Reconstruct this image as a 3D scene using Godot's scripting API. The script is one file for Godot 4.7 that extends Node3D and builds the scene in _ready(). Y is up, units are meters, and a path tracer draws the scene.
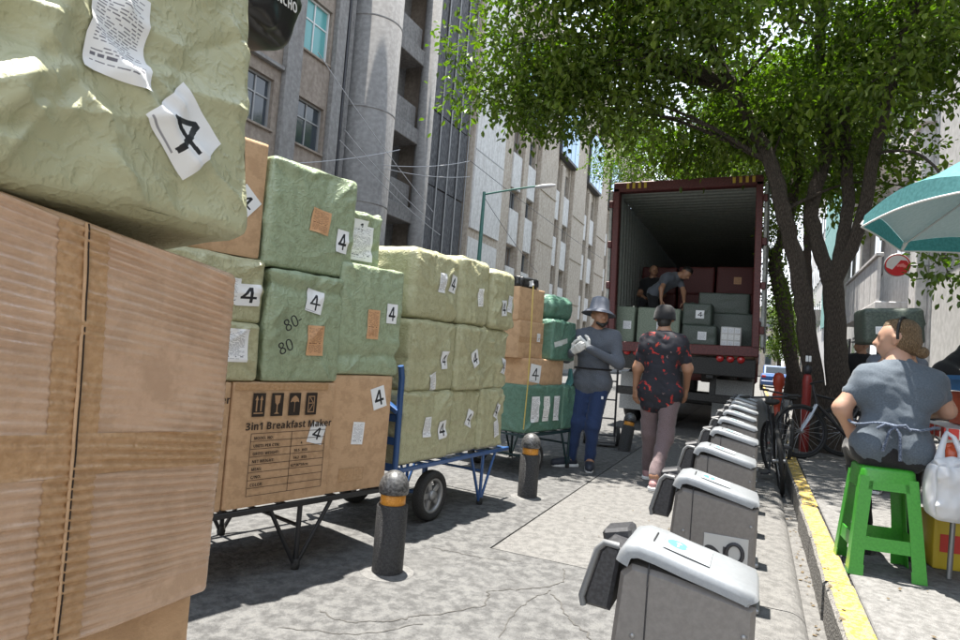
extends Node3D

var rng := RandomNumberGenerator.new()
var taken := {}
var mats := {}
var noise_a := FastNoiseLite.new()
var noise_r := FastNoiseLite.new()

func lin(r: float, g: float, b: float) -> Color:
	return Color(r, g, b).linear_to_srgb()

# ---------------------------------------------------------------- scene objects
func numbered(called: String) -> String:
	if not taken.has(called):
		taken[called] = 0
		return called
	taken[called] += 1
	return "%s_%03d" % [called, taken[called]]

func tag(o: Node, label: String, category := "", group := "", kind := "") -> Node:
	if label: o.set_meta("label", label)
	if category: o.set_meta("category", category)
	if group: o.set_meta("group", group)
	if kind: o.set_meta("kind", kind)
	return o

func thing(called: String, label: String, category: String, at := Vector3.ZERO, turn := 0.0, group := "") -> Node3D:
	var o := Node3D.new()
	o.name = numbered(called)
	add_child(o)
	o.position = at
	o.rotation.y = turn
	tag(o, label, category, group)
	return o

func obj(called: String, st, m: Material, parent: Node = null) -> MeshInstance3D:
	var o := MeshInstance3D.new()
	o.mesh = st.commit() if st is SurfaceTool else st
	o.material_override = m
	if parent == null:
		o.name = numbered(called)
		add_child(o)
	else:
		o.name = called
		parent.add_child(o, true)
	return o

func struct(called: String, st, m: Material) -> MeshInstance3D:
	var o := obj(called, st, m)
	o.set_meta("kind", "structure")
	return o

func copy_of(o: Node3D, label: String, at: Vector3, turn := 0.0) -> Node3D:
	var c := o.duplicate() as Node3D
	var stem: String = o.name
	c.name = numbered(stem.get_slice("_0", 0))
	add_child(c)
	c.position = at
	c.rotation.y = turn
	c.set_meta("label", label)
	return c

# ---------------------------------------------------------------- materials
func noise_tex(freq: float, c1: Color, c2: Color, opt := {}) -> NoiseTexture2D:
	var t := NoiseTexture2D.new()
	var n := FastNoiseLite.new()
	n.noise_type = opt.get("type", FastNoiseLite.TYPE_SIMPLEX_SMOOTH)
	n.frequency = freq
	n.seed = opt.get("seed", 1)
	n.fractal_octaves = opt.get("oct", 5)
	n.fractal_gain = opt.get("gain", 0.55)
	if opt.has("fractal"): n.fractal_type = opt.fractal
	if opt.has("cell"): n.cellular_return_type = opt.cell
	if opt.has("warp"):
		n.domain_warp_enabled = true
		n.domain_warp_amplitude = opt.warp
		n.domain_warp_frequency = opt.get("warpf", 0.02)
	t.noise = n
	t.width = opt.get("size", 512)
	t.height = opt.get("size", 512)
	t.seamless = true
	t.seamless_blend_skirt = 0.2
	if opt.get("normal", false):
		t.as_normal_map = true
		t.bump_strength = opt.get("bump", 4.0)
	else:
		var g := Gradient.new()
		g.offsets = PackedFloat32Array([opt.get("lo", 0.25), opt.get("hi", 0.75)])
		g.colors = PackedColorArray([c1, c2])
		t.color_ramp = g
	return t

var shared_tex := {}
func grey_tex(key: String, freq: float, opt := {}) -> NoiseTexture2D:
	if not shared_tex.has(key):
		shared_tex[key] = noise_tex(freq, Color(0, 0, 0), Color(1, 1, 1), opt)
	return shared_tex[key]

func M(nm: String, c: Color, rough := 0.8, opt := {}) -> StandardMaterial3D:
	# opt: tex [freq, dark, light, opts], scale, bump [texture, depth], metal, spec, coat, vcol, back, alpha
	var m := StandardMaterial3D.new()
	m.resource_name = nm
	m.albedo_color = c
	m.roughness = rough
	m.metallic = opt.get("metal", 0.0)
	m.metallic_specular = opt.get("spec", 0.5)
	var s = opt.get("scale", 1.0)
	m.uv1_scale = s if s is Vector3 else Vector3(s, s, s)
	if opt.has("tex"):
		m.albedo_texture = opt.tex
		m.albedo_color = opt.get("mul", Color.WHITE)
	if opt.has("bump"):
		m.heightmap_enabled = true
		m.heightmap_texture = opt.bump
		m.heightmap_scale = opt.get("depth", 0.5)
	if opt.has("detail"):
		m.detail_enabled = true
		m.detail_albedo = opt.detail
		m.detail_blend_mode = BaseMaterial3D.BLEND_MODE_MUL
		m.detail_uv_layer = BaseMaterial3D.DETAIL_UV_2
		var s2 = opt.get("scale2", 1.0)
		m.uv2_scale = s2 if s2 is Vector3 else Vector3(s2, s2, s2)
		m.uv2_triplanar = true
		m.uv2_world_triplanar = opt.get("world", false)
	if opt.get("tri", true):
		m.uv1_triplanar = true
		m.uv1_triplanar_sharpness = 4.0
		m.uv1_world_triplanar = opt.get("world", false)
	if opt.has("coat"):
		m.clearcoat_enabled = true
		m.clearcoat = opt.coat
		m.clearcoat_roughness = opt.get("coatr", 0.2)
	if opt.get("vcol", false): m.vertex_color_use_as_albedo = true
	if opt.has("back"):
		m.backlight_enabled = true
		m.backlight = opt.back
	if opt.has("alpha"):
		m.transparency = BaseMaterial3D.TRANSPARENCY_ALPHA
		m.albedo_color.a = opt.alpha
	if opt.has("rim"):
		m.rim_enabled = true
		m.rim = opt.rim
	m.cull_mode = BaseMaterial3D.CULL_DISABLED
	return m

# ---------------------------------------------------------------- shapes
func S() -> SurfaceTool:
	var st := SurfaceTool.new()
	st.begin(Mesh.PRIMITIVE_TRIANGLES)
	return st

func done(st: SurfaceTool) -> ArrayMesh:
	st.generate_normals()
	return st.commit()

# corners counter-clockwise seen from outside
func quad(st: SurfaceTool, a: Vector3, b: Vector3, c: Vector3, d: Vector3) -> void:
	st.add_vertex(a); st.add_vertex(c); st.add_vertex(b)
	st.add_vertex(a); st.add_vertex(d); st.add_vertex(c)

func tri(st: SurfaceTool, a: Vector3, b: Vector3, c: Vector3) -> void:
	st.add_vertex(a); st.add_vertex(c); st.add_vertex(b)

func flat(st: SurfaceTool) -> void:
	st.set_smooth_group(-1)

func smooth(st: SurfaceTool) -> void:
	st.set_smooth_group(0)

func quad_uv(st: SurfaceTool, p: Array, uv: Array) -> void:
	for i in [0, 2, 1, 0, 3, 2]:
		st.set_uv(uv[i])
		st.add_vertex(p[i])

# chamfered box, centre and size, in the axes of xf
func box(st: SurfaceTool, centre: Vector3, size: Vector3, bev := 0.0, xf := Transform3D()) -> void:
	flat(st)
	var h := size * 0.5
	if bev <= 0.0:
		var v := []
		for i in 8:
			v.append(xf * (centre + Vector3(h.x if i & 1 else -h.x, h.y if i & 2 else -h.y, h.z if i & 4 else -h.z)))
		quad(st, v[4], v[5], v[7], v[6]); quad(st, v[1], v[0], v[2], v[3])
		quad(st, v[5], v[1], v[3], v[7]); quad(st, v[0], v[4], v[6], v[2])
		quad(st, v[6], v[7], v[3], v[2]); quad(st, v[0], v[1], v[5], v[4])
		return
	var b := minf(bev, minf(h.x, minf(h.y, h.z)) * 0.98)
	var p := func(sx: int, sy: int, sz: int, ax: int) -> Vector3:
		var q := Vector3(sx * (h.x - b), sy * (h.y - b), sz * (h.z - b))
		q[ax] = [sx, sy, sz][ax] * h[ax]
		return xf * (centre + q)
	for s in [-1, 1]:
		var f := [[p.call(s, -1, -1, 0), p.call(s, 1, -1, 0), p.call(s, 1, 1, 0), p.call(s, -1, 1, 0)],
			[p.call(-1, s, -1, 1), p.call(-1, s, 1, 1), p.call(1, s, 1, 1), p.call(1, s, -1, 1)],
			[p.call(-1, -1, s, 2), p.call(1, -1, s, 2), p.call(1, 1, s, 2), p.call(-1, 1, s, 2)]]
		for k in f:
			if s > 0: quad(st, k[0], k[1], k[2], k[3])
			else: quad(st, k[3], k[2], k[1], k[0])
	for s in [-1, 1]:
		for t in [-1, 1]:
			var e := [[p.call(-1, s, t, 1), p.call(1, s, t, 1), p.call(1, s, t, 2), p.call(-1, s, t, 2)],
				[p.call(t, -1, s, 2), p.call(t, 1, s, 2), p.call(t, 1, s, 0), p.call(t, -1, s, 0)],
				[p.call(s, t, -1, 0), p.call(s, t, 1, 0), p.call(s, t, 1, 1), p.call(s, t, -1, 1)]]
			for k in e:
				if s * t > 0: quad(st, k[0], k[3], k[2], k[1])
				else: quad(st, k[0], k[1], k[2], k[3])
	for sx in [-1, 1]:
		for sy in [-1, 1]:
			for sz in [-1, 1]:
				if sx * sy * sz > 0: tri(st, p.call(sx, sy, sz, 0), p.call(sx, sy, sz, 1), p.call(sx, sy, sz, 2))
				else: tri(st, p.call(sx, sy, sz, 0), p.call(sx, sy, sz, 2), p.call(sx, sy, sz, 1))

func bx(centre: Vector3, size: Vector3, bev := 0.0, xf := Transform3D()) -> ArrayMesh:
	var st := S()
	box(st, centre, size, bev, xf)
	return done(st)

# box given by its lower and upper corners
func span(st: SurfaceTool, a: Vector3, b: Vector3, bev := 0.0) -> void:
	box(st, (a + b) * 0.5, (b - a).abs(), bev)

func spn(a: Vector3, b: Vector3, bev := 0.0) -> ArrayMesh:
	return bx((a + b) * 0.5, (b - a).abs(), bev)

func ring_frame(d: Vector3, up: Vector3) -> Array:
	var n := up.cross(d)
	if n.length() < 0.01: n = Vector3.RIGHT.cross(d)
	if n.length() < 0.01: n = Vector3.FORWARD.cross(d)
	n = n.normalized()
	return [n, d.cross(n).normalized()]

func tube(st: SurfaceTool, pts: Array, r, sides := 8, up := Vector3.UP, squash := 1.0, closed := false) -> void:
	smooth(st)
	var rings := []
	var last_n := Vector3.ZERO
	var count := pts.size()
	for i in count:
		var d: Vector3
		if closed: d = pts[(i + 1) % count] - pts[(i - 1 + count) % count]
		else: d = pts[mini(i + 1, count - 1)] - pts[maxi(i - 1, 0)]
		d = d.normalized()
		var n: Vector3
		if last_n == Vector3.ZERO: n = ring_frame(d, up)[0]
		else: n = (last_n - d * last_n.dot(d)).normalized()
		last_n = n
		var b := d.cross(n).normalized()
		var rad: float = r[i] if r is Array else r
		var ring := []
		for k in sides:
			var a := TAU * k / sides
			ring.append(pts[i] + n * cos(a) * rad + b * sin(a) * rad * squash)
		rings.append(ring)
	for i in (count if closed else count - 1):
		var j := (i + 1) % count
		for k in sides:
			var l := (k + 1) % sides
			quad(st, rings[i][k], rings[i][l], rings[j][l], rings[j][k])
	if closed: return
	st.set_smooth_group(3)
	for k in range(1, sides - 1):
		tri(st, rings[0][0], rings[0][k + 1], rings[0][k])
		tri(st, rings[-1][0], rings[-1][k], rings[-1][k + 1])
	smooth(st)

func rod(st: SurfaceTool, a: Vector3, b: Vector3, r: float, sides := 6) -> void:
	tube(st, [a, b], r, sides)

# square bar between two points
func bar(st: SurfaceTool, a: Vector3, b: Vector3, w: float, h: float, up := Vector3.UP) -> void:
	var d := (b - a).normalized()
	var fr := ring_frame(d, up)
	var xf := Transform3D(Basis(fr[0], fr[1], d), (a + b) * 0.5)
	box(st, Vector3.ZERO, Vector3(w, h, a.distance_to(b)), minf(w, h) * 0.12, xf)

func lathe(st: SurfaceTool, prof: Array, n := 24, xf := Transform3D()) -> void:
	smooth(st)
	for i in prof.size() - 1:
		var p0: Vector2 = prof[i]
		var p1: Vector2 = prof[i + 1]
		for k in n:
			var a := TAU * k / n
			var b := TAU * (k + 1) / n
			var v0 := xf * Vector3(p0.x * cos(a), p0.y, -p0.x * sin(a))
			var v1 := xf * Vector3(p0.x * cos(b), p0.y, -p0.x * sin(b))
			var v2 := xf * Vector3(p1.x * cos(b), p1.y, -p1.x * sin(b))
			var v3 := xf * Vector3(p1.x * cos(a), p1.y, -p1.x * sin(a))
			if p0.x < 0.0005: tri(st, v0, v2, v3)
			elif p1.x < 0.0005: tri(st, v0, v1, v2)
			else: quad(st, v0, v1, v2, v3)

func ball(st: SurfaceTool, c: Vector3, r: Vector3, seg := 12, basis := Basis()) -> void:
	var prof := []
	for i in seg + 1:
		var a := -PI / 2 + PI * i / seg
		prof.append(Vector2(cos(a) if i > 0 and i < seg else 0.0, sin(a)))
	lathe(st, prof, seg * 2, Transform3D(basis * Basis.from_scale(r), c))

# outline in the xy plane (counter-clockwise seen from +z), pushed from z0 to z1, with an optional chamfer
func prism(st: SurfaceTool, pts: PackedVector2Array, z0: float, z1: float, xf := Transform3D(), cham := 0.0) -> void:
	flat(st)
	var poly := pts
	if Geometry2D.is_polygon_clockwise(poly):
		poly = poly.duplicate()
		poly.reverse()
	var n := poly.size()
	var inner := poly
	if cham > 0.0:
		inner = PackedVector2Array()
		for i in n:
			var e0 := (poly[i] - poly[(i - 1 + n) % n]).normalized()
			var e1 := (poly[(i + 1) % n] - poly[i]).normalized()
			var n0 := Vector2(-e0.y, e0.x)
			var n1 := Vector2(-e1.y, e1.x)
			var m := (n0 + n1).normalized()
			inner.append(poly[i] + m * cham / maxf(0.4, m.dot(n0)))
	var idx := Geometry2D.triangulate_polygon(inner)
	for i in range(0, idx.size(), 3):
		var a := inner[idx[i]]
		var b := inner[idx[i + 1]]
		var c := inner[idx[i + 2]]
		if (b - a).cross(c - a) < 0:
			var s := b
			b = c
			c = s
		tri(st, xf * Vector3(a.x, a.y, z1), xf * Vector3(b.x, b.y, z1), xf * Vector3(c.x, c.y, z1))
		tri(st, xf * Vector3(a.x, a.y, z0), xf * Vector3(c.x, c.y, z0), xf * Vector3(b.x, b.y, z0))
	for i in n:
		var j := (i + 1) % n
		var a := poly[i]
		var b := poly[j]
		var za := z0 + cham
		var zb := z1 - cham
		quad(st, xf * Vector3(a.x, a.y, za), xf * Vector3(b.x, b.y, za), xf * Vector3(b.x, b.y, zb), xf * Vector3(a.x, a.y, zb))
		if cham > 0.0:
			var c := inner[i]
			var d := inner[j]
			quad(st, xf * Vector3(a.x, a.y, zb), xf * Vector3(b.x, b.y, zb), xf * Vector3(d.x, d.y, z1), xf * Vector3(c.x, c.y, z1))
			quad(st, xf * Vector3(c.x, c.y, z0), xf * Vector3(d.x, d.y, z0), xf * Vector3(b.x, b.y, za), xf * Vector3(a.x, a.y, za))

func sheet(st: SurfaceTool, a: Vector2, b: Vector2, y: float) -> void:
	flat(st)
	quad(st, Vector3(a.x, y, b.y), Vector3(b.x, y, b.y), Vector3(b.x, y, a.y), Vector3(a.x, y, a.y))

# lettering as a thin raised mesh, centred on xf, reading along its x axis
func letters(st: SurfaceTool, text: String, height: float, xf: Transform3D, bold := false, left := false) -> void:
	var tm := TextMesh.new()
	var f := SystemFont.new()
	f.font_names = PackedStringArray(["Droid Sans"])
	f.font_weight = 700 if bold else 400
	tm.font = f
	tm.font_size = 32
	tm.pixel_size = height / 23.0
	tm.curve_step = 2.0
	tm.depth = 0.0006
	tm.text = text
	tm.horizontal_alignment = HORIZONTAL_ALIGNMENT_LEFT if left else HORIZONTAL_ALIGNMENT_CENTER
	st.append_from(tm, 0, xf)

# filled polygon in an image, points in 0..1
func fill_poly(im: Image, pts: Array, c: Color) -> void:
	var w := im.get_width()
	var h := im.get_height()
	var lo := Vector2(9, 9)
	var hi := Vector2(-9, -9)
	var poly := PackedVector2Array()
	for p in pts:
		poly.append(p)
		lo = lo.min(p)
		hi = hi.max(p)
	for y in range(maxi(0, int(lo.y * h)), mini(h, int(hi.y * h) + 1)):
		for x in range(maxi(0, int(lo.x * w)), mini(w, int(hi.x * w) + 1)):
			if Geometry2D.is_point_in_polygon(Vector2((x + 0.5) / w, (y + 0.5) / h), poly):
				im.set_pixel(x, y, c)

func fill_disc(im: Image, c: Vector2, r: float, col: Color, hole := 0.0) -> void:
	var w := im.get_width()
	for y in im.get_height():
		for x in w:
			var d := Vector2((x + 0.5) / w, (y + 0.5) / im.get_height()).distance_to(c)
			if d < r and d >= hole: im.set_pixel(x, y, col)

func tex_of(im: Image) -> ImageTexture:
	return ImageTexture.create_from_image(im)

# ================================================================ camera, sky, sun
func world() -> void:
	var cam := Camera3D.new()
	cam.name = "camera"
	add_child(cam)
	cam.position = Vector3(0, 1.17, 0)
	cam.rotation_order = EULER_ORDER_YXZ
	cam.rotation_degrees = Vector3(2.426, 23.61, 4.5)
	cam.fov = 53.13
	cam.near = 0.05
	cam.far = 900.0
	cam.current = true
	var sky_mat := ProceduralSkyMaterial.new()
	sky_mat.sky_top_color = Color(0.66, 0.715, 0.79)
	sky_mat.sky_horizon_color = Color(0.93, 0.94, 0.945)
	sky_mat.sky_curve = 0.22
	sky_mat.ground_bottom_color = Color(0.35, 0.34, 0.33)
	sky_mat.ground_horizon_color = Color(0.66, 0.68, 0.70)
	sky_mat.sun_angle_max = 1.0
	sky_mat.energy_multiplier = 1.0
	var sky := Sky.new()
	sky.sky_material = sky_mat
	var env := Environment.new()
	env.background_mode = Environment.BG_SKY
	env.sky = sky
	env.ambient_light_source = Environment.AMBIENT_SOURCE_SKY
	env.tonemap_mode = Environment.TONE_MAPPER_LINEAR
	env.tonemap_exposure = 3.2
	env.sdfgi_enabled = true
	env.ssao_enabled = true
	env.ssil_enabled = true
	var we := WorldEnvironment.new()
	we.name = "environment"
	we.environment = env
	add_child(we)
	var sun := DirectionalLight3D.new()
	sun.name = "sun"
	add_child(sun)
	var to_sun := Vector3(-0.12, 1.0, -0.08).normalized()
	sun.look_at_from_position(to_sun * 50.0, Vector3.ZERO, Vector3.FORWARD)
	sun.light_energy = 1.6
	sun.light_color = Color(1.0, 0.975, 0.935)
	sun.light_angular_distance = 0.5
	sun.shadow_enabled = true

# ================================================================ shared materials
func make_materials() -> void:
	noise_a.seed = 3
	noise_a.frequency = 1.0
	noise_a.fractal_octaves = 3
	noise_r.seed = 8
	noise_r.frequency = 1.0
	noise_r.fractal_type = FastNoiseLite.FRACTAL_RIDGED
	noise_r.fractal_octaves = 2
	var grain := grey_tex("grain", 0.09, {"oct": 4, "seed": 5})
	var fine := grey_tex("fine", 0.30, {"oct": 3, "seed": 6})
	var speck := noise_tex(0.19, Color(0.68, 0.68, 0.68), Color(1, 1, 1), {"oct": 3, "gain": 0.6, "seed": 13, "size": 1024, "lo": 0.28, "hi": 0.42})
	mats.road = M("worn road", Color.WHITE, 0.93, {"tex": noise_tex(0.02, lin(0.064, 0.064, 0.064), lin(0.128, 0.128, 0.127), {"oct": 8, "gain": 0.70, "seed": 21, "size": 1024, "lo": 0.26, "hi": 0.66}), "scale": 0.45, "bump": grain, "depth": 0.55, "detail": speck, "scale2": 1.15, "world": true})
	mats.slab = M("pale concrete paving", Color.WHITE, 0.9, {"tex": noise_tex(0.02, lin(0.10, 0.098, 0.095), lin(0.155, 0.152, 0.147), {"oct": 8, "gain": 0.75, "seed": 22, "size": 1024, "lo": 0.25, "hi": 0.62}), "scale": 0.55, "bump": grain, "depth": 0.35, "detail": speck, "scale2": 0.9, "world": true})
	mats.pavement = M("pavement concrete", Color.WHITE, 0.92, {"tex": noise_tex(0.03, lin(0.115, 0.114, 0.111), lin(0.185, 0.183, 0.18), {"oct": 7, "gain": 0.68, "seed": 23, "size": 1024, "lo": 0.25, "hi": 0.68}), "scale": 0.5, "bump": grain, "depth": 0.35, "detail": speck, "scale2": 1.0, "world": true})
	mats.earth = M("dark ground", lin(0.10, 0.095, 0.09), 0.95)
	mats.kerb = M("kerb stone", Color.WHITE, 0.9, {"tex": noise_tex(0.05, lin(0.10, 0.095, 0.09), lin(0.27, 0.26, 0.24), {"oct": 6, "gain": 0.7, "seed": 24}), "scale": 1.3, "bump": grain, "depth": 0.8, "world": true})
	mats.kerb_yellow = M("chipped yellow paint", Color.WHITE, 0.75, {"tex": noise_tex(0.022, lin(0.20, 0.18, 0.14), lin(0.62, 0.41, 0.04), {"oct": 7, "gain": 0.8, "seed": 25, "lo": 0.495, "hi": 0.55}), "scale": 1.7, "bump": grain, "depth": 0.25, "world": true, "detail": speck, "scale2": 1.6})
	var streak := noise_tex(0.015, Color(0.93, 0.925, 0.92), Color(1, 1, 1), {"oct": 6, "gain": 0.6, "seed": 31, "lo": 0.25, "hi": 0.55})
	var streak_scale := Vector3(0.5, 0.10, 0.5)
	mats.wall_a = M("beige concrete facade", Color.WHITE, 0.9, {"tex": noise_tex(0.03, lin(0.21, 0.172, 0.140), lin(0.265, 0.225, 0.188), {"seed": 32}), "scale": 0.35, "detail": streak, "scale2": streak_scale, "world": true})
	mats.wall_a_grey = M("grey facade", Color.WHITE, 0.9, {"tex": noise_tex(0.03, lin(0.175, 0.17, 0.165), lin(0.235, 0.23, 0.222), {"seed": 33}), "scale": 0.35, "detail": streak, "scale2": streak_scale, "world": true})
	mats.wall_b = M("raw concrete facade", Color.WHITE, 0.92, {"tex": noise_tex(0.03, lin(0.135, 0.132, 0.128), lin(0.195, 0.19, 0.185), {"seed": 34}), "scale": 0.4, "detail": streak, "scale2": streak_scale, "world": true})
	mats.wall_c = M("cream stone facade", Color.WHITE, 0.88, {"tex": noise_tex(0.03, lin(0.35, 0.30, 0.245), lin(0.45, 0.395, 0.33), {"seed": 35}), "scale": 0.3, "detail": streak, "scale2": streak_scale, "world": true})
	mats.panel_c = M("white facade panel", Color.WHITE, 0.8, {"tex": noise_tex(0.03, lin(0.50, 0.49, 0.475), lin(0.60, 0.59, 0.575), {"seed": 36}), "scale": 0.3, "detail": streak, "scale2": streak_scale, "world": true})
	mats.wall_white = M("white render", Color.WHITE, 0.85, {"tex": noise_tex(0.02, lin(0.60, 0.585, 0.58), lin(0.74, 0.73, 0.725), {"seed": 37, "oct": 6}), "scale": 0.4, "detail": streak, "scale2": streak_scale, "world": true})
	mats.wall_grey = M("pale grey render", Color.WHITE, 0.85, {"tex": noise_tex(0.02, lin(0.52, 0.515, 0.505), lin(0.64, 0.635, 0.625), {"seed": 38, "oct": 6}), "scale": 0.4, "world": true})
	mats.glass_dark = M("dark window glass", lin(0.035, 0.045, 0.055), 0.06, {"spec": 0.6, "tri": false})
	mats.glass_teal = M("teal window film", lin(0.10, 0.30, 0.30), 0.15, {"tri": false})
	mats.glass_blue = M("blue mirrored glass", lin(0.16, 0.36, 0.60), 0.05, {"spec": 0.9, "tri": false})
	mats.blind = M("window blind", Color.WHITE, 0.7, {"tex": noise_tex(0.05, lin(0.22, 0.20, 0.17), lin(0.36, 0.33, 0.29), {"seed": 39}), "scale": Vector3(1, 0.2, 3), "world": true})
	mats.curtain = M("brown curtain behind glass", lin(0.12, 0.085, 0.065), 0.35, {"tri": false})
	mats.frame_grey = M("grey window frame", lin(0.28, 0.28, 0.28), 0.5, {"metal": 0.3, "tri": false})
	mats.frame_white = M("pale window frame", lin(0.55, 0.56, 0.56), 0.5, {"tri": false})
	mats.frame_dark = M("dark steel", lin(0.045, 0.045, 0.05), 0.5, {"metal": 0.4, "tri": false})
	mats.net = M("dark dusty scaffold net", Color.WHITE, 0.95, {"tex": noise_tex(0.05, lin(0.045, 0.046, 0.05), lin(0.12, 0.12, 0.125), {"seed": 40, "oct": 6}), "scale": Vector3(0.5, 0.12, 0.5), "world": true})
	mats.black_rubber = M("black rubber", Color.WHITE, 0.85, {"tex": noise_tex(0.08, lin(0.012, 0.012, 0.012), lin(0.045, 0.043, 0.04), {"seed": 41}), "scale": 3.0})
	mats.steel = M("bright steel", lin(0.55, 0.56, 0.57), 0.35, {"metal": 0.9, "tri": false})
	mats.steel_dull = M("dull steel", lin(0.32, 0.32, 0.32), 0.5, {"metal": 0.7, "tri": false})
	mats.white_paper = M("white paper", lin(0.74, 0.74, 0.73), 0.7, {"tri": false})
	mats.ink = M("black ink", lin(0.012, 0.012, 0.013), 0.7, {"tri": false})
	mats.ink_box = M("box print", lin(0.035, 0.022, 0.015), 0.85, {"tri": false})
	mats.wire = M("overhead wire", lin(0.10, 0.10, 0.11), 0.7, {"tri": false})
	mats.grain = null

# ================================================================ ground
func ground() -> void:
	var st := S()
	sheet(st, Vector2(-260, -420), Vector2(260, 120), -0.16)
	struct("ground", done(st), mats.earth)
	st = S()
	span(st, Vector3(-9.6, -0.15, -150), Vector3(-1.3795, 0.0, 9))
	span(st, Vector3(-1.3795, -0.15, -3.557), Vector3(-0.284, -0.0005, 9))
	var road := struct("road", done(st), mats.road)
	var tar := M("crack filled with dirt", lin(0.07, 0.067, 0.062), 0.95, {"tri": false})
	rng.seed = 19
	for line in [[Vector2(-1.644, -2.309), Vector2(-1.551, -2.276), Vector2(-1.471, -2.289), Vector2(-1.4, -2.347), Vector2(-1.341, -2.392), Vector2(-1.284, -2.483), Vector2(-1.215, -2.558), Vector2(-1.137, -2.668), Vector2(-1.077, -2.756), Vector2(-1.095, -2.868), Vector2(-1.13, -2.93), Vector2(-1.071, -2.992), Vector2(-0.999, -3.05), Vector2(-0.914, -3.145), Vector2(-0.855, -3.261), Vector2(-0.876, -3.385), Vector2(-0.912, -3.476)], [Vector2(-0.853, -3.084), Vector2(-0.794, -3.014), Vector2(-0.741, -2.904), Vector2(-0.677, -2.823), Vector2(-0.601, -2.749), Vector2(-0.52, -2.60)], [Vector2(-0.907, -2.498), Vector2(-0.917, -2.662), Vector2(-0.93, -2.858), Vector2(-0.911, -2.997), Vector2(-0.873, -3.132)], [Vector2(-1.675, -2.093), Vector2(-1.54, -2.145), Vector2(-1.423, -2.19), Vector2(-1.316, -2.284), Vector2(-1.217, -2.439)], [Vector2(-1.658, -3.359), Vector2(-1.539, -3.352), Vector2(-1.376, -3.361), Vector2(-1.255, -3.397), Vector2(-1.141, -3.447)], [Vector2(-3.4, -7.2), Vector2(-2.9, -6.9), Vector2(-2.3, -6.4), Vector2(-1.9, -6.5), Vector2(-1.5, -6.0)], [Vector2(-0.60, -1.9), Vector2(-0.66, -2.2), Vector2(-0.60, -2.5), Vector2(-0.52, -2.6)]]:
		st = S()
		flat(st)
		var dense := []
		for i in line.size() - 1:
			for k in 5: dense.append(line[i].lerp(line[i + 1], k / 5.0) + Vector2(rng.randfn(), rng.randfn()) * 0.006)
		dense.append(line[-1])
		var w0 := rng.randf_range(0.0022, 0.004)
		for i in dense.size() - 1:
			var n: Vector2 = (dense[i + 1] - dense[i]).orthogonal().normalized()
			var wa := w0 * (0.4 + absf(sin(i * 1.3)) * 0.9)
			var wb := w0 * (0.4 + absf(sin(i * 1.3 + 1.3)) * 0.9)
			var q := [dense[i] + n * wa, dense[i] - n * wa, dense[i + 1] - n * wb, dense[i + 1] + n * wb]
			quad(st, Vector3(q[0].x, 0.002, q[0].y), Vector3(q[3].x, 0.002, q[3].y), Vector3(q[2].x, 0.002, q[2].y), Vector3(q[1].x, 0.002, q[1].y))
		obj("crack", done(st), tar, road)
	# pale concrete lane: cast bays with a rounded nose towards the gutter
	var lane := Node3D.new()
	lane.name = numbered("concrete_lane")
	add_child(lane)
	lane.set_meta("kind", "structure")
	var prof := PackedVector2Array([Vector2(-1.376, -0.14), Vector2(0.30, -0.14)])
	for i in 7:
		var a := i / 6.0 * PI / 2
		prof.append(Vector2(0.205 + 0.085 * cos(a), -0.075 + 0.075 * sin(a)))
	prof.append(Vector2(-1.368, 0.0))
	prof.append(Vector2(-1.376, -0.008))
	var z := 4.0
	var len_ := 3.2
	var bay := S()
	prism(bay, prof, -len_ + 0.006, -0.006)
	var bay_mesh := done(bay)
	var narrow := S()
	var prof2 := prof.duplicate()
	prof2[0].x = -0.28
	prof2[-2].x = -0.272
	prof2[-1].x = -0.28
	prism(narrow, prof2, -len_ + 0.006, -0.006)
	var narrow_mesh := done(narrow)
	z = -3.56 + 2 * len_
	for i in 34:
		var o := obj("paving_slab", bay_mesh if i > 1 else narrow_mesh, mats.slab, lane)
		o.position = Vector3(0, -0.0005 * (i % 3), z - i * len_)
	st = S()
	span(st, Vector3(0.24, -0.15, -105), Vector3(0.40, -0.075, 6))
	struct("gutter", done(st), mats.slab)
	# kerb stones with paint
	var kerb := Node3D.new()
	kerb.name = numbered("kerb")
	add_child(kerb)
	kerb.set_meta("kind", "structure")
	rng.seed = 71
	for v in 3:
		pass
	var stones := []
	var paints := []
	for v in 4:
		var s := S()
		var p := S()
		kerb_stone(s, p, v)
		stones.append(done(s))
		paints.append(done(p))
	for i in 60:
		var zz := 2.35 - i * 1.02
		var o := obj("kerb_stone", stones[i % 4], mats.kerb, kerb)
		o.position = Vector3(0.372 + rng.randf_range(-0.006, 0.006), rng.randf_range(-0.006, 0.004), zz)
		o.rotation.y = rng.randf_range(-0.007, 0.007)
		obj("yellow_paint", paints[i % 4], mats.kerb_yellow, o)
	# pavement flags
	var pave := Node3D.new()
	pave.name = numbered("pavement")
	add_child(pave)
	pave.set_meta("kind", "structure")
	var flag_mesh := spn(Vector3(0, -0.2, -1.492), Vector3(1.392, 0, 0), 0.006)
	for i in 22:
		for k in 3:
			var o := obj("paving_flag", flag_mesh, mats.pavement, pave)
			o.position = Vector3(0.515 + k * 1.4, 0.112 + rng.randf_range(-0.003, 0.003), 3.0 - i * 1.5)
	var far_pave := obj("far_paving", spn(Vector3(0.515, -0.1, -110), Vector3(4.7, 0.11, -30.01)), mats.pavement, pave)
	st = S()
	span(st, Vector3(-12.2, -0.15, -150), Vector3(-9.6, 0.14, 9), 0.02)
	struct("opposite_pavement", done(st), mats.pavement)

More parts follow.
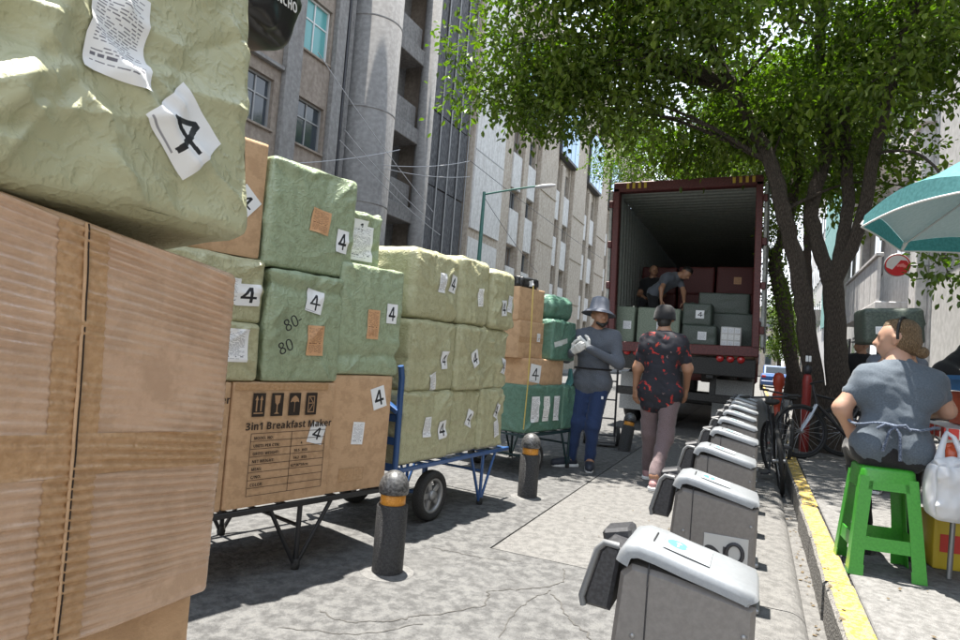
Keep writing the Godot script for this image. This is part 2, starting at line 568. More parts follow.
func kerb_stone(s: SurfaceTool, p: SurfaceTool, v: int) -> void:
	# outline across the kerb, lofted along z with chipped edges
	var n := 9
	var rings := []
	for i in n + 1:
		var z := -i * (1.0 / n)
		var ch := 0.012 + 0.014 * absf(noise_a.get_noise_3d(z * 5.0, v * 3.7, 0.0))
		var dx := 0.006 * noise_a.get_noise_3d(z * 4.0, 9.0, v * 2.0)
		rings.append([Vector3(0.0 + dx, -0.2, z), Vector3(0.0 + dx, 0.128 - ch, z), Vector3(ch + dx, 0.128, z), Vector3(0.132 - ch * 0.6, 0.128, z), Vector3(0.132, 0.128 - ch * 0.6, z), Vector3(0.132, -0.2, z)])
	flat(s)
	for i in n:
		for k in 5:
			quad(s, rings[i + 1][k], rings[i][k], rings[i][k + 1], rings[i + 1][k + 1])
	for r in [0, n]:
		var q: Array = rings[r]
		if r == 0: quad(s, q[0], q[5], q[4], q[1]); quad(s, q[1], q[4], q[3], q[2])
		else: quad(s, q[5], q[0], q[1], q[4]); quad(s, q[4], q[1], q[2], q[3])
	flat(p)
	for i in n:
		var up := Vector3(0, 0.002, 0)
		quad(p, rings[i + 1][2] + up, rings[i][2] + up, rings[i][3] + up, rings[i + 1][3] + up)

# ================================================================ buildings
# face: +1 when the front looks towards +x, -1 towards -x. bays: [[z_near, z_far], ...]; floors: [[sill, head], ...]
func facade(b: Node3D, face: int, x: float, z0: float, z1: float, top: float, bays: Array, floors: Array, wall: Material, opt := {}) -> void:
	var t := 0.45
	var st := S()
	var xs := [x - face * t, x]
	var edges := [z0]
	for w in bays:
		edges.append(w[0]); edges.append(w[1])
	edges.append(z1)
	for i in range(0, edges.size(), 2):
		if edges[i] - edges[i + 1] > 0.02:
			span(st, Vector3(xs[0], 0, edges[i + 1]), Vector3(xs[1], top, edges[i]))
	for w in bays:
		var y := 0.0
		for f in floors:
			span(st, Vector3(xs[0], y, w[1]), Vector3(xs[1] - face * opt.get("inset", 0.0), f[0], w[0]))
			y = f[1]
		span(st, Vector3(xs[0], y, w[1]), Vector3(xs[1] - face * opt.get("inset", 0.0), top, w[0]))
	span(st, Vector3(x - face * 0.46, 0, z1), Vector3(x - face * 9.0, top - 0.01, z0))
	obj("wall", done(st), wall, b)
	var meshes := {}
	var n := 0
	for w in bays:
		for f in floors:
			var wid: float = w[0] - w[1]
			var hgt: float = f[1] - f[0]
			var key := "%.2f_%.2f" % [wid, hgt]
			if not meshes.has(key):
				var fr := S()
				var fw := 0.055
				var d := 0.06
				span(fr, Vector3(-d, 0, 0), Vector3(d, fw, -wid)); span(fr, Vector3(-d, hgt - fw, 0), Vector3(d, hgt, -wid))
				span(fr, Vector3(-d, fw, 0), Vector3(d, hgt - fw, -fw)); span(fr, Vector3(-d, fw, -wid + fw), Vector3(d, hgt - fw, -wid))
				var cols: int = opt.get("cols", 2)
				for c in range(1, cols):
					span(fr, Vector3(-d * 0.7, fw, -wid * c / cols + 0.02), Vector3(d * 0.7, hgt - fw, -wid * c / cols - 0.02))
				for r in opt.get("rails", []):
					span(fr, Vector3(-d * 0.6, hgt * r - 0.02, -fw), Vector3(d * 0.6, hgt * r + 0.02, -wid + fw))
				meshes[key] = [done(fr), spn(Vector3(-0.01, fw * 0.5, -fw * 0.5), Vector3(0.01, hgt - fw * 0.5, -wid + fw * 0.5)), spn(Vector3(-0.06, -0.06, 0.05), Vector3(0.10, 0.0, -wid - 0.05), 0.01)]
			var win := obj("window", meshes[key][0], opt.get("frame", mats.frame_grey), b)
			win.position = Vector3(x - face * opt.get("recess", 0.22), f[0], w[0])
			var glass: Array = opt.get("glass", [mats.glass_dark])
			obj("pane", meshes[key][1], glass[(n * 7 + n / 3) % glass.size()], win)
			if opt.get("sill", true):
				var s := obj("sill", meshes[key][2], wall, win)
				s.position.x = face * (opt.get("recess", 0.22) - 0.03)
			n += 1

func left_buildings() -> void:
	# near beige office block
	var a := thing("office_building", "beige concrete office block with teal window above the nearest bales", "building", Vector3.ZERO)
	var bays := []
	for i in 6: bays.append([4.0 - i * 2.6, 4.0 - i * 2.6 - 1.25])
	bays.append([-11.75, -12.8])
	bays.append([-13.66, -14.9])
	var fl := []
	for i in 5: fl.append([0.55 + i * 3.0, 1.95 + i * 3.0])
	fl[0] = [0.7, 2.4]
	facade(a, 1, -12.0, 7.0, -15.45, 17.5, bays, [[0.7, 2.2], [3.4, 4.85], [6.4, 7.72], [9.06, 10.62], [12.3, 13.8], [15.0, 16.4]], mats.wall_a, {"rails": [0.62], "glass": [mats.glass_dark, mats.blind, mats.glass_dark, mats.blind], "frame": mats.frame_grey, "cols": 2, "recess": 0.16})
	for zz in [[-13.02, -13.6], [-15.0, -15.42], [-10.4, -10.9], [-7.8, -8.3], [-5.2, -5.7], [-2.6, -3.1], [0.0, -0.5]]:
		obj("pilaster", spn(Vector3(-12.0, 0, zz[1]), Vector3(-11.82, 17.4, zz[0]), 0.015), mats.wall_a_grey, a)
	for y in [8.05, 11.0, 5.1, 14.1]:
		obj("ledge", spn(Vector3(-12.0, y, -13.0), Vector3(-11.86, y + 0.1, -10.92), 0.01), mats.wall_a_grey, a)
	# the teal pane
	for w in a.get_children():
		if String(w.name).begins_with("window") and absf(w.position.z + 13.66) < 0.02 and absf(w.position.y - 9.06) < 0.1:
			w.material_override = mats.frame_white
			for c in w.get_children():
				if String(c.name).begins_with("pane"): c.material_override = mats.glass_teal
	for i in 3:
		var st := S()
		tube(st, [Vector3(-11.93, 0.2, -15.52 - i * 0.1), Vector3(-11.93, 17, -15.52 - i * 0.1)], 0.025 + 0.012 * (i % 2), 8)
		obj("drainpipe", done(st), mats.frame_dark if i == 1 else mats.wall_b, a)

	# raw concrete block with round column and loggias
	var b := thing("concrete_building", "grey concrete block with a giant round column and open loggias", "building", Vector3.ZERO)
	var st := S()
	span(st, Vector3(-20, 0, -25.2), Vector3(-13.6, 19.5, -15.47))
	span(st, Vector3(-13.6, 0, -16.08), Vector3(-12.05, 19.5, -15.47))
	span(st, Vector3(-13.6, 0, -18.2), Vector3(-12.5, 19.5, -16.72))
	span(st, Vector3(-13.6, 0, -21.5), Vector3(-13.2, 19.5, -20.3))
	obj("wall", done(st), mats.wall_b, b)
	st = S()
	lathe(st, [Vector2(0.98, 0), Vector2(0.98, 19.5), Vector2(0, 19.5)], 40, Transform3D(Basis(), Vector3(-12.25, 0, -17.3)))
	obj("round_column", done(st), mats.wall_a_grey, b)
	for y in [5.4, 8.4, 11.35, 14.3]:
		st = S()
		lathe(st, [Vector2(0.975, 0), Vector2(1.0, 0.02), Vector2(1.0, 0.05), Vector2(0.975, 0.07)], 40, Transform3D(Basis(), Vector3(-12.25, y, -17.3)))
		obj("column_joint", done(st), mats.wall_a_grey, b)
	st = S()
	lathe(st, [Vector2(0.30, 0), Vector2(0.30, 19.4), Vector2(0, 19.4)], 24, Transform3D(Basis(), Vector3(-11.95, 0, -20.72)))
	obj("slim_column", done(st), mats.wall_a_grey, b)
	for i in 6:
		var y0 := 2.55 + i * 2.97
		obj("beam", spn(Vector3(-13.2, y0, -20.45), Vector3(-12.02, y0 + 0.56, -18.1), 0.02), mats.wall_b, b)
		obj("parapet", spn(Vector3(-12.7, y0 + 0.56, -20.45), Vector3(-12.22, y0 + 1.44, -18.1), 0.015), mats.wall_b, b)
		var w := obj("loggia_window", spn(Vector3(-13.55, y0 + 1.0, -20.25), Vector3(-13.42, y0 + 2.95, -18.25), 0.01), mats.frame_dark, b)
		for k in 3:
			obj("pane", spn(Vector3(-13.42, y0 + 1.1, -18.35 - k * 0.62), Vector3(-13.40, y0 + 2.75, -18.90 - k * 0.62)), mats.curtain if (k + i) % 3 else mats.blind, w)
		var sl := obj("slit_window", spn(Vector3(-12.46, y0 + 0.5, -16.7), Vector3(-12.40, y0 + 2.6, -16.1)), mats.frame_dark, b)
		obj("pane", spn(Vector3(-12.40, y0 + 0.6, -16.64), Vector3(-12.385, y0 + 2.5, -16.16)), mats.glass_dark, sl)
	# netted end bay
	st = S()
	span(st, Vector3(-13.6, 0, -25.19), Vector3(-12.5, 19.5, -21.1))
	obj("end_bay", done(st), mats.wall_a, b)
	for i in 4:
		for k in 6:
			obj("net_panel", spn(Vector3(-12.32, 1.5 + k * 2.97 + 0.02, -21.62 - i * 0.88), Vector3(-12.27 + 0.02 * ((i + k) % 2), 1.5 + k * 2.97 + 2.93, -22.45 - i * 0.88)), mats.net, b)
	for i in 5:
		st = S()
		rod(st, Vector3(-12.2, 0.1, -21.6 - i * 0.88), Vector3(-12.2, 19.3, -21.6 - i * 0.88), 0.03, 6)
		obj("scaffold_pole", done(st), mats.frame_grey, b)

	# cream block with white spandrels
	var c := thing("stone_building", "cream office block with white panels and blue upper windows", "building", Vector3.ZERO)
	bays = []
	for g in 6:
		var z0 := -30.0 - g * 6.9
		bays.append([z0, z0 - 1.25])
		bays.append([z0 - 2.1, z0 - 3.5])
	var floors := [[2.6, 3.65], [5.45, 6.5], [8.4, 9.4], [11.3, 12.75]]
	facade(c, 1, -12.0, -25.25, -72, 21.0, bays, floors, mats.wall_c, {"cols": 3, "glass": [mats.glass_dark, mats.curtain, mats.glass_dark], "inset": 0.12, "recess": 0.3, "sill": false})
	obj("blank_panel", spn(Vector3(-12.0, 6.4, -28.7), Vector3(-11.9, 21.0, -25.35), 0.01), mats.panel_c, c)
	obj("blank_panel", spn(Vector3(-12.0, 0.2, -28.7), Vector3(-11.95, 6.0, -25.35), 0.01), mats.panel_c, c)
	for y in [9.9, 12.9]:
		obj("panel_joint", spn(Vector3(-11.9, y, -28.7), Vector3(-11.885, y + 0.05, -25.35)), mats.frame_grey, c)
	for w in bays:
		var wid: float = w[0] - w[1]
		for y in [[3.7, 5.4], [6.55, 8.35], [9.45, 11.25]]:
			obj("spandrel_panel", spn(Vector3(-12.1, y[0], w[1]), Vector3(-11.93, y[1], w[0]), 0.01), mats.panel_c, c)
	for g in 6:
		var z0 := -30.0 - g * 6.9
		obj("pilaster", spn(Vector3(-12.0, 0, z0 - 6.85), Vector3(-11.72, 21, z0 - 3.75), 0.03), mats.wall_c, c)
		obj("mullion", spn(Vector3(-12.0, 0, z0 - 2.02), Vector3(-11.84, 13.0, z0 - 1.36), 0.02), mats.wall_c, c)
		var u := obj("upper_window", spn(Vector3(-12.0, 13.3, z0 - 3.7), Vector3(-11.55, 17.2, z0 + 0.1), 0.02), mats.frame_dark, c)
		for k in 4:
			obj("pane", spn(Vector3(-11.55, 13.45, z0 - 0.02 - k * 0.93), Vector3(-11.53, 17.05, z0 - 0.85 - k * 0.93)), mats.glass_blue, u)
		for y in [4.55, 7.45, 10.3]:
			obj("ledge", spn(Vector3(-11.72, y, z0 - 6.8), Vector3(-11.66, y + 0.06, z0 - 3.8)), mats.wall_c, c)

func right_buildings() -> void:
	# nearest: pale wall beside the stall
	var a := thing("rendered_house", "pale grey rendered wall rising behind the seated woman's stall", "building")
	var st := S()
	span(st, Vector3(3.25, 0.1, -15.9), Vector3(11, 9.5, 5))
	obj("wall", done(st), mats.wall_grey, a)
	obj("plinth", spn(Vector3(3.19, 0.1, -15.9), Vector3(3.249, 0.9, 5), 0.01), mats.wall_b, a)
	obj("string_course", spn(Vector3(3.13, 4.25, -15.9), Vector3(3.249, 4.4, 5), 0.015), mats.wall_white, a)
	for i in 3:
		var d := obj("roller_shutter", spn(Vector3(3.2, 0.12, -3.2 - i * 3.3), Vector3(3.248, 2.7, -0.9 - i * 3.3)), mats.frame_grey, a)
		for k in 14:
			obj("slat", spn(Vector3(3.185, 0.16 + k * 0.18, -3.15 - i * 3.3), Vector3(3.2, 0.32 + k * 0.18, -0.95 - i * 3.3), 0.006), mats.wall_b, d)
	for i in 4:
		var w := obj("window", spn(Vector3(3.21, 4.6, -2.0 - i * 2.9), Vector3(3.249, 6.4, -0.6 - i * 2.9), 0.01), mats.frame_white, a)
		obj("pane", spn(Vector3(3.2, 4.68, -1.93 - i * 2.9), Vector3(3.211, 6.32, -0.67 - i * 2.9)), mats.glass_dark, w)
	# white house with balcony
	var b := thing("white_house", "white house with a balcony and tall pilasters beside the tree trunks", "building")
	st = S()
	span(st, Vector3(3.2, 0.1, -31.0), Vector3(12, 13.0, -15.93))
	obj("wall", done(st), mats.wall_white, b)
	for zz in [-16.4, -24.6, -30.0]:
		obj("pilaster", spn(Vector3(2.98, 0.1, zz - 0.35), Vector3(3.199, 12.4, zz + 0.35), 0.015), mats.wall_white, b)
	for y in [6.7, 9.8, 12.5]:
		obj("string_course", spn(Vector3(2.93, y, -31.0), Vector3(3.199, y + 0.2, -15.95), 0.015), mats.wall_white, b)
	for zz in [-18.6, -22.2, -26.4, -28.6]:
		for y in [4.2, 7.3, 10.4]:
			var w := obj("window", spn(Vector3(3.14, y, zz - 0.6), Vector3(3.199, y + 1.9, zz + 0.6), 0.01), mats.frame_grey, b)
			for k in 2:
				obj("pane", spn(Vector3(3.125, y + 0.07, zz - 0.55 + k * 0.57), Vector3(3.141, y + 1.83, zz - 0.02 + k * 0.57)), mats.glass_dark, w)
		var d := obj("shop_door", spn(Vector3(3.15, 0.115, zz - 0.7), Vector3(3.199, 2.6, zz + 0.7), 0.01), mats.frame_dark, b)
		obj("pane", spn(Vector3(3.135, 0.3, zz - 0.6), Vector3(3.151, 2.5, zz + 0.6)), mats.glass_dark, d)
	# balcony
	var bal := obj("balcony", spn(Vector3(2.45, 2.75, -23.6), Vector3(3.198, 2.98, -17.4), 0.02), mats.wall_white, b)
	for i in 6:
		obj("parapet_panel", spn(Vector3(2.47, 2.985, -17.5 - i * 1.0 - 0.94), Vector3(2.55, 4.05, -17.5 - i * 1.0), 0.01), mats.wall_white, bal)
	obj("rail", spn(Vector3(2.43, 4.06, -23.55), Vector3(2.59, 4.14, -17.45), 0.01), mats.wall_white, bal)
	obj("roof_slab", spn(Vector3(2.45, 6.3, -23.6), Vector3(2.92, 6.5, -17.4), 0.02), mats.wall_white, bal)
	# further down the street on the right
	var c := thing("netted_tower", "tall pale building wrapped in teal netting behind the tree trunks", "building")
	st = S()
	span(st, Vector3(3.6, 0.1, -58.0), Vector3(16, 15.0, -31.05))
	obj("wall", done(st), mats.wall_white, c)
	var net := M("teal construction net", Color.WHITE, 0.8, {"tex": noise_tex(0.05, lin(0.16, 0.36, 0.34), lin(0.30, 0.52, 0.50), {"seed": 44}), "scale": Vector3(0.4, 0.1, 0.4), "world": true})
	for i in 5:
		for k in 3:
			obj("net_panel", spn(Vector3(3.5, 4.0 + k * 2.9, -36.0 - i * 2.4), Vector3(3.58, 6.8 + k * 2.9, -33.65 - i * 2.4)), net, c)
	for i in 6:
		for y in [0.8, 4.3, 7.4, 10.5]:
			var w := obj("window", spn(Vector3(3.56, y, -47.0 - i * 1.8), Vector3(3.599, y + 1.7, -45.8 - i * 1.8), 0.01), mats.frame_grey, c)
			obj("pane", spn(Vector3(3.545, y + 0.08, -46.92 - i * 1.8), Vector3(3.561, y + 1.62, -45.88 - i * 1.8)), mats.glass_dark, w)
	# closing the street
	var e := thing("street_end_building", "hazy pale building closing the far end of the street", "building")
	st = S()
	span(st, Vector3(-9, 0, -140.0), Vector3(3, 12.0, -122))
	obj("wall", done(st), mats.wall_c, e)
	for i in 6:
		for k in 3:
			var w := obj("window", spn(Vector3(-8.4 + i * 1.9, 2.0 + k * 3.2, -122), Vector3(-7.3 + i * 1.9, 3.8 + k * 3.2, -121.93)), mats.frame_grey, e)
			obj("pane", spn(Vector3(-8.3 + i * 1.9, 2.1 + k * 3.2, -121.94), Vector3(-7.4 + i * 1.9, 3.7 + k * 3.2, -121.91)), mats.glass_dark, w)
	var g := thing("far_house", "distant low house glimpsed between the truck and the trunks", "building")
	st = S()
	span(st, Vector3(3.4, 0.1, -100), Vector3(14, 9.0, -58.5))
	obj("wall", done(st), mats.wall_c, g)
	for i in 8:
		for k in 2:
			var w := obj("window", spn(Vector3(3.36, 1.5 + k * 3.2, -62.0 - i * 4), Vector3(3.399, 3.2 + k * 3.2, -60.4 - i * 4)), mats.frame_grey, g)
			obj("pane", spn(Vector3(3.345, 1.6 + k * 3.2, -61.9 - i * 4), Vector3(3.361, 3.1 + k * 3.2, -60.5 - i * 4)), mats.glass_dark, w)
	var h := thing("corner_block", "plain cream block far down the left side of the street", "building")
	st = S()
	span(st, Vector3(-22, 0, -118), Vector3(-12.2, 17.0, -72.1))
	obj("wall", done(st), mats.wall_c, h)
	for i in 9:
		for k in 5:
			var w := obj("window", spn(Vector3(-12.2, 1.6 + k * 3.0, -77.0 - i * 4.4), Vector3(-12.14, 3.3 + k * 3.0, -74.8 - i * 4.4)), mats.frame_grey, h)
			obj("pane", spn(Vector3(-12.15, 1.7 + k * 3.0, -76.9 - i * 4.4), Vector3(-12.12, 3.2 + k * 3.0, -74.9 - i * 4.4)), mats.glass_dark, w)

# ================================================================ bales, cartons and carts
func soft_point(p: Dictionary, c: Vector3) -> Vector3:
	# c on the unit cube; p: half, r, bulge, wr, seed, ties; origin at the base centre
	var h: Vector3 = p.half
	var r: float = p.r
	var q0 := c * h
	var q := Vector3(clampf(q0.x, -h.x + r, h.x - r), clampf(q0.y, -h.y + r, h.y - r), clampf(q0.z, -h.z + r, h.z - r))
	var n := (q0 - q)
	n = n.normalized() if n.length() > 1e-6 else c.normalized()
	var pos := q + n * r
	var b := 1.0
	var ax := n.abs().max_axis_index()
	for i in 3:
		if i != ax: b *= 1.0 - c[i] * c[i]
	if c.y > -0.98: pos += n * p.bulge * b
	var s: float = p.seed * 17.3
	if p.wr > 0.0:
		var w: float = p.wr
		var st: Vector3 = p.get("stretch", Vector3(1.7, 2.6, 1.7))
		var a := noise_a.get_noise_3d(pos.x * 2.3 + s, pos.y * 2.3, pos.z * 2.3 - s)
		if p.has("flute") and absf(n.y) < 0.5:
			var crush := clampf(0.72 + 1.8 * noise_a.get_noise_3d(pos.y * 3.2 + s, pos.z * 1.6, 4.0) + 0.9 * noise_a.get_noise_3d(pos.y * 14.0, pos.z * 3.0, s), 0.0, 1.0)
			var ph := sin(TAU * (pos.y - 0.05 * pos.z + 0.003 * a + 0.001 * noise_a.get_noise_3d(pos.z * 6.0, pos.y * 9.0, 3.0)) / 0.0165) * 0.5 + 0.5
			pos += n * p.flute * crush * ph * sqrt(ph) * clampf((1.0 - maxf(absf(c.z) if ax != 2 else 0.0, absf(c.x) if ax != 0 else 0.0)) * 14.0, 0.0, 1.0)
		var fine := noise_a.get_noise_3d(pos.x * 9.0 + s, pos.y * 13.0, pos.z * 9.0)
		var sum: float = a * p.get("lump", 0.25) * w + fine * w * 0.09
		var rim := 1.0
		for i in 3:
			if i != ax: rim = minf(rim, (1.0 - absf(c[i])) * 7.0)
		for f in p.folds:
			var rel: Vector3 = pos - f[0]
			var t := clampf(rel.dot(f[1]) * f[2], 0.0, 1.0)
			var d2: float = (rel - f[1] * t).length_squared() * f[3]
			if d2 < 16.0: sum += f[4] * rim * exp(-sqrt(d2)) * (1.0 - t * t)
		pos += n * sum
	if p.has("ties"):
		for t in p.ties:
			var k: float = (pos.y / h.y - t[0] - 0.1 * noise_a.get_noise_2d(pos.z * 2.0 + s, pos.x * 2.0)) * h.y / 0.028
			pos -= n * t[1] * exp(-k * k) * (0.0 if absf(n.y) > 0.8 else 1.0)
	if p.has("slump"): pos.y = (pos.y + h.y) * (1.0 + p.slump * (pos.z / h.z)) - h.y
	return pos + Vector3(0, h.y, 0)

func make_folds(p: Dictionary, count: int) -> void:
	# creases running in from the edges of a tightly wrapped bundle
	var r := RandomNumberGenerator.new()
	r.seed = int(p.seed * 1000.0) + 7
	p.folds = []
	var h: Vector3 = p.half
	for i in count:
		var face := [0, 0, 0, 1, 2, 0, 1][i % 7] as int
		var e := r.randf_range(-1.0, 1.0)
		var st := Vector2(e, 1.0 if r.randf() < 0.6 else -1.0) if r.randf() < 0.55 else Vector2(1.0 if r.randf() < 0.5 else -1.0, e)
		if r.randf() < 0.25: st = Vector2(r.randf_range(-0.7, 0.7), r.randf_range(-0.7, 0.7))
		var en := st.lerp(Vector2(r.randf_range(-0.9, 0.9), r.randf_range(-0.9, 0.9)), r.randf_range(0.25, 0.75))
		var a := cube_at(face, st.x, st.y) * h
		var d := cube_at(face, en.x, en.y) * h - a
		var w := r.randf_range(0.010, 0.024)
		p.folds.append([a, d, 1.0 / maxf(d.length_squared(), 1e-6), 1.0 / (w * w), p.wr * r.randf_range(0.3, 1.15) * (1.0 if r.randf() < 0.7 else -0.8)])

func cube_at(face: int, u: float, v: float) -> Vector3:
	match face:
		0: return Vector3(1, v, -u)
		1: return Vector3(u, v, 1)
		2: return Vector3(u, 1, -v)
		3: return Vector3(-1, v, u)
		4: return Vector3(-u, v, -1)
	return Vector3(u, -1, v)

func soft_box(p: Dictionary) -> ArrayMesh:
	var st := S()
	var n: int = p.get("n", 22)
	for face in 6:
		var g := []
		n = p.get("nu", p.get("n", 22)) if face == 0 else (p.get("n", 22) if face < 3 else mini(12, p.get("n", 22)))
		var nv: int = p.get("nv", n) if face == 0 else n
		for j in nv + 1:
			for i in n + 1:
				var u := 2.0 * i / n - 1.0
				var v := 2.0 * j / nv - 1.0
				u = 1.35 * u - 0.35 * u * u * u
				v = 1.35 * v - 0.35 * v * v * v
				g.append(soft_point(p, cube_at(face, u, v)).snapped(Vector3(1e-5, 1e-5, 1e-5)))
		for j in nv:
			for i in n:
				var k := j * (n + 1) + i
				quad(st, g[k], g[k + 1], g[k + n + 2], g[k + n + 1])
	return done(st)

func half_sizes(p: Dictionary, face: int) -> Vector2:
	var h: Vector3 = p.half
	return [Vector2(h.z, h.y), Vector2(h.x, h.y), Vector2(h.x, h.z), Vector2(h.z, h.y), Vector2(h.x, h.y), Vector2(h.x, h.z)][face]

# a sheet that lies on a soft box; centre in metres from the middle of the face
func patch(p: Dictionary, face: int, at: Vector2, size: Vector2, rot: float, lift := 0.006, n := 7, rows := 0, follow := false) -> ArrayMesh:
	var st := S()
	var calm := p.duplicate()
	if not follow:
		calm.folds = []
		calm.erase("flute")
	var m := rows if rows > 0 else n
	var hs := half_sizes(p, face)
	var out: Vector3 = [Vector3.RIGHT, Vector3.BACK, Vector3.UP, Vector3.LEFT, Vector3.FORWARD, Vector3.DOWN][face]
	var g := []
	for j in m + 1:
		for i in n + 1:
			var d := Vector2((float(i) / n - 0.5) * size.x, (float(j) / m - 0.5) * size.y).rotated(rot) + at
			g.append(soft_point(calm, cube_at(face, clampf(d.x / hs.x, -1, 1), clampf(d.y / hs.y, -1, 1))) + out * lift)
	for j in m:
		for i in n:
			var k := j * (n + 1) + i
			var v0 := 1.0 - float(j) / m
			var v1 := 1.0 - float(j + 1) / m
			quad_uv(st, [g[k], g[k + 1], g[k + n + 2], g[k + n + 1]], [Vector2(float(i) / n, v0), Vector2(float(i + 1) / n, v0), Vector2(float(i + 1) / n, v1), Vector2(float(i) / n, v1)])
	return done(st)

var label_mats := {}
func make_labels() -> void:
	var white := Color(0.90, 0.905, 0.91)
	var ink := Color(0.09, 0.095, 0.12)
	for v in 3:
		var im := Image.create_empty(128, 128, false, Image.FORMAT_RGB8)
		im.fill(white)
		if v == 0:
			fill_poly(im, [Vector2(0.56, 0.15), Vector2(0.69, 0.15), Vector2(0.69, 0.86), Vector2(0.56, 0.86)], ink)
			fill_poly(im, [Vector2(0.18, 0.57), Vector2(0.84, 0.57), Vector2(0.84, 0.68), Vector2(0.18, 0.68)], ink)
			fill_poly(im, [Vector2(0.55, 0.15), Vector2(0.69, 0.15), Vector2(0.33, 0.62), Vector2(0.18, 0.62)], ink)
		elif v == 2:
			fill_poly(im, [Vector2(0.52, 0.20), Vector2(0.62, 0.19), Vector2(0.66, 0.88), Vector2(0.57, 0.89)], ink)
			fill_poly(im, [Vector2(0.22, 0.60), Vector2(0.85, 0.55), Vector2(0.85, 0.62), Vector2(0.22, 0.68)], ink)
			fill_poly(im, [Vector2(0.52, 0.20), Vector2(0.62, 0.19), Vector2(0.32, 0.66), Vector2(0.22, 0.66)], ink)
			fill_poly(im, [Vector2(0.05, 0.93), Vector2(0.6, 0.93), Vector2(0.6, 0.95), Vector2(0.05, 0.95)], Color(0.55, 0.55, 0.58))
		else:
			fill_poly(im, [Vector2(0.60, 0.22), Vector2(0.70, 0.22), Vector2(0.66, 0.80), Vector2(0.56, 0.80)], ink)
			fill_poly(im, [Vector2(0.24, 0.56), Vector2(0.80, 0.56), Vector2(0.80, 0.65), Vector2(0.24, 0.65)], ink)
			fill_poly(im, [Vector2(0.58, 0.22), Vector2(0.70, 0.22), Vector2(0.36, 0.60), Vector2(0.24, 0.60)], ink)
		label_mats["four%d" % v] = M("label four", Color.WHITE, 0.55, {"tex": tex_of(im), "tri": false})
	rng.seed = 5
	for v in 3:
		var im := Image.create_empty(128, 192, false, Image.FORMAT_RGB8)
		im.fill([white, Color(0.93, 0.93, 0.92), Color(0.80, 0.62, 0.46)][v])
		var y := 14
		while y < 176:
			var x := 12
			var big := rng.randf() < 0.12
			while x < 112:
				var w := rng.randi_range(4, 20)
				if rng.randf() < 0.75: im.fill_rect(Rect2i(x, y, mini(w, 114 - x), 6 if big else 2), Color(0.42, 0.42, 0.46) if v < 2 else Color(0.45, 0.30, 0.20))
				x += w + 4
			y += 14 if big else 6
		label_mats["sheet%d" % v] = M("printed sheet", Color.WHITE, 0.6, {"tex": tex_of(im), "tri": false})
	label_mats.tape = M("brown parcel tape", Color.WHITE, 0.22, {"tex": noise_tex(0.03, lin(0.40, 0.235, 0.115), lin(0.48, 0.295, 0.155), {"seed": 52, "oct": 5}), "scale": 3.0, "coat": 0.4, "coatr": 0.2, "bump": grey_tex("tapewrinkle", 0.04, {"oct": 4, "seed": 53}), "depth": 0.08})
	label_mats.clear_tape = M("pale packing tape", lin(0.52, 0.55, 0.52), 0.25, {"tri": false})
	# weave relief
	var wv := Image.create_empty(64, 64, false, Image.FORMAT_RGB8)
	for y in 64:
		for x in 64:
			var a := sin(x * TAU / 8.0) * 0.5 + 0.5
			var b := sin(y * TAU / 8.0) * 0.5 + 0.5
			var k := a if ((x / 8) + (y / 8)) % 2 == 0 else b
			k = 0.25 + 0.75 * k
			wv.set_pixel(x, y, Color(k, k, k))
	var weave := tex_of(wv)
	var crinkle := grey_tex("crinkle", 0.011, {"oct": 3, "gain": 0.45, "seed": 58, "size": 1024, "fractal": FastNoiseLite.FRACTAL_RIDGED, "lo": 0.45, "hi": 1.0, "warp": 25.0, "warpf": 0.01})
	var dirt := noise_tex(0.02, Color(0.93, 0.925, 0.91), Color(1, 1, 1), {"oct": 7, "gain": 0.7, "seed": 54, "lo": 0.35, "hi": 0.55})
	var greens := [lin(0.30, 0.365, 0.235), lin(0.335, 0.40, 0.265), lin(0.435, 0.425, 0.265), lin(0.47, 0.46, 0.29), lin(0.10, 0.21, 0.155), lin(0.125, 0.245, 0.185)]
	var names := ["bale_green", "bale_olive", "bale_teal"]
	for i in 3:
		mats[names[i]] = M("woven bale cloth", Color.WHITE, [0.30, 0.36, 0.32][i], {"tex": noise_tex(0.03, greens[i * 2], greens[i * 2 + 1], {"seed": 60 + i, "oct": 6, "gain": 0.6}), "scale": 2.2, "bump": crinkle, "depth": 0.26, "detail": dirt, "scale2": 1.6})
	mats.bale_near = M("woven bale cloth, close", Color.WHITE, 0.42, {"tex": noise_tex(0.02, lin(0.29, 0.31, 0.155), lin(0.47, 0.47, 0.30), {"seed": 66, "oct": 6, "gain": 0.6, "size": 1024}), "scale": 1.3, "bump": crinkle, "depth": 0.24})
	mats.bale_near.uv1_scale = Vector3(1.9, 1.9, 1.9)
	mats.bale_near.albedo_texture = null
	mats.bale_near.albedo_color = lin(0.42, 0.425, 0.275)
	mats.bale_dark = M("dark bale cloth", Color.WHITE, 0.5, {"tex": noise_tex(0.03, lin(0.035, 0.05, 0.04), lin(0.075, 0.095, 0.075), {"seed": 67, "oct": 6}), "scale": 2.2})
	mats.bag_black = M("black printed plastic", lin(0.012, 0.012, 0.013), 0.28, {"tri": false})
	var fibre := noise_tex(0.05, lin(0.52, 0.335, 0.195), lin(0.555, 0.36, 0.215), {"seed": 70, "oct": 6, "gain": 0.6})
	mats.carton = M("kraft carton", Color.WHITE, 0.85, {"tex": fibre, "scale": Vector3(1.2, 3.5, 1.2), "bump": grey_tex("fine", 0.3), "depth": 0.05, "detail": dirt, "scale2": 0.9})
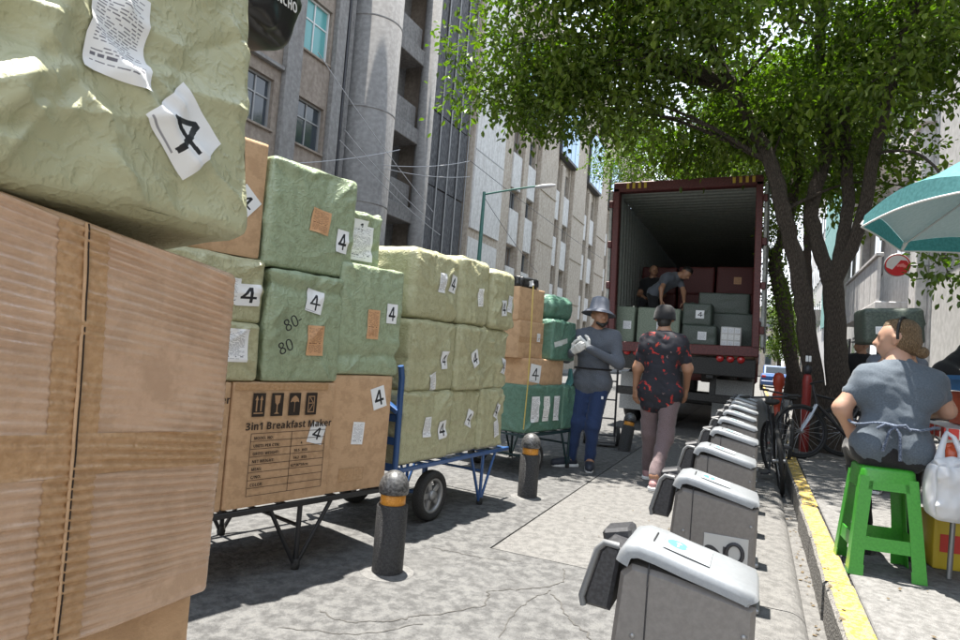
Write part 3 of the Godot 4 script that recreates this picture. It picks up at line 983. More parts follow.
	mats.carton_near = M("film-wrapped kraft carton", Color.WHITE, 0.20, {"spec": 0.85, "tex": noise_tex(0.03, lin(0.525, 0.345, 0.23), lin(0.55, 0.365, 0.245), {"seed": 71, "oct": 6, "gain": 0.62, "size": 1024}), "scale": Vector3(1.6, 1.6, 1.6), "bump": grey_tex("fine", 0.3), "depth": 0.04, "detail": dirt, "scale2": 0.9})

func goods(called: String, label: String, category: String, at: Vector3, turn: float, size: Vector3, m: Material, opt := {}) -> Array:
	# at: base centre in the world. Returns [thing, shape]
	var t := thing(called, label, category, at, turn, opt.get("group", ""))
	var soft: bool = opt.get("soft", true)
	var p := {"half": size * 0.5, "r": opt.get("r", 0.024 if soft else 0.008), "bulge": opt.get("bulge", 0.008 if soft else 0.006), "wr": opt.get("wr", 0.021 if soft else 0.003), "seed": float(taken.get(called, 0)) + opt.get("seed", 0.0), "n": opt.get("n", 50 if soft else 14)}
	if opt.has("ties"): p.ties = opt.ties
	if opt.has("stretch"): p.stretch = opt.stretch
	for key in ["flute", "nu", "nv"]:
		if opt.has(key): p[key] = opt[key]
	if opt.has("lump"): p.lump = opt.lump
	if opt.has("slump"): p.slump = opt.slump
	make_folds(p, opt.get("folds", 40 if soft else 3))
	obj("wrapping" if soft else "cardboard", soft_box(p), m, t)
	return [t, p]

func stick(t: Array, kind: String, face: int, at: Vector2, size: Vector2, rot := 0.0) -> void:
	var nm: String = {"four": "number_label", "shee": "paper_label", "tape": "tape_strip", "clea": "tape_strip"}[kind.substr(0, 4)]
	if kind == "four0": kind = ["four0", "four2", "four0", "four1"][(taken.get("bale", 0) * 3 + taken.get("carton", 0)) % 4]
	obj(nm, patch(t[1], face, at, size, rot, 0.0055 if t[1].wr > 0.01 else 0.003, 18, 18, true), label_mats[kind], t[0])

func wheel(parent: Node3D, c: Vector3, r: float, w: float, rim_mat: Material, spokes := 5) -> void:
	# axle along local x
	var xf := Transform3D(Basis(Vector3(0, 0, 1), PI / 2), c)
	var st := S()
	lathe(st, [Vector2(r * 0.70, -w * 0.42), Vector2(r * 0.86, -w * 0.5), Vector2(r * 0.97, -w * 0.40), Vector2(r, -w * 0.2), Vector2(r, w * 0.2), Vector2(r * 0.97, w * 0.40), Vector2(r * 0.86, w * 0.5), Vector2(r * 0.70, w * 0.42), Vector2(r * 0.66, 0), Vector2(r * 0.70, -w * 0.42)], 32, xf)
	var wh := obj("wheel", done(st), mats.black_rubber, parent)
	st = S()
	lathe(st, [Vector2(r * 0.60, -w * 0.34), Vector2(r * 0.71, -w * 0.40), Vector2(r * 0.71, w * 0.40), Vector2(r * 0.60, w * 0.34), Vector2(r * 0.60, -w * 0.34)], 32, xf)
	lathe(st, [Vector2(0, -w * 0.45), Vector2(r * 0.2, -w * 0.45), Vector2(r * 0.22, -w * 0.3), Vector2(r * 0.22, w * 0.3), Vector2(r * 0.2, w * 0.45), Vector2(0, w * 0.45)], 20, xf)
	for i in spokes:
		var a := TAU * i / spokes + 0.3
		var d := Vector3(0, cos(a), sin(a))
		bar(st, c + d * r * 0.15, c + d * r * 0.63, w * 0.5, r * 0.16, Vector3.RIGHT)
	obj("rim", done(st), rim_mat, wh)

# flat-bed porter's trolley; local x 0 is the street side, the bed runs towards -z
func trolley(label: String, m: Material, at: Vector3, turn: float, length: float, width: float, bed: float, legs: Array, wheels: Array, back := false) -> Node3D:
	var t := thing("porter_trolley", label, "trolley", at, turn, "trolleys loaded with cargo")
	for x in [-0.02, -width + 0.02]:
		var st := S()
		bar(st, Vector3(x, bed - 0.02, 0), Vector3(x, bed - 0.02, -length), 0.026, 0.026)
		obj("rail", done(st), m, t)
	for i in 6:
		var st := S()
		bar(st, Vector3(-0.03, bed - 0.016, -0.04 - i * (length - 0.08) / 5), Vector3(-width + 0.03, bed - 0.016, -0.04 - i * (length - 0.08) / 5), 0.02, 0.018)
		obj("crossbar", done(st), m, t)
	for z in legs:
		for x in [-0.02, -width + 0.02]:
			var st := S()
			var foot := Vector3(x, 0.03, -z)
			rod(st, foot, Vector3(x, bed - 0.03, -z), 0.013, 8)
			rod(st, foot + Vector3(0, 0.0, 0.012), Vector3(x, bed - 0.03, -z + 0.17), 0.011, 8)
			rod(st, foot + Vector3(0, 0.0, -0.012), Vector3(x, bed - 0.03, -z - 0.19), 0.011, 8)
			var leg := obj("leg", done(st), m, t)
			st = S()
			lathe(st, [Vector2(0, 0), Vector2(0.02, 0), Vector2(0.024, 0.02), Vector2(0.018, 0.05), Vector2(0, 0.052)], 12, Transform3D(Basis(), Vector3(x, 0, -z)))
			obj("rubber_foot", done(st), mats.black_rubber, leg)
		var st2 := S()
		rod(st2, Vector3(-0.02, bed * 0.62, -z), Vector3(-width + 0.02, bed * 0.62, -z), 0.010, 8)
		obj("leg_tie", done(st2), m, t)
	for w in wheels:
		for x in [-0.045, -width + 0.045]:
			wheel(t, Vector3(x, w[1], -w[0]), w[1], w[2], mats.steel_dull)
		var st := S()
		rod(st, Vector3(-0.02, w[1], -w[0]), Vector3(-width + 0.02, w[1], -w[0]), 0.014, 8)
		for x in [-0.1, -width + 0.1]:
			bar(st, Vector3(x, w[1], -w[0]), Vector3(x, bed - 0.03, -w[0]), 0.03, 0.03)
		obj("axle", done(st), m, t)
	if back:
		for x in [-0.02, -width + 0.02]:
			var st := S()
			tube(st, [Vector3(x, bed - 0.18, 0.02), Vector3(x, bed + 0.55, 0.03), Vector3(x, bed + 0.62, 0.05)], 0.019, 10)
			obj("upright", done(st), m, t)
		for y in [0.0, 0.16, 0.30]:
			var st := S()
			bar(st, Vector3(-0.02, bed + y, 0.025), Vector3(-width + 0.02, bed + y, 0.025), 0.045, 0.018, Vector3.RIGHT)
			obj("back_bar", done(st), m, t)
		var st := S()
		bar(st, Vector3(-0.02, bed + 0.34, 0.035), Vector3(-0.13, bed + 0.40, 0.05), 0.05, 0.03)
		bar(st, Vector3(-0.13, bed + 0.40, 0.05), Vector3(-0.16, bed - 0.1, 0.05), 0.05, 0.03)
		obj("bracket", done(st), m, t)
	return t

func along(base: Vector2, ang: float, s: float, inward: float, y: float) -> Vector3:
	# point s metres along a pile's street face and inward behind it
	var a := deg_to_rad(ang)
	return Vector3(base.x + sin(a) * s - cos(a) * inward, y, base.y - cos(a) * s - sin(a) * inward)

func cargo() -> void:
	make_labels()
	near_pile()
	first_trolley()
	second_trolley()
	third_trolley()

func near_pile() -> void:
	var A := Vector2(-1.0, -1.0)
	var ang := 2.0
	var yaw := -deg_to_rad(ang)
	var deck := M("worn plywood deck", Color.WHITE, 0.8, {"tex": noise_tex(0.03, lin(0.16, 0.10, 0.06), lin(0.26, 0.18, 0.11), {"seed": 73}), "scale": Vector3(3, 1, 0.4)})
	var c := along(A, ang, -0.43, 0.42, 0)
	var dolly := thing("platform_dolly", "low wooden dolly under the crushed carton at the front", "trolley", c, yaw)
	obj("deck", bx(Vector3(0, 0.15, 0), Vector3(0.78, 0.035, 0.86), 0.004), deck, dolly)
	for x in [-0.3, 0.3]:
		for z in [-0.33, 0.33]:
			wheel(dolly, Vector3(x, 0.066, z), 0.066, 0.035, mats.steel_dull, 3)
	var lower := goods("carton", "bottom carton under the crushed carton at the front left", "carton", along(A, ang, -0.415, 0.41, 0.169), yaw, Vector3(0.80, 0.475, 0.80), mats.carton, {"soft": false, "bulge": 0.012, "seed": 3.0})
	stick(lower, "tape", 0, Vector2(0.0, 0.0), Vector2(0.075, 0.46))
	var b := goods("carton", "large crushed carton with taped seams filling the left foreground", "carton", along(A, ang, -0.445, 0.385, 0.645), yaw, Vector3(0.84, 0.692, 0.86), mats.carton_near, {"soft": false, "r": 0.014, "bulge": 0.010, "wr": 0.013, "slump": 0.085, "flute": 0.0068, "nu": 70, "nv": 300, "seed": 4.0, "n": 40, "stretch": Vector3(1.0, 2.2, 1.2)})
	obj("tape_strip", patch(b[1], 0, Vector2(0.118, 0.0), Vector2(0.082, 0.668), 0.03, 0.0012, 12, 200, true), label_mats.tape, b[0])
	obj("tape_strip", patch(b[1], 0, Vector2(0.0, -0.03), Vector2(0.855, 0.068), 0.0, 0.0018, 90, 24, true), label_mats.tape, b[0])
	var bare: Dictionary = b[1].duplicate()
	bare.folds = []
	bare.erase("flute")
	for k in 2:
		var seam := S()
		var pts := []
		for j in 60:
			var v := -0.985 + 1.97 * j / 59.0
			pts.append(soft_point(bare, cube_at(0, (0.118 - v * 0.009 + k * 0.0045) / 0.43, v)) + Vector3(0.0055 - k * 0.0005, 0, 0))
		tube(seam, pts, 0.0028 - 0.0010 * k, 6)
		obj("seam_edge" if k == 0 else "seam_gap", done(seam), mats.carton if k == 0 else mats.ink_box, b[0])
	var rag := M("torn label remains", Color.WHITE, 0.9, {"tex": noise_tex(0.03, lin(0.30, 0.24, 0.15), lin(0.50, 0.46, 0.36), {"seed": 74}), "scale": 6.0})
	var torn := S()
	var ring := []
	for k in 22:
		var a := TAU * k / 22
		var rr := 0.028 * (1.0 + 0.35 * sin(a * 3.0 + 1.0) * sin(a * 5.0) + 0.2 * sin(a * 2.0))
		ring.append(soft_point(b[1], cube_at(0, (-0.12 + cos(a) * rr) / 0.43, (-0.225 + sin(a) * rr * 1.1) / 0.325)) + Vector3(0.004, 0, 0))
	var mid := soft_point(b[1], cube_at(0, -0.12 / 0.43, -0.225 / 0.325)) + Vector3(0.004, 0, 0)
	for k in 22: tri(torn, mid, ring[k], ring[(k + 1) % 22])
	obj("torn_patch", done(torn), rag, b[0])
	# the big bale on top
	var n := goods("bale", "large pale green bale with a printed sheet, topmost in the left foreground", "bale", along(A, ang, -0.41, 0.42, 1.335), yaw, Vector3(0.84, 0.70, 0.88), mats.bale_near, {"r": 0.034, "bulge": 0.008, "wr": 0.034, "lump": 0.28, "folds": 190, "n": 150, "seed": 7.0, "group": "bales"})
	n[0].rotation.z = 0.125
	n[0].position += Vector3(0.055, -0.04, 0.035)
	stick(n, "four0", 0, Vector2(0.262, -0.182), Vector2(0.125, 0.125), -0.72)
	stick(n, "sheet0", 0, Vector2(0.132, -0.062), Vector2(0.105, 0.17), -0.06)
	# black printed bag poking out behind
	var g := goods("plastic_bag", "black plastic bag with white print peeking over the near bale", "bag", along(A, ang, 0.27, 0.50, 1.985), yaw + 0.25, Vector3(0.42, 0.34, 0.28), mats.bag_black, {"r": 0.05, "bulge": 0.05, "wr": 0.03, "n": 26})
	var st := S()
	var face := Transform3D(Basis(Vector3.UP, PI / 2), Vector3(0.262, 0, 0))
	letters(st, "CUP", 0.036, face * Transform3D(Basis(Vector3(0, 0, 1), 0.18), Vector3(-0.03, 0.175, 0)), true)
	letters(st, "ENCHO", 0.036, face * Transform3D(Basis(Vector3(0, 0, 1), 0.18), Vector3(-0.03, 0.125, 0)), true)
	letters(st, "CENCHO", 0.028, face * Transform3D(Basis(Vector3(0, 0, 1), 0.18), Vector3(-0.03, 0.082, 0)), true)
	obj("lettering", st.commit(), mats.white_paper, g[0])

func carton_print(t: Array) -> void:
	# 3in1 Breakfast Maker: words, ruled table and handling marks on the street face
	var h: Vector3 = t[1].half
	var x := h.x + 0.0085
	var face := func(u: float, v: float) -> Transform3D:
		return Transform3D(Basis(Vector3.UP, PI / 2), Vector3(x, h.y + v, -u))
	var st := S()
	letters(st, "3in1 Breakfast Maker", 0.034, face.call(0.03, 0.085), true)
	var rows := ["MODEL NO:", "UNITS PER CTN:", "GROSS WEIGHT:", "NET WEIGHT:", "MEAS:", "C/NO:", "COLOR:"]
	for i in rows.size():
		letters(st, rows[i], 0.0135, face.call(-0.165, 0.030 - i * 0.036), true, true)
	for i in 4:
		letters(st, ["4", "10.5   KGS", "14.2   KGS", "62*36*58cm"][i], 0.0125, face.call(0.10, -0.006 - i * 0.036), true)
	obj("lettering", st.commit(), mats.ink_box, t[0])
	st = S()
	for i in 9:
		var v := 0.052 - i * 0.036
		box(st, Vector3(x - 0.0005, h.y + v, -0.03), Vector3(0.001, 0.0022, 0.42))
	for u in [-0.18, 0.04, 0.24]:
		box(st, Vector3(x - 0.0005, h.y - 0.092, -u), Vector3(0.001, 0.287, 0.0022))
	obj("table_rules", done(st), mats.ink_box, t[0])
	for k in 4:
		var im := Image.create_empty(48, 80, false, Image.FORMAT_RGB8)
		var ink := Color(0.17, 0.13, 0.10)
		var paper := Color(0.66, 0.52, 0.39)
		im.fill(ink)
		match k:
			0:
				for c in [0.32, 0.68]:
					fill_poly(im, [Vector2(c - 0.05, 0.25), Vector2(c + 0.05, 0.25), Vector2(c + 0.05, 0.78), Vector2(c - 0.05, 0.78)], paper)
					fill_poly(im, [Vector2(c, 0.10), Vector2(c + 0.14, 0.30), Vector2(c - 0.14, 0.30)], paper)
				fill_poly(im, [Vector2(0.12, 0.83), Vector2(0.88, 0.83), Vector2(0.88, 0.88), Vector2(0.12, 0.88)], paper)
			1:
				fill_poly(im, [Vector2(0.25, 0.1), Vector2(0.75, 0.1), Vector2(0.68, 0.42), Vector2(0.54, 0.52), Vector2(0.54, 0.82), Vector2(0.72, 0.9), Vector2(0.28, 0.9), Vector2(0.46, 0.82), Vector2(0.46, 0.52), Vector2(0.32, 0.42)], paper)
			2:
				fill_poly(im, [Vector2(0.12, 0.42), Vector2(0.2, 0.26), Vector2(0.36, 0.16), Vector2(0.5, 0.12), Vector2(0.64, 0.16), Vector2(0.8, 0.26), Vector2(0.88, 0.42), Vector2(0.7, 0.38), Vector2(0.5, 0.42), Vector2(0.3, 0.38)], paper)
				fill_poly(im, [Vector2(0.47, 0.4), Vector2(0.53, 0.4), Vector2(0.53, 0.85), Vector2(0.47, 0.85)], paper)
			3:
				for q in [[0.2, 0.15, 0.8, 0.19], [0.2, 0.45, 0.8, 0.49], [0.2, 0.85, 0.8, 0.89], [0.2, 0.15, 0.27, 0.89], [0.73, 0.15, 0.8, 0.89]]:
					fill_poly(im, [Vector2(q[0], q[1]), Vector2(q[2], q[1]), Vector2(q[2], q[3]), Vector2(q[0], q[3])], paper)
				fill_poly(im, [Vector2(0.3, 0.2), Vector2(0.38, 0.2), Vector2(0.7, 0.44), Vector2(0.62, 0.44)], paper)
				fill_poly(im, [Vector2(0.3, 0.82), Vector2(0.38, 0.82), Vector2(0.7, 0.52), Vector2(0.62, 0.52)], paper)
		var s := S()
		var u0 := -0.155 + k * 0.098
		var c := Vector3(x, h.y + 0.185, -u0)
		var hw := 0.033
		var hh := 0.055
		flat(s)
		quad_uv(s, [c + Vector3(0, -hh, hw), c + Vector3(0, -hh, -hw), c + Vector3(0, hh, -hw), c + Vector3(0, hh, hw)], [Vector2(0, 1), Vector2(1, 1), Vector2(1, 0), Vector2(0, 0)])
		obj("handling_mark", done(s), M("handling mark print", Color.WHITE, 0.85, {"tex": tex_of(im), "tri": false}), t[0])

func first_trolley() -> void:
	var A := Vector2(-2.03, -2.63)
	var ang := 15.3
	var yaw := -deg_to_rad(ang)
	var black := M("black painted steel", lin(0.02, 0.02, 0.022), 0.45, {"metal": 0.2, "tri": false})
	trolley("black steel trolley on thin legs under the breakfast maker carton", black, along(A, ang, -1.05, 0.0, 0), yaw, 1.62, 0.74, 0.345, [1.05], [[0.22, 0.13, 0.06]])
	# bottom row of cartons
	var a := goods("carton", "carton ending in ker beside the breakfast maker carton", "carton", along(A, ang, -0.745, 0.33, 0.347), yaw, Vector3(0.64, 0.58, 0.62), mats.carton, {"soft": false, "seed": 1.0})
	stick(a, "sheet0", 0, Vector2(0.20, 0.02), Vector2(0.06, 0.10))
	var st := S()
	var fx := Transform3D(Basis(Vector3.UP, PI / 2), Vector3(0.3285, 0.29, 0))
	letters(st, "3in1 Breakfast Maker", 0.034, fx * Transform3D(Basis(), Vector3(0.06, 0.21, 0)), true)
	letters(st, "Breakfast\nwith chips\ncooking", 0.017, fx * Transform3D(Basis(), Vector3(0.22, -0.19, 0)), true)
	obj("lettering", st.commit(), mats.ink_box, a[0])
	var b := goods("carton", "carton printed 3in1 Breakfast Maker with handling symbols and a ruled table", "carton", along(A, ang, -0.14, 0.33, 0.347), yaw, Vector3(0.64, 0.58, 0.575), mats.carton, {"soft": false, "seed": 1.5, "bulge": 0.004, "wr": 0.001})
	carton_print(b)
	stick(b, "four0", 0, Vector2(0.19, 0.035), Vector2(0.095, 0.105), -0.25)
	stick(b, "tape", 0, Vector2(-0.02, 0.27), Vector2(0.52, 0.035))
	var c := goods("carton", "plain carton at the trolley's end beside the blue uprights", "carton", along(A, ang, 0.36, 0.33, 0.347), yaw - 0.06, Vector3(0.64, 0.62, 0.40), mats.carton, {"soft": false, "seed": 2.5})
	stick(c, "four0", 0, Vector2(0.105, 0.19), Vector2(0.095, 0.12), 0.28)
	stick(c, "sheet0", 0, Vector2(-0.02, 0.0), Vector2(0.075, 0.12), -0.06)
	stick(c, "tape", 0, Vector2(-0.04, -0.22), Vector2(0.16, 0.07))
	# second row
	var o1 := goods("bale", "flat olive bale with a printed sheet, wedged on the breakfast maker cartons", "bale", along(A, ang, -0.62, 0.33, 0.928), yaw, Vector3(0.64, 0.27, 0.62), mats.bale_olive, {"group": "bales"})
	stick(o1, "sheet0", 0, Vector2(0.16, 0.03), Vector2(0.16, 0.15))
	var o2 := goods("bale", "flat olive bale below the tall carton with a label four", "bale", along(A, ang, -0.61, 0.35, 1.195), yaw + 0.03, Vector3(0.64, 0.30, 0.60), mats.bale_olive, {"group": "bales"})
	stick(o2, "sheet0", 0, Vector2(0.10, -0.01), Vector2(0.14, 0.12))
	stick(o2, "four0", 0, Vector2(0.21, -0.02), Vector2(0.12, 0.10), 0.06)
	var g1 := goods("bale", "green bale marked 80-80 with a tan paper label", "bale", along(A, ang, -0.07, 0.33, 0.928), yaw + 0.02, Vector3(0.64, 0.54, 0.45), mats.bale_green, {"group": "bales", "ties": [[0.72, 0.02]]})
	stick(g1, "four0", 0, Vector2(0.03, 0.135), Vector2(0.10, 0.115), -0.18)
	stick(g1, "sheet2", 0, Vector2(0.05, -0.06), Vector2(0.10, 0.15), 0.02)
	st = S()
	var hx := Transform3D(Basis(Vector3.UP, PI / 2), Vector3(0.372, 0.27, 0))
	letters(st, "80", 0.055, hx * Transform3D(Basis(Vector3(0, 0, 1), 0.45), Vector3(-0.15, -0.10, 0)))
	letters(st, "80-", 0.055, hx * Transform3D(Basis(Vector3(0, 0, 1), 0.55), Vector3(-0.12, 0.02, 0)))
	obj("marker_writing", st.commit(), mats.ink, g1[0])
	var g2 := goods("bale", "green bale overhanging the trolley end above the plain carton", "bale", along(A, ang, 0.375, 0.33, 0.968), yaw - 0.05, Vector3(0.64, 0.60, 0.44), mats.bale_green, {"group": "bales", "ties": [[-0.62, 0.02]]})
	stick(g2, "sheet2", 0, Vector2(0.0, -0.02), Vector2(0.085, 0.16))
	stick(g2, "four0", 0, Vector2(0.13, 0.05), Vector2(0.075, 0.11))
	# top row
	var t1 := goods("carton", "upright carton with a diamond label four, highest on the first trolley", "carton", along(A, ang, -0.66, 0.36, 1.50), yaw, Vector3(0.60, 0.55, 0.66), mats.carton, {"soft": false, "seed": 3.1})
	stick(t1, "four0", 0, Vector2(0.235, -0.02), Vector2(0.115, 0.115), -0.72)
	st = S()
	var kx := Transform3D(Basis(Vector3.UP, PI / 2), Vector3(0.309, 0.275, 0))
	letters(st, "41", 0.032, kx * Transform3D(Basis(), Vector3(0.16, 0.16, 0)), true)
	letters(st, "88", 0.032, kx * Transform3D(Basis(), Vector3(0.13, -0.10, 0)), true)
	obj("lettering", st.commit(), mats.ink_box, t1[0])
	var t2 := goods("bale", "tallest green bale with a tan label, top of the first trolley", "bale", along(A, ang, -0.055, 0.35, 1.475), yaw + 0.02, Vector3(0.62, 0.53, 0.53), mats.bale_green, {"group": "bales", "seed": 2.0})
	stick(t2, "sheet2", 0, Vector2(0.025, 0.0), Vector2(0.12, 0.12), -0.08)
	stick(t2, "four0", 0, Vector2(0.175, -0.075), Vector2(0.075, 0.12), -0.05)
	var t3 := goods("bale", "small green bale behind the top row carrying a printed sheet", "bale", along(A, ang, 0.36, 0.40, 1.565), yaw - 0.05, Vector3(0.50, 0.31, 0.30), mats.bale_green, {"group": "bales", "seed": 5.0})
	stick(t3, "sheet0", 0, Vector2(0.0, -0.02), Vector2(0.15, 0.20))
	stick(t3, "four1", 0, Vector2(-0.02, 0.065), Vector2(0.10, 0.09))

func second_trolley() -> void:
	var A := Vector2(-1.955, -3.42)
	var ang := 6.5
	var yaw := -deg_to_rad(ang)
	var blue := M("blue painted steel", lin(0.025, 0.085, 0.24), 0.42, {"metal": 0.1, "tri": false, "coat": 0.3})
	trolley("blue steel trolley with rubber wheels carrying nine olive bales", blue, along(A, ang, 0.0, -0.01, 0), yaw, 1.46, 0.72, 0.40, [1.06], [[0.42, 0.165, 0.075]], true)
	var cols := [[0.03, 0.585], [0.59, 1.00], [1.005, 1.38]]
	var rows := [[0.402, 0.46], [0.865, 0.46], [1.325, 0.46]]
	var row_name := ["bottom row", "middle row", "top row"]
	var col_name := ["nearest the blue uprights", "in the middle column", "at the street end"]
	for r in 3:
		for c in 3:
			var w: float = cols[c][1] - cols[c][0]
			var o := goods("bale", "olive wrapped bale, %s, %s of the blue trolley's nine" % [row_name[r], col_name[c]], "bale", along(A, ang, (cols[c][0] + cols[c][1]) * 0.5 + 0.012 * ((r * 7 + c * 3) % 3 - 1), 0.34 + 0.015 * ((r + c * 2) % 3), rows[r][0] - (0.0 if r == 0 else 0.01)), yaw + 0.03 * ((r * 5 + c * 2) % 3 - 1), Vector3(0.66, rows[r][1] + (0.03 if r == 2 and c == 1 else 0.0), w), mats.bale_olive, {"group": "bales", "r": 0.032 if r < 2 else 0.055, "bulge": 0.012, "wr": 0.024, "ties": [[0.1 * (c - 1), 0.007]]})
			var lab := [[["four0", 0.16, -0.03, 0.12], ["sheet0", -0.02, 0.0, 0.0]], [["four0", 0.05, 0.02, -0.4]], [["four0", 0.05, 0.06, -0.4], ["sheet0", 0.06, -0.08, 0.3]]]
			if r == 1: lab = [[["four0", 0.12, -0.02, 0.05], ["sheet0", 0.0, -0.17, 0.35]], [["four0", 0.02, 0.0, 0.5]], [["four0", 0.12, -0.05, -0.2]]]
			if r == 2: lab = [[["four0", 0.17, 0.04, -0.15], ["sheet0", 0.03, 0.03, 0.0]], [["sheet1", 0.05, -0.03, 0.1]], [["four0", -0.02, -0.06, 0.1], ["sheet0", 0.08, -0.02, -0.1]]]
			for l in lab[c]:
				stick(o, l[0], 0, Vector2(clampf(l[1], -w * 0.33, w * 0.33), l[2]), Vector2(0.085, 0.12) if l[0].begins_with("four") else Vector2(0.075, 0.13), l[3])

func third_trolley() -> void:
	var A := Vector2(-1.93, -5.62)
	var ang := 13.0
	var yaw := -deg_to_rad(ang)
	var black := M("dark green painted steel", lin(0.02, 0.045, 0.05), 0.5, {"metal": 0.2, "tri": false})
	trolley("dark trolley behind the man in the bucket hat", black, along(A, ang, -0.03, 0.0, 0), yaw, 1.25, 0.74, 0.40, [0.95], [[0.3, 0.15, 0.07]])
	var g := goods("bale", "wide green bale with three paper sheets under the cartons", "bale", along(A, ang, 0.36, 0.36, 0.402), yaw, Vector3(0.70, 0.45, 0.70), mats.bale_teal, {"group": "bales", "seed": 11.0})
	for i in 3: stick(g, "sheet%d" % (i % 2), 0, Vector2(-0.19 + i * 0.20, 0.0), Vector2(0.14 - 0.03 * mini(i, 1), 0.24))
	var g0 := goods("bale", "far green bale at the dark trolley's end beside blue trousers", "bale", along(A, ang, 0.95, 0.36, 0.402), yaw, Vector3(0.70, 0.45, 0.46), mats.bale_teal, {"group": "bales", "seed": 12.0})
	var c1 := goods("carton", "flat carton with a big label four behind cart three's rope", "carton", along(A, ang, 0.39, 0.38, 0.842), yaw + 0.04, Vector3(0.66, 0.26, 0.74), mats.carton, {"soft": false})
	c1[0].set_meta("label", "flat long carton with a label four lying on the wide green bale")
	stick(c1, "four0", 0, Vector2(-0.22, -0.01), Vector2(0.20, 0.17), -0.1)
	stick(c1, "four1", 1, Vector2(-0.05, -0.03), Vector2(0.17, 0.16), 0.05)
	var c2 := goods("carton", "square carton stacked between flat carton and topmost open carton", "carton", along(A, ang, 0.17, 0.42, 1.098), yaw, Vector3(0.64, 0.355, 0.44), mats.carton, {"soft": false})
	stick(c2, "sheet0", 0, Vector2(0.12, 0.03), Vector2(0.06, 0.08))
	stick(c2, "tape", 0, Vector2(0.0, 0.0), Vector2(0.43, 0.05))
	var c3 := goods("carton", "topmost carton of the third pile, dark goods showing at its top", "carton", along(A, ang, 0.17, 0.42, 1.450), yaw - 0.03, Vector3(0.60, 0.32, 0.44), mats.carton, {"soft": false})
	var m := goods("plastic_bag", "dark printed bag lying on the topmost carton of the third pile", "bag", along(A, ang, 0.12, 0.30, 1.765), yaw, Vector3(0.34, 0.10, 0.34), mats.bag_black, {"r": 0.03, "wr": 0.02, "n": 14})
	stick(m, "sheet0", 0, Vector2(0.0, 0.0), Vector2(0.08, 0.05), 0.2)
	var g1 := goods("bale", "green bale with a pale tape band beside the bucket hat man", "bale", along(A, ang, 0.68, 0.36, 1.098), yaw + 0.05, Vector3(0.66, 0.40, 0.52), mats.bale_teal, {"group": "bales", "seed": 13.0})
	stick(g1, "clear_tape", 0, Vector2(-0.1, -0.02), Vector2(0.28, 0.05), 0.2)
	var g2 := goods("bale", "rounded teal bale at the top behind the bucket hat", "bale", along(A, ang, 0.72, 0.40, 1.488), yaw - 0.05, Vector3(0.62, 0.27, 0.50), mats.bale_teal, {"group": "bales", "seed": 14.0, "r": 0.1})
	var g3 := goods("bale", "dark teal bale behind the topmost carton of the third pile", "bale", along(A, ang, 0.55, 0.95, 1.098), yaw, Vector3(0.44, 0.70, 0.5), mats.bale_teal, {"group": "bales", "seed": 15.0, "r": 0.1})
	var sup := goods("bale", "teal bale low at the back of the third pile", "bale", along(A, ang, 0.55, 0.98, 0.402), yaw, Vector3(0.40, 0.68, 0.6), mats.bale_teal, {"group": "bales", "seed": 16.0})
	var st := S()
	for k in 2:
		var p := along(A, ang, 0.005, 0.02 + k * 0.03, 0)
		tube(st, [p + Vector3(0.0, 1.78, 0), p + Vector3(0.02, 1.3, 0.02), p + Vector3(0.03, 0.9, 0.03), p + Vector3(0.02, 0.45, 0.03)], 0.006, 6)
		break
	tag(obj("rope", done(st), M("yellow rope", lin(0.55, 0.42, 0.12), 0.8, {"tri": false})), "yellow rope tied down the corner of the third pile", "rope")

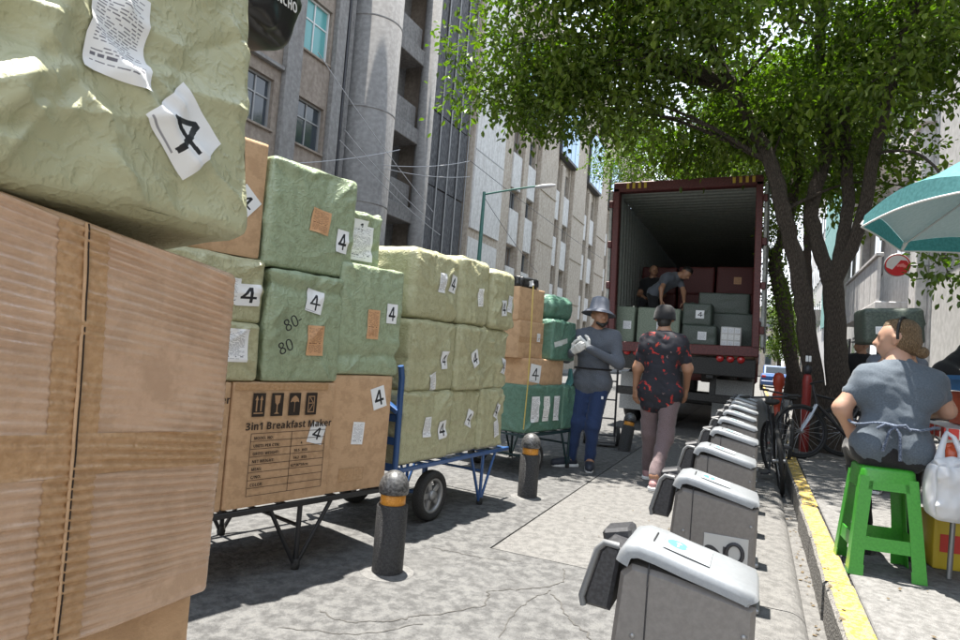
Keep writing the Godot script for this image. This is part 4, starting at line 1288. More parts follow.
# ================================================================ street furniture
func bike_docks() -> void:
	var side := M("grey powder-coated steel", Color.WHITE, 0.5, {"tex": noise_tex(0.04, lin(0.165, 0.152, 0.142), lin(0.20, 0.187, 0.175), {"seed": 80, "oct": 7, "gain": 0.75}), "scale": 2.5, "metal": 0.15, "world": true})
	var top := M("silver dock cap", Color.WHITE, 0.36, {"tex": noise_tex(0.04, lin(0.235, 0.25, 0.265), lin(0.27, 0.285, 0.30), {"seed": 81, "oct": 7, "gain": 0.75}), "scale": 3.5, "metal": 0.2, "world": true})
	var dark := M("black dock head", Color.WHITE, 0.45, {"tex": noise_tex(0.05, lin(0.02, 0.02, 0.022), lin(0.045, 0.045, 0.05), {"seed": 82}), "scale": 4.0})
	var rim := M("grey dock head rim", lin(0.16, 0.165, 0.17), 0.45, {"tri": false})
	# sticker on the cap
	var im := Image.create_empty(128, 96, false, Image.FORMAT_RGB8)
	im.fill(Color(0.58, 0.60, 0.62))
	fill_disc(im, Vector2(0.27, 0.5), 0.24, Color(0.34, 0.50, 0.52))
	for k in 5: fill_poly(im, [Vector2(0.45, 0.16 + k * 0.15), Vector2(0.95 - 0.08 * (k % 2), 0.16 + k * 0.15), Vector2(0.95 - 0.08 * (k % 2), 0.24 + k * 0.15), Vector2(0.45, 0.24 + k * 0.15)], Color(0.74, 0.76, 0.77))
	fill_poly(im, [Vector2(0.2, 0.42), Vector2(0.28, 0.34), Vector2(0.36, 0.42), Vector2(0.30, 0.42), Vector2(0.30, 0.62), Vector2(0.26, 0.62), Vector2(0.26, 0.42)], Color(0.9, 0.94, 0.94))
	var sticker := M("dock sticker", Color.WHITE, 0.4, {"tex": tex_of(im), "tri": false})
	var w := 0.15
	var ord := ["nearest", "second", "third", "fourth", "fifth", "sixth", "seventh", "eighth", "ninth", "farthest"]
	var first: Node3D
	for i in 10:
		var at := Vector3(0, 0, -1.14 - 0.772 * i)
		var label := "grey bike dock, %s in the row beside the kerb" % ord[i]
		if i == 0: label = "closest grey bike dock with a sloping silver top, bottom of the picture"
		if i == 1: label = "second closest grey bike dock, carrying a white square emblem"
		if i > 0:
			var c := copy_of(first, label, at + Vector3(0.006 * sin(i * 2.3), 0, 0.012 * sin(i * 4.1)), 0.02 * sin(i * 1.9))
			if i == 1: dock_emblem(c)
			continue
		first = thing("bike_dock", label, "bike dock", at, 0.0, "row of bike docks")
		var st := S()
		var body := PackedVector2Array([Vector2(-0.235, 0.0), Vector2(0.02, 0.0), Vector2(0.02, 0.788), Vector2(-0.12, 0.812), Vector2(-0.18, 0.818), Vector2(-0.198, 0.80), Vector2(-0.208, 0.66)])
		prism(st, body, -w, 0.0, Transform3D(), 0.008)
		obj("body", done(st), side, first)
		# cap: rounded section swept along the top
		st = S()
		smooth(st)
		var path := [Vector2(0.0235, 0.800), Vector2(0.018, 0.811), Vector2(-0.03, 0.824), Vector2(-0.09, 0.838), Vector2(-0.135, 0.850), Vector2(-0.168, 0.856), Vector2(-0.192, 0.850), Vector2(-0.203, 0.836), Vector2(-0.208, 0.822)]
		var rings := []
		for k in path.size():
			var t0: Vector2 = (path[mini(k + 1, path.size() - 1)] - path[maxi(k - 1, 0)]).normalized()
			var nn := Vector2(t0.y, -t0.x)
			var ring := []
			for s in 13:
				var q: Array = [[0.5, -0.024], [0.5, -0.014], [0.492, -0.007], [0.472, -0.0025], [0.44, -0.0005], [0.25, 0.0], [0.0, 0.0], [-0.25, 0.0], [-0.44, -0.0005], [-0.472, -0.0025], [-0.492, -0.007], [-0.5, -0.014], [-0.5, -0.024]][s]
				var zz: float = -w * 0.5 + (w + 0.006) * q[0]
				var hh: float = q[1]
				ring.append(Vector3(path[k].x + nn.x * hh, path[k].y + nn.y * hh, zz))
			rings.append(ring)
		for k in path.size() - 1:
			for s in 12:
				quad(st, rings[k][s], rings[k][s + 1], rings[k + 1][s + 1], rings[k + 1][s])
		obj("cap", done(st), top, first)
		# cap seam
		st = S()
		tube(st, [Vector3(-0.150, 0.79, 0.0072), Vector3(-0.150, 0.84, -0.012), Vector3(-0.150, 0.8545, -0.05), Vector3(-0.150, 0.8545, -0.1), Vector3(-0.150, 0.84, -0.138)], 0.0014, 5)
		rod(st, Vector3(-0.152, 0.0, 0.0005), Vector3(-0.150, 0.79, 0.0005), 0.0014, 5)
		obj("cap_seam", done(st), dark, first)
		st = S()
		flat(st)
		quad_uv(st, [Vector3(-0.132, 0.8512, -0.028), Vector3(-0.055, 0.8320, -0.028), Vector3(-0.055, 0.8320, -0.122), Vector3(-0.132, 0.8512, -0.122)], [Vector2(0, 1), Vector2(1, 1), Vector2(1, 0), Vector2(0, 0)])
		obj("sticker", done(st), sticker, first)
		# slanted black head and its small reader
		st = S()
		prism(st, PackedVector2Array([Vector2(-0.200, 0.838), Vector2(-0.226, 0.842), Vector2(-0.238, 0.830), Vector2(-0.262, 0.742), Vector2(-0.256, 0.728), Vector2(-0.214, 0.726)]), -w + 0.02, -0.012, Transform3D(), 0.006)
		var head := obj("head", done(st), dark, first)
		st = S()
		tube(st, [Vector3(-0.204, 0.842, -0.012), Vector3(-0.230, 0.844, -0.010), Vector3(-0.242, 0.830, -0.010), Vector3(-0.264, 0.745, -0.010), Vector3(-0.260, 0.728, -0.012)], 0.006, 6)
		obj("head_rim", done(st), rim, head)
		st = S()
		box(st, Vector3(-0.225, 0.862, -w + 0.035), Vector3(0.055, 0.035, 0.06), 0.006, Transform3D(Basis(Vector3(0, 0, 1), 0.25), Vector3(0.21, 0.055, 0)))
		obj("card_reader", done(st), dark, head)
		st = S()
		box(st, Vector3(-0.10, 0.012, -w * 0.5), Vector3(0.34, 0.024, 0.24), 0.006)
		obj("foot_plate", done(st), mats.steel_dull, first)
		for q in [Vector2(0.004, 0.74), Vector2(0.004, 0.62), Vector2(-0.17, 0.70)]:
			st = S()
			lathe(st, [Vector2(0.0045, 0), Vector2(0.0045, 0.0015), Vector2(0, 0.002)], 10, Transform3D(Basis(Vector3.RIGHT, PI / 2), Vector3(q.x, q.y, 0.0)))
			obj("bolt", done(st), mats.steel_dull, first)

func dock_emblem(d: Node3D) -> void:
	var pl := S()
	flat(pl)
	box(pl, Vector3(-0.057, 0.660, 0.0015), Vector3(0.115, 0.092, 0.003), 0.001)
	var plate := obj("emblem_plate", done(pl), M("worn white sticker", lin(0.42, 0.42, 0.41), 0.6, {"tri": false}), d)
	var st := S()
	letters(st, "2", 0.062, Transform3D(Basis(Vector3(0, 0, 1), PI / 2), Vector3(-0.083, 0.658, 0.0035)), true)
	obj("emblem_digit", st.commit(), mats.frame_dark, plate)
	st = S()
	var ring := []
	for k in 24: ring.append(Vector3(-0.034 + 0.021 * cos(TAU * k / 24), 0.662 + 0.026 * sin(TAU * k / 24), 0.004))
	tube(st, ring, 0.0055, 6, Vector3.BACK, 1.0, true)
	obj("emblem_ring", done(st), mats.frame_dark, plate)

func bollards() -> void:
	var iron := M("black painted iron", Color.WHITE, 0.5, {"tex": noise_tex(0.04, lin(0.018, 0.018, 0.02), lin(0.06, 0.06, 0.06), {"seed": 83, "oct": 6, "gain": 0.65}), "scale": 3.0, "bump": grey_tex("grain", 0.09), "depth": 0.3})
	var band := M("amber reflective band", Color.WHITE, 0.4, {"tex": noise_tex(0.04, lin(0.52, 0.20, 0.02), lin(0.72, 0.33, 0.05), {"seed": 84}), "scale": 4.0})
	var cap := M("worn grey iron dome", Color.WHITE, 0.36, {"tex": noise_tex(0.03, lin(0.04, 0.04, 0.042), lin(0.17, 0.17, 0.17), {"seed": 85, "oct": 6, "gain": 0.65}), "scale": 3.0, "metal": 0.3})
	var b := thing("bollard", "black bollard with an amber band beside the trolley wheel", "bollard", Vector3(-1.656, 0, -2.868), 0.0, "bollards along the lane")
	var st := S()
	lathe(st, [Vector2(0.079, 0), Vector2(0.079, 0.335), Vector2(0.074, 0.343), Vector2(0.060, 0.345)], 32)
	obj("post", done(st), iron, b)
	st = S()
	lathe(st, [Vector2(0.060, 0.338), Vector2(0.064, 0.345), Vector2(0.064, 0.395), Vector2(0.060, 0.398)], 32)
	obj("reflective_band", done(st), band, b)
	st = S()
	var prof := [Vector2(0.060, 0.395), Vector2(0.073, 0.397), Vector2(0.077, 0.408)]
	for k in 9: prof.append(Vector2(0.077 * cos(k * PI / 16) if k < 8 else 0.0, 0.425 + 0.088 * sin(k * PI / 16)))
	lathe(st, prof, 32)
	obj("dome", done(st), cap, b)
	st = S()
	var ring := [Vector2(0.0, 0.004)]
	lathe(st, [Vector2(0.135, 0.001), Vector2(0.12, 0.005), Vector2(0.078, 0.007)], 32)
	obj("concrete_footing", done(st), mats.pavement, b)
	copy_of(b, "black bollard with an amber band before the man in blue trousers", Vector3(-1.635, 0, -4.96), 0.7)
	var c := copy_of(b, "bent black bollard leaning between the two standing men", Vector3(-1.5, 0, -8.3), 1.3)
	c.rotation = Vector3(0.05, 1.3, -0.2)
	c.position.y = -0.02

func lamp_and_wires() -> void:
	var green := M("green painted pole", lin(0.045, 0.14, 0.115), 0.5, {"tri": false})
	var l := thing("street_lamp", "green street lamp with a curved arm before the cream office block", "street lamp", Vector3(-9.9, 0.14, -22.1))
	var st := S()
	tube(st, [Vector3.ZERO, Vector3(0, 3.0, 0), Vector3(0, 6.95, 0)], [0.12, 0.09, 0.06], 12)
	obj("pole", done(st), green, l)
	st = S()
	var arm := []
	for k in 9:
		var t := k / 8.0
		arm.append(Vector3(2.1 * t, 6.85 + 0.32 * t - 0.06 * t * t, 0))
	tube(st, arm, 0.035, 8)
	obj("arm", done(st), green, l)
	st = S()
	ball(st, Vector3(2.42, 7.10, 0), Vector3(0.42, 0.075, 0.12), 8, Basis(Vector3(0, 0, 1), 0.08))
	obj("luminaire", done(st), mats.frame_white, l)
	var w := [[Vector3(-11, 6.58, -16.7), Vector3(-11, 8.58, -22.9)], [Vector3(-11, 6.49, -16.72), Vector3(-11, 7.97, -23.0)], [Vector3(-11, 6.97, -14.64), Vector3(-11, 5.56, -20.0)], [Vector3(-11, 6.62, -14.45), Vector3(-11, 5.19, -20.87)], [Vector3(-11, 8.55, -13.2), Vector3(-11, 5.9, -20.2)], [Vector3(-11, 4.87, -10.9), Vector3(-11, 7.35, -17.6)], [Vector3(-11, 8.6, -22.9), Vector3(-10.6, 8.2, -46.0)], [Vector3(-9.9, 6.9, -22.1), Vector3(-11.6, 5.6, -34.0)]]
	var names := ["upper near-level wire crossing the round column", "lower near-level wire crossing the round column", "upper of two slanting wires across the loggias", "lower of two slanting wires across the loggias", "longest slanting wire over the beige office block", "wire rising from the near bales to the round column", "long wire running along the cream office block", "wire slung from the green street lamp to the facade"]
	var pale := M("sunbleached cable", lin(0.36, 0.36, 0.37), 0.6, {"tri": false})
	for i in w.size():
		st = S()
		var pts := []
		for k in 13:
			var t := k / 12.0
			pts.append(w[i][0].lerp(w[i][1], t) + Vector3(0, -0.5 * t * (1.0 - t), 0))
		tube(st, pts, 0.013, 5)
		tag(obj("overhead_wire", done(st), pale if i < 6 else mats.wire), names[i], "wire", "overhead wires on the left facades")

# ================================================================ truck
func ribbed(st: SurfaceTool, p0: Vector3, dir: Vector3, up: Vector3, out: Vector3, length: float, height: float, pitch: float, depth: float) -> void:
	flat(st)
	var n := int(length / pitch)
	var pts := []
	for i in n:
		for k in [[0.0, 0.0], [0.35, 0.0], [0.5, 1.0], [0.85, 1.0]]:
			pts.append(p0 + dir * (i + k[0]) * pitch + out * depth * k[1])
	pts.append(p0 + dir * n * pitch)
	for i in pts.size() - 1:
		quad(st, pts[i], pts[i + 1], pts[i + 1] + up * height, pts[i] + up * height)

func truck() -> void:
	var maroon := M("maroon container paint", Color.WHITE, 0.55, {"tex": noise_tex(0.04, lin(0.075, 0.018, 0.018), lin(0.14, 0.035, 0.032), {"seed": 90, "oct": 6}), "scale": 1.2})
	var inner := M("grey green container lining", Color.WHITE, 0.6, {"tex": noise_tex(0.03, lin(0.27, 0.29, 0.27), lin(0.36, 0.38, 0.355), {"seed": 91, "oct": 6}), "scale": 0.9})
	var chassis := M("black chassis", Color.WHITE, 0.7, {"tex": noise_tex(0.04, lin(0.018, 0.017, 0.016), lin(0.05, 0.047, 0.043), {"seed": 92}), "scale": 2.0})
	var ply := M("container floor planks", Color.WHITE, 0.8, {"tex": noise_tex(0.03, lin(0.10, 0.07, 0.05), lin(0.18, 0.13, 0.09), {"seed": 93}), "scale": Vector3(3, 1, 0.3)})
	var lampred := M("red lamp lens", lin(0.42, 0.02, 0.02), 0.2, {"tri": false, "coat": 0.6})
	var flap := M("grey mud flap", Color.WHITE, 0.7, {"tex": noise_tex(0.03, lin(0.30, 0.31, 0.31), lin(0.42, 0.43, 0.43), {"seed": 94}), "scale": 2.0})
	var hz := M("yellow hazard stripe", lin(0.60, 0.42, 0.05), 0.6, {"tri": false})
	# local origin: ground under the middle of the container's rear end; the container runs towards -z
	var t := thing("container_truck", "open maroon container truck backed up the street under the trees", "truck", Vector3(-1.17, 0, -11.2))
	var cont := Node3D.new()
	cont.name = "container"
	t.add_child(cont)
	cont.rotation.z = 0.028
	var fl := 1.46
	var tp := 4.20
	var hw := 1.22
	var L := 12.2
	for s in [-1, 1]:
		obj("corner_post", bx(Vector3(s * (hw - 0.055), (fl + tp) / 2, -0.09), Vector3(0.11, tp - fl, 0.18), 0.012), maroon, cont)
		var st := S()
		ribbed(st, Vector3(s * (hw - 0.045), fl, -0.18), Vector3(0, 0, -1), Vector3.UP, Vector3(s, 0, 0), L - 0.3, tp - fl, 0.28, 0.035)
		obj("side_wall", done(st), inner, cont)
		st = S()
		ribbed(st, Vector3(s * (hw - 0.040), fl, -0.18), Vector3(0, 0, -1), Vector3.UP, Vector3(s, 0, 0), L - 0.3, tp - fl, 0.28, 0.035)
		obj("side_skin", done(st), maroon, cont)
		obj("side_rail", bx(Vector3(s * (hw - 0.03), fl - 0.07, -L / 2 - 0.1), Vector3(0.06, 0.14, L - 0.2), 0.01), maroon, cont)
	obj("header", bx(Vector3(0, tp + 0.02, -0.09), Vector3(hw * 2, 0.17, 0.18), 0.012), maroon, cont)
	for s in [-1, 1]:
		for k in 4:
			var st := S()
			box(st, Vector3(s * (0.72 + k * 0.10) + 0.05, tp + 0.035, 0.002), Vector3(0.045, 0.10, 0.004), 0.0, Transform3D())
			obj("hazard_stripe", done(st), hz, cont)
	obj("sill", bx(Vector3(0, fl - 0.05, -0.09), Vector3(hw * 2, 0.17, 0.18), 0.012), maroon, cont)
	obj("floor", bx(Vector3(0, fl - 0.02, -L / 2), Vector3(hw * 2 - 0.1, 0.05, L - 0.3)), ply, cont)
	var st := S()
	ribbed(st, Vector3(-hw + 0.06, tp - 0.03, -0.18), Vector3(0, 0, -1), Vector3(1, 0, 0), Vector3.DOWN, L - 0.3, hw * 2 - 0.12, 0.22, 0.022)
	obj("roof", done(st), inner, cont)
	obj("roof_skin", bx(Vector3(0, tp + 0.03, -L / 2 - 0.1), Vector3(hw * 2 - 0.04, 0.03, L - 0.3)), maroon, cont)
	obj("front_wall", bx(Vector3(0, (fl + tp) / 2, -L + 0.03), Vector3(hw * 2 - 0.1, tp - fl, 0.06)), inner, cont)
	for s in [-1, 1]:
		# doors folded back along the sides
		var d := obj("door", bx(Vector3(s * (hw + 0.045), (fl + tp) / 2, -0.62), Vector3(0.05, tp - fl - 0.04, 1.16), 0.01), M("weathered door lining", Color.WHITE, 0.6, {"tex": noise_tex(0.03, lin(0.28, 0.29, 0.27), lin(0.46, 0.47, 0.44), {"seed": 95, "oct": 6, "gain": 0.65}), "scale": Vector3(1, 0.5, 1)}), cont)
		for zz in [-0.25, -0.85]:
			st = S()
			rod(st, Vector3(s * (hw + 0.085), fl - 0.05, zz), Vector3(s * (hw + 0.085), tp, zz), 0.016, 8)
			obj("lock_rod", done(st), mats.steel_dull, d)
		for k in 4:
			obj("hinge", bx(Vector3(s * (hw + 0.035), fl + 0.3 + k * 0.72, -0.02), Vector3(0.07, 0.12, 0.05), 0.008), maroon, d)
	# chassis
	for s in [-1, 1]:
		obj("chassis_beam", bx(Vector3(s * 0.45, fl - 0.35, -L / 2), Vector3(0.12, 0.32, L - 0.2), 0.01), chassis, t)
	obj("bolster", bx(Vector3(0, fl - 0.30, -0.16), Vector3(2.3, 0.30, 0.16), 0.015), chassis, t)
	obj("bumper_beam", bx(Vector3(0, 0.62, -0.3), Vector3(2.2, 0.14, 0.12), 0.015), chassis, t)
	for s in [-1, 1]:
		obj("bumper_strut", bx(Vector3(s * 0.5, 0.9, -0.3), Vector3(0.1, 0.55, 0.1), 0.01), chassis, t)
		for k in 3:
			st = S()
			lathe(st, [Vector2(0.062, 0), Vector2(0.062, 0.02), Vector2(0.045, 0.035), Vector2(0, 0.04)], 16, Transform3D(Basis(Vector3.RIGHT, PI / 2), Vector3(s * (0.60 + k * 0.16), 1.30, -0.085)))
			obj("tail_lamp", done(st), lampred, t)
		obj("mud_flap", bx(Vector3(s * 0.80, 0.60, -0.72), Vector3(0.64, 0.68, 0.02), 0.004), flap, t)
		for axle in 3:
			for k in 2:
				tyre_big(t, Vector3(s * (0.98 - k * 0.34), 0.5, -1.5 - axle * 1.3), chassis)
			if s > 0: obj("axle", bx(Vector3(0, 0.5, -1.5 - axle * 1.3), Vector3(1.9, 0.14, 0.14), 0.02), chassis, t)
	# tractor unit, far beyond
	obj("cab", bx(Vector3(0, 1.75, -13.6), Vector3(2.4, 2.3, 2.0), 0.12), maroon, t)
	for s in [-1, 1]:
		tyre_big(t, Vector3(s * 0.98, 0.5, -13.9), chassis)
		tyre_big(t, Vector3(s * 0.98, 0.5, -10.6), chassis)
	obj("tractor_frame", bx(Vector3(0, 0.75, -12.6), Vector3(0.9, 0.25, 4.4), 0.02), chassis, t)
	# load inside
	var T := Vector3(-1.17, 0, -11.2)
	var inside := fl + 0.012
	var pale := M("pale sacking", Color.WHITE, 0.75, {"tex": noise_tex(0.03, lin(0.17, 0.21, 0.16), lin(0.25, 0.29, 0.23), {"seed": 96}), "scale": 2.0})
	var loads := [
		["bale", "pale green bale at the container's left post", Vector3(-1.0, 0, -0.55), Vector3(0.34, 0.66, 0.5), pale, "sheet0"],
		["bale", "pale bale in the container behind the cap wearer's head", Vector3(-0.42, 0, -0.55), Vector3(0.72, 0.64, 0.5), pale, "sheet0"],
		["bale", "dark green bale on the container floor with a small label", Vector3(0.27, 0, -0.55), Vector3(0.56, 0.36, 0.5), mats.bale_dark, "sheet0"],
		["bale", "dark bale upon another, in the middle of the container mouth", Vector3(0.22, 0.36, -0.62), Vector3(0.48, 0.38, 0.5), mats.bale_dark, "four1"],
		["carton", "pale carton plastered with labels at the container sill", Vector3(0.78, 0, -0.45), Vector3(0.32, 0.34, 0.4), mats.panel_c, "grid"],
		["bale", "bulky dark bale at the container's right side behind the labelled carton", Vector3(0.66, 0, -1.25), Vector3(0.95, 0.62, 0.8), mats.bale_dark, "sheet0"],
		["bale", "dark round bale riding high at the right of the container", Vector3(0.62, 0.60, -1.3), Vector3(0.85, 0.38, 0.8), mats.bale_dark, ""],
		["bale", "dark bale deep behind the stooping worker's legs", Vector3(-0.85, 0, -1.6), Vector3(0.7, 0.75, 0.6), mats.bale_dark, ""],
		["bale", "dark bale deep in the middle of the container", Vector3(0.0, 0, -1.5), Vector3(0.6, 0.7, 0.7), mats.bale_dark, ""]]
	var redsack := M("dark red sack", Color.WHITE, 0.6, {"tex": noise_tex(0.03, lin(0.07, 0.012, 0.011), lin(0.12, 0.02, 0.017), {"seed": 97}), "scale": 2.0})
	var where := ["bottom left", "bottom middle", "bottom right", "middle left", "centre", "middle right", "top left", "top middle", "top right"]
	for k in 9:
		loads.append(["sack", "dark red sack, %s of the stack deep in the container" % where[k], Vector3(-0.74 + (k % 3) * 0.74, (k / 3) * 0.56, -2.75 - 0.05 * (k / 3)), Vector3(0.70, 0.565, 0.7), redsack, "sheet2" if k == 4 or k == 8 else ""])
	for q in loads:
		var pos: Vector3 = T + q[2] + Vector3(-0.042 * ((q[2].y + inside) / 1.5), inside + q[2].x * 0.028, 0)
		var gds := goods(q[0], q[1], q[0], pos, 0.0, q[3], q[4], {"soft": q[0] != "carton", "n": 14, "wr": 0.02 if q[0] != "carton" else 0.002, "group": {"bale": "bales", "sack": "red sacks in the container", "carton": ""}[q[0]]})
		if q[5] == "grid":
			for a in 3:
				for b in 3: stick(gds, "sheet%d" % (b % 2), 1, Vector2(-0.1 + a * 0.1, -0.11 + b * 0.11), Vector2(0.08, 0.085))
		elif q[5] != "": stick(gds, q[5], 1, Vector2(0.05, 0.0), Vector2(0.14, 0.14))

func tyre_big(t: Node3D, c: Vector3, m: Material) -> void:
	wheel(t, c, 0.5, 0.28, m, 6)

# ================================================================ bicycles
func bicycle(label: String, at: Vector3, turn: float, lean: float, frame: Material, fork: Material, steer := 0.0) -> Node3D:
	# local: rides towards -x, wheels in the xy plane; origin on the ground between the wheels
	var b := thing("bicycle", label, "bicycle", at, turn, "bicycles by the trees")
	b.rotation = Vector3(lean, turn, 0.0)
	b.rotation_order = EULER_ORDER_YXZ
	var r := 0.335
	for s in [-1, 1]:
		var c := Vector3(s * 0.53, r, 0)
		var st := S()
		var ring := []
		for k in 36: ring.append(c + Vector3(cos(TAU * k / 36), sin(TAU * k / 36), 0) * (r - 0.022))
		tube(st, ring, 0.022, 8, Vector3.BACK, 1.0, true)
		var wh := obj("wheel", done(st), mats.black_rubber, b)
		st = S()
		ring = []
		for k in 36: ring.append(c + Vector3(cos(TAU * k / 36), sin(TAU * k / 36), 0) * (r - 0.052))
		tube(st, ring, 0.011, 6, Vector3.BACK, 1.0, true)
		obj("rim", done(st), mats.frame_dark, wh)
		st = S()
		for k in 20:
			var a := TAU * k / 20
			rod(st, c + Vector3(0, 0, 0.025 * (1 if k % 2 else -1)), c + Vector3(cos(a), sin(a), 0) * (r - 0.055), 0.0022, 4)
		obj("spokes", done(st), mats.steel, wh)
		st = S()
		rod(st, c + Vector3(0, 0, -0.06), c + Vector3(0, 0, 0.06), 0.022, 10)
		obj("hub", done(st), mats.steel_dull, wh)
		if s < 0 and absf(steer) > 0.0:
			for q in [wh]:
				q.position = c * Vector3(1, 0, 1) - (c * Vector3(1, 0, 1)).rotated(Vector3.UP, steer)
				q.rotation.y = steer
	var bb := Vector3(0.03, 0.28, 0)
	var seat := Vector3(0.20, 0.80, 0)
	var head := Vector3(-0.38, 0.80, 0)
	var st := S()
	tube(st, [head + Vector3(0.012, -0.1, 0), bb], 0.019, 8)
	tube(st, [head, Vector3(0.165, 0.70, 0)], 0.016, 8)
	tube(st, [bb, seat], 0.016, 8)
	for s in [-1, 1]:
		rod(st, bb + Vector3(0, 0, s * 0.02), Vector3(0.53, r, s * 0.06), 0.010, 6)
		rod(st, Vector3(0.17, 0.70, s * 0.015), Vector3(0.53, r, s * 0.06), 0.008, 6)
	tube(st, [head + Vector3(0.03, -0.13, 0), head + Vector3(-0.012, 0.04, 0)], 0.021, 8)
	obj("frame", done(st), frame, b)
	st = S()
	for s in [-1, 1]:
		tube(st, [head + Vector3(0.02, -0.12, s * 0.03), head + Vector3(-0.06, -0.3, s * 0.055), Vector3(-0.53, r, s * 0.058)], [0.016, 0.015, 0.010], 8)
	obj("fork", done(st), fork, b)
	st = S()
	tube(st, [head + Vector3(-0.01, 0.03, 0), head + Vector3(-0.03, 0.14, 0)], 0.014, 8)
	tube(st, [head + Vector3(0.02, 0.15, -0.30), head + Vector3(-0.03, 0.14, -0.12), head + Vector3(-0.035, 0.14, 0), head + Vector3(-0.03, 0.14, 0.12), head + Vector3(0.02, 0.15, 0.30)], 0.012, 8)
	var hb := obj("handlebar", done(st), mats.frame_dark, b)
	for s in [-1, 1]:
		st = S()
		rod(st, head + Vector3(0.012, 0.149, s * 0.2), head + Vector3(0.024, 0.151, s * 0.31), 0.017, 8)
		obj("grip", done(st), mats.black_rubber, hb)
	st = S()
	rod(st, seat + Vector3(-0.01, -0.03, 0), seat + Vector3(0.02, 0.10, 0), 0.012, 8)
	obj("seat_post", done(st), mats.steel_dull, b)
	st = S()
	ball(st, seat + Vector3(0.07, 0.12, 0), Vector3(0.10, 0.035, 0.075), 8)
	tube(st, [seat + Vector3(0.05, 0.12, 0), seat + Vector3(-0.12, 0.12, 0)], [0.04, 0.018], 8)
	obj("saddle", done(st), mats.black_rubber, b)
	st = S()
	lathe(st, [Vector2(0.03, -0.004), Vector2(0.09, -0.004), Vector2(0.09, 0.004), Vector2(0.03, 0.004)], 24, Transform3D(Basis(Vector3.RIGHT, PI / 2), bb + Vector3(0, 0, 0.04)))
	var cr := obj("chainring", done(st), mats.frame_dark, b)
	for s in [-1, 1]:
		st = S()
		var e := bb + Vector3(0.12 * s, -0.12 * s, s * 0.08)
		bar(st, bb + Vector3(0, 0, s * 0.06), e, 0.022, 0.014)
		box(st, e + Vector3(0, 0, s * 0.05), Vector3(0.09, 0.02, 0.08), 0.004)
		obj("pedal_crank", done(st), mats.frame_dark, cr)
	return b

func bicycles() -> void:
	var black := M("black bicycle paint", lin(0.015, 0.015, 0.018), 0.35, {"tri": false})
	var white := M("pale blue fork", lin(0.50, 0.55, 0.62), 0.35, {"tri": false})
	var grey := M("dark grey bicycle paint", lin(0.05, 0.05, 0.055), 0.4, {"tri": false})
	bicycle("black bicycle with a pale fork parked before the big trunk", Vector3(1.06, 0.113, -8.95), 0.12, -0.10, black, white, 0.25)
	bicycle("dark bicycle parked behind the pale-forked one, near the woman's elbow", Vector3(1.60, 0.113, -9.65), -0.05, 0.08, grey, grey)
	bicycle("black bicycle standing end-on in the gutter by the bike docks", Vector3(0.275, -0.075, -7.75), PI / 2 - 0.06, 0.13, black, grey, 0.3).rotation.y = -PI / 2 + 0.04
	bicycle("grey bicycle behind the end-on bicycle in the gutter", Vector3(0.30, -0.075, -9.35), -PI / 2 + 0.10, -0.10, grey, black)

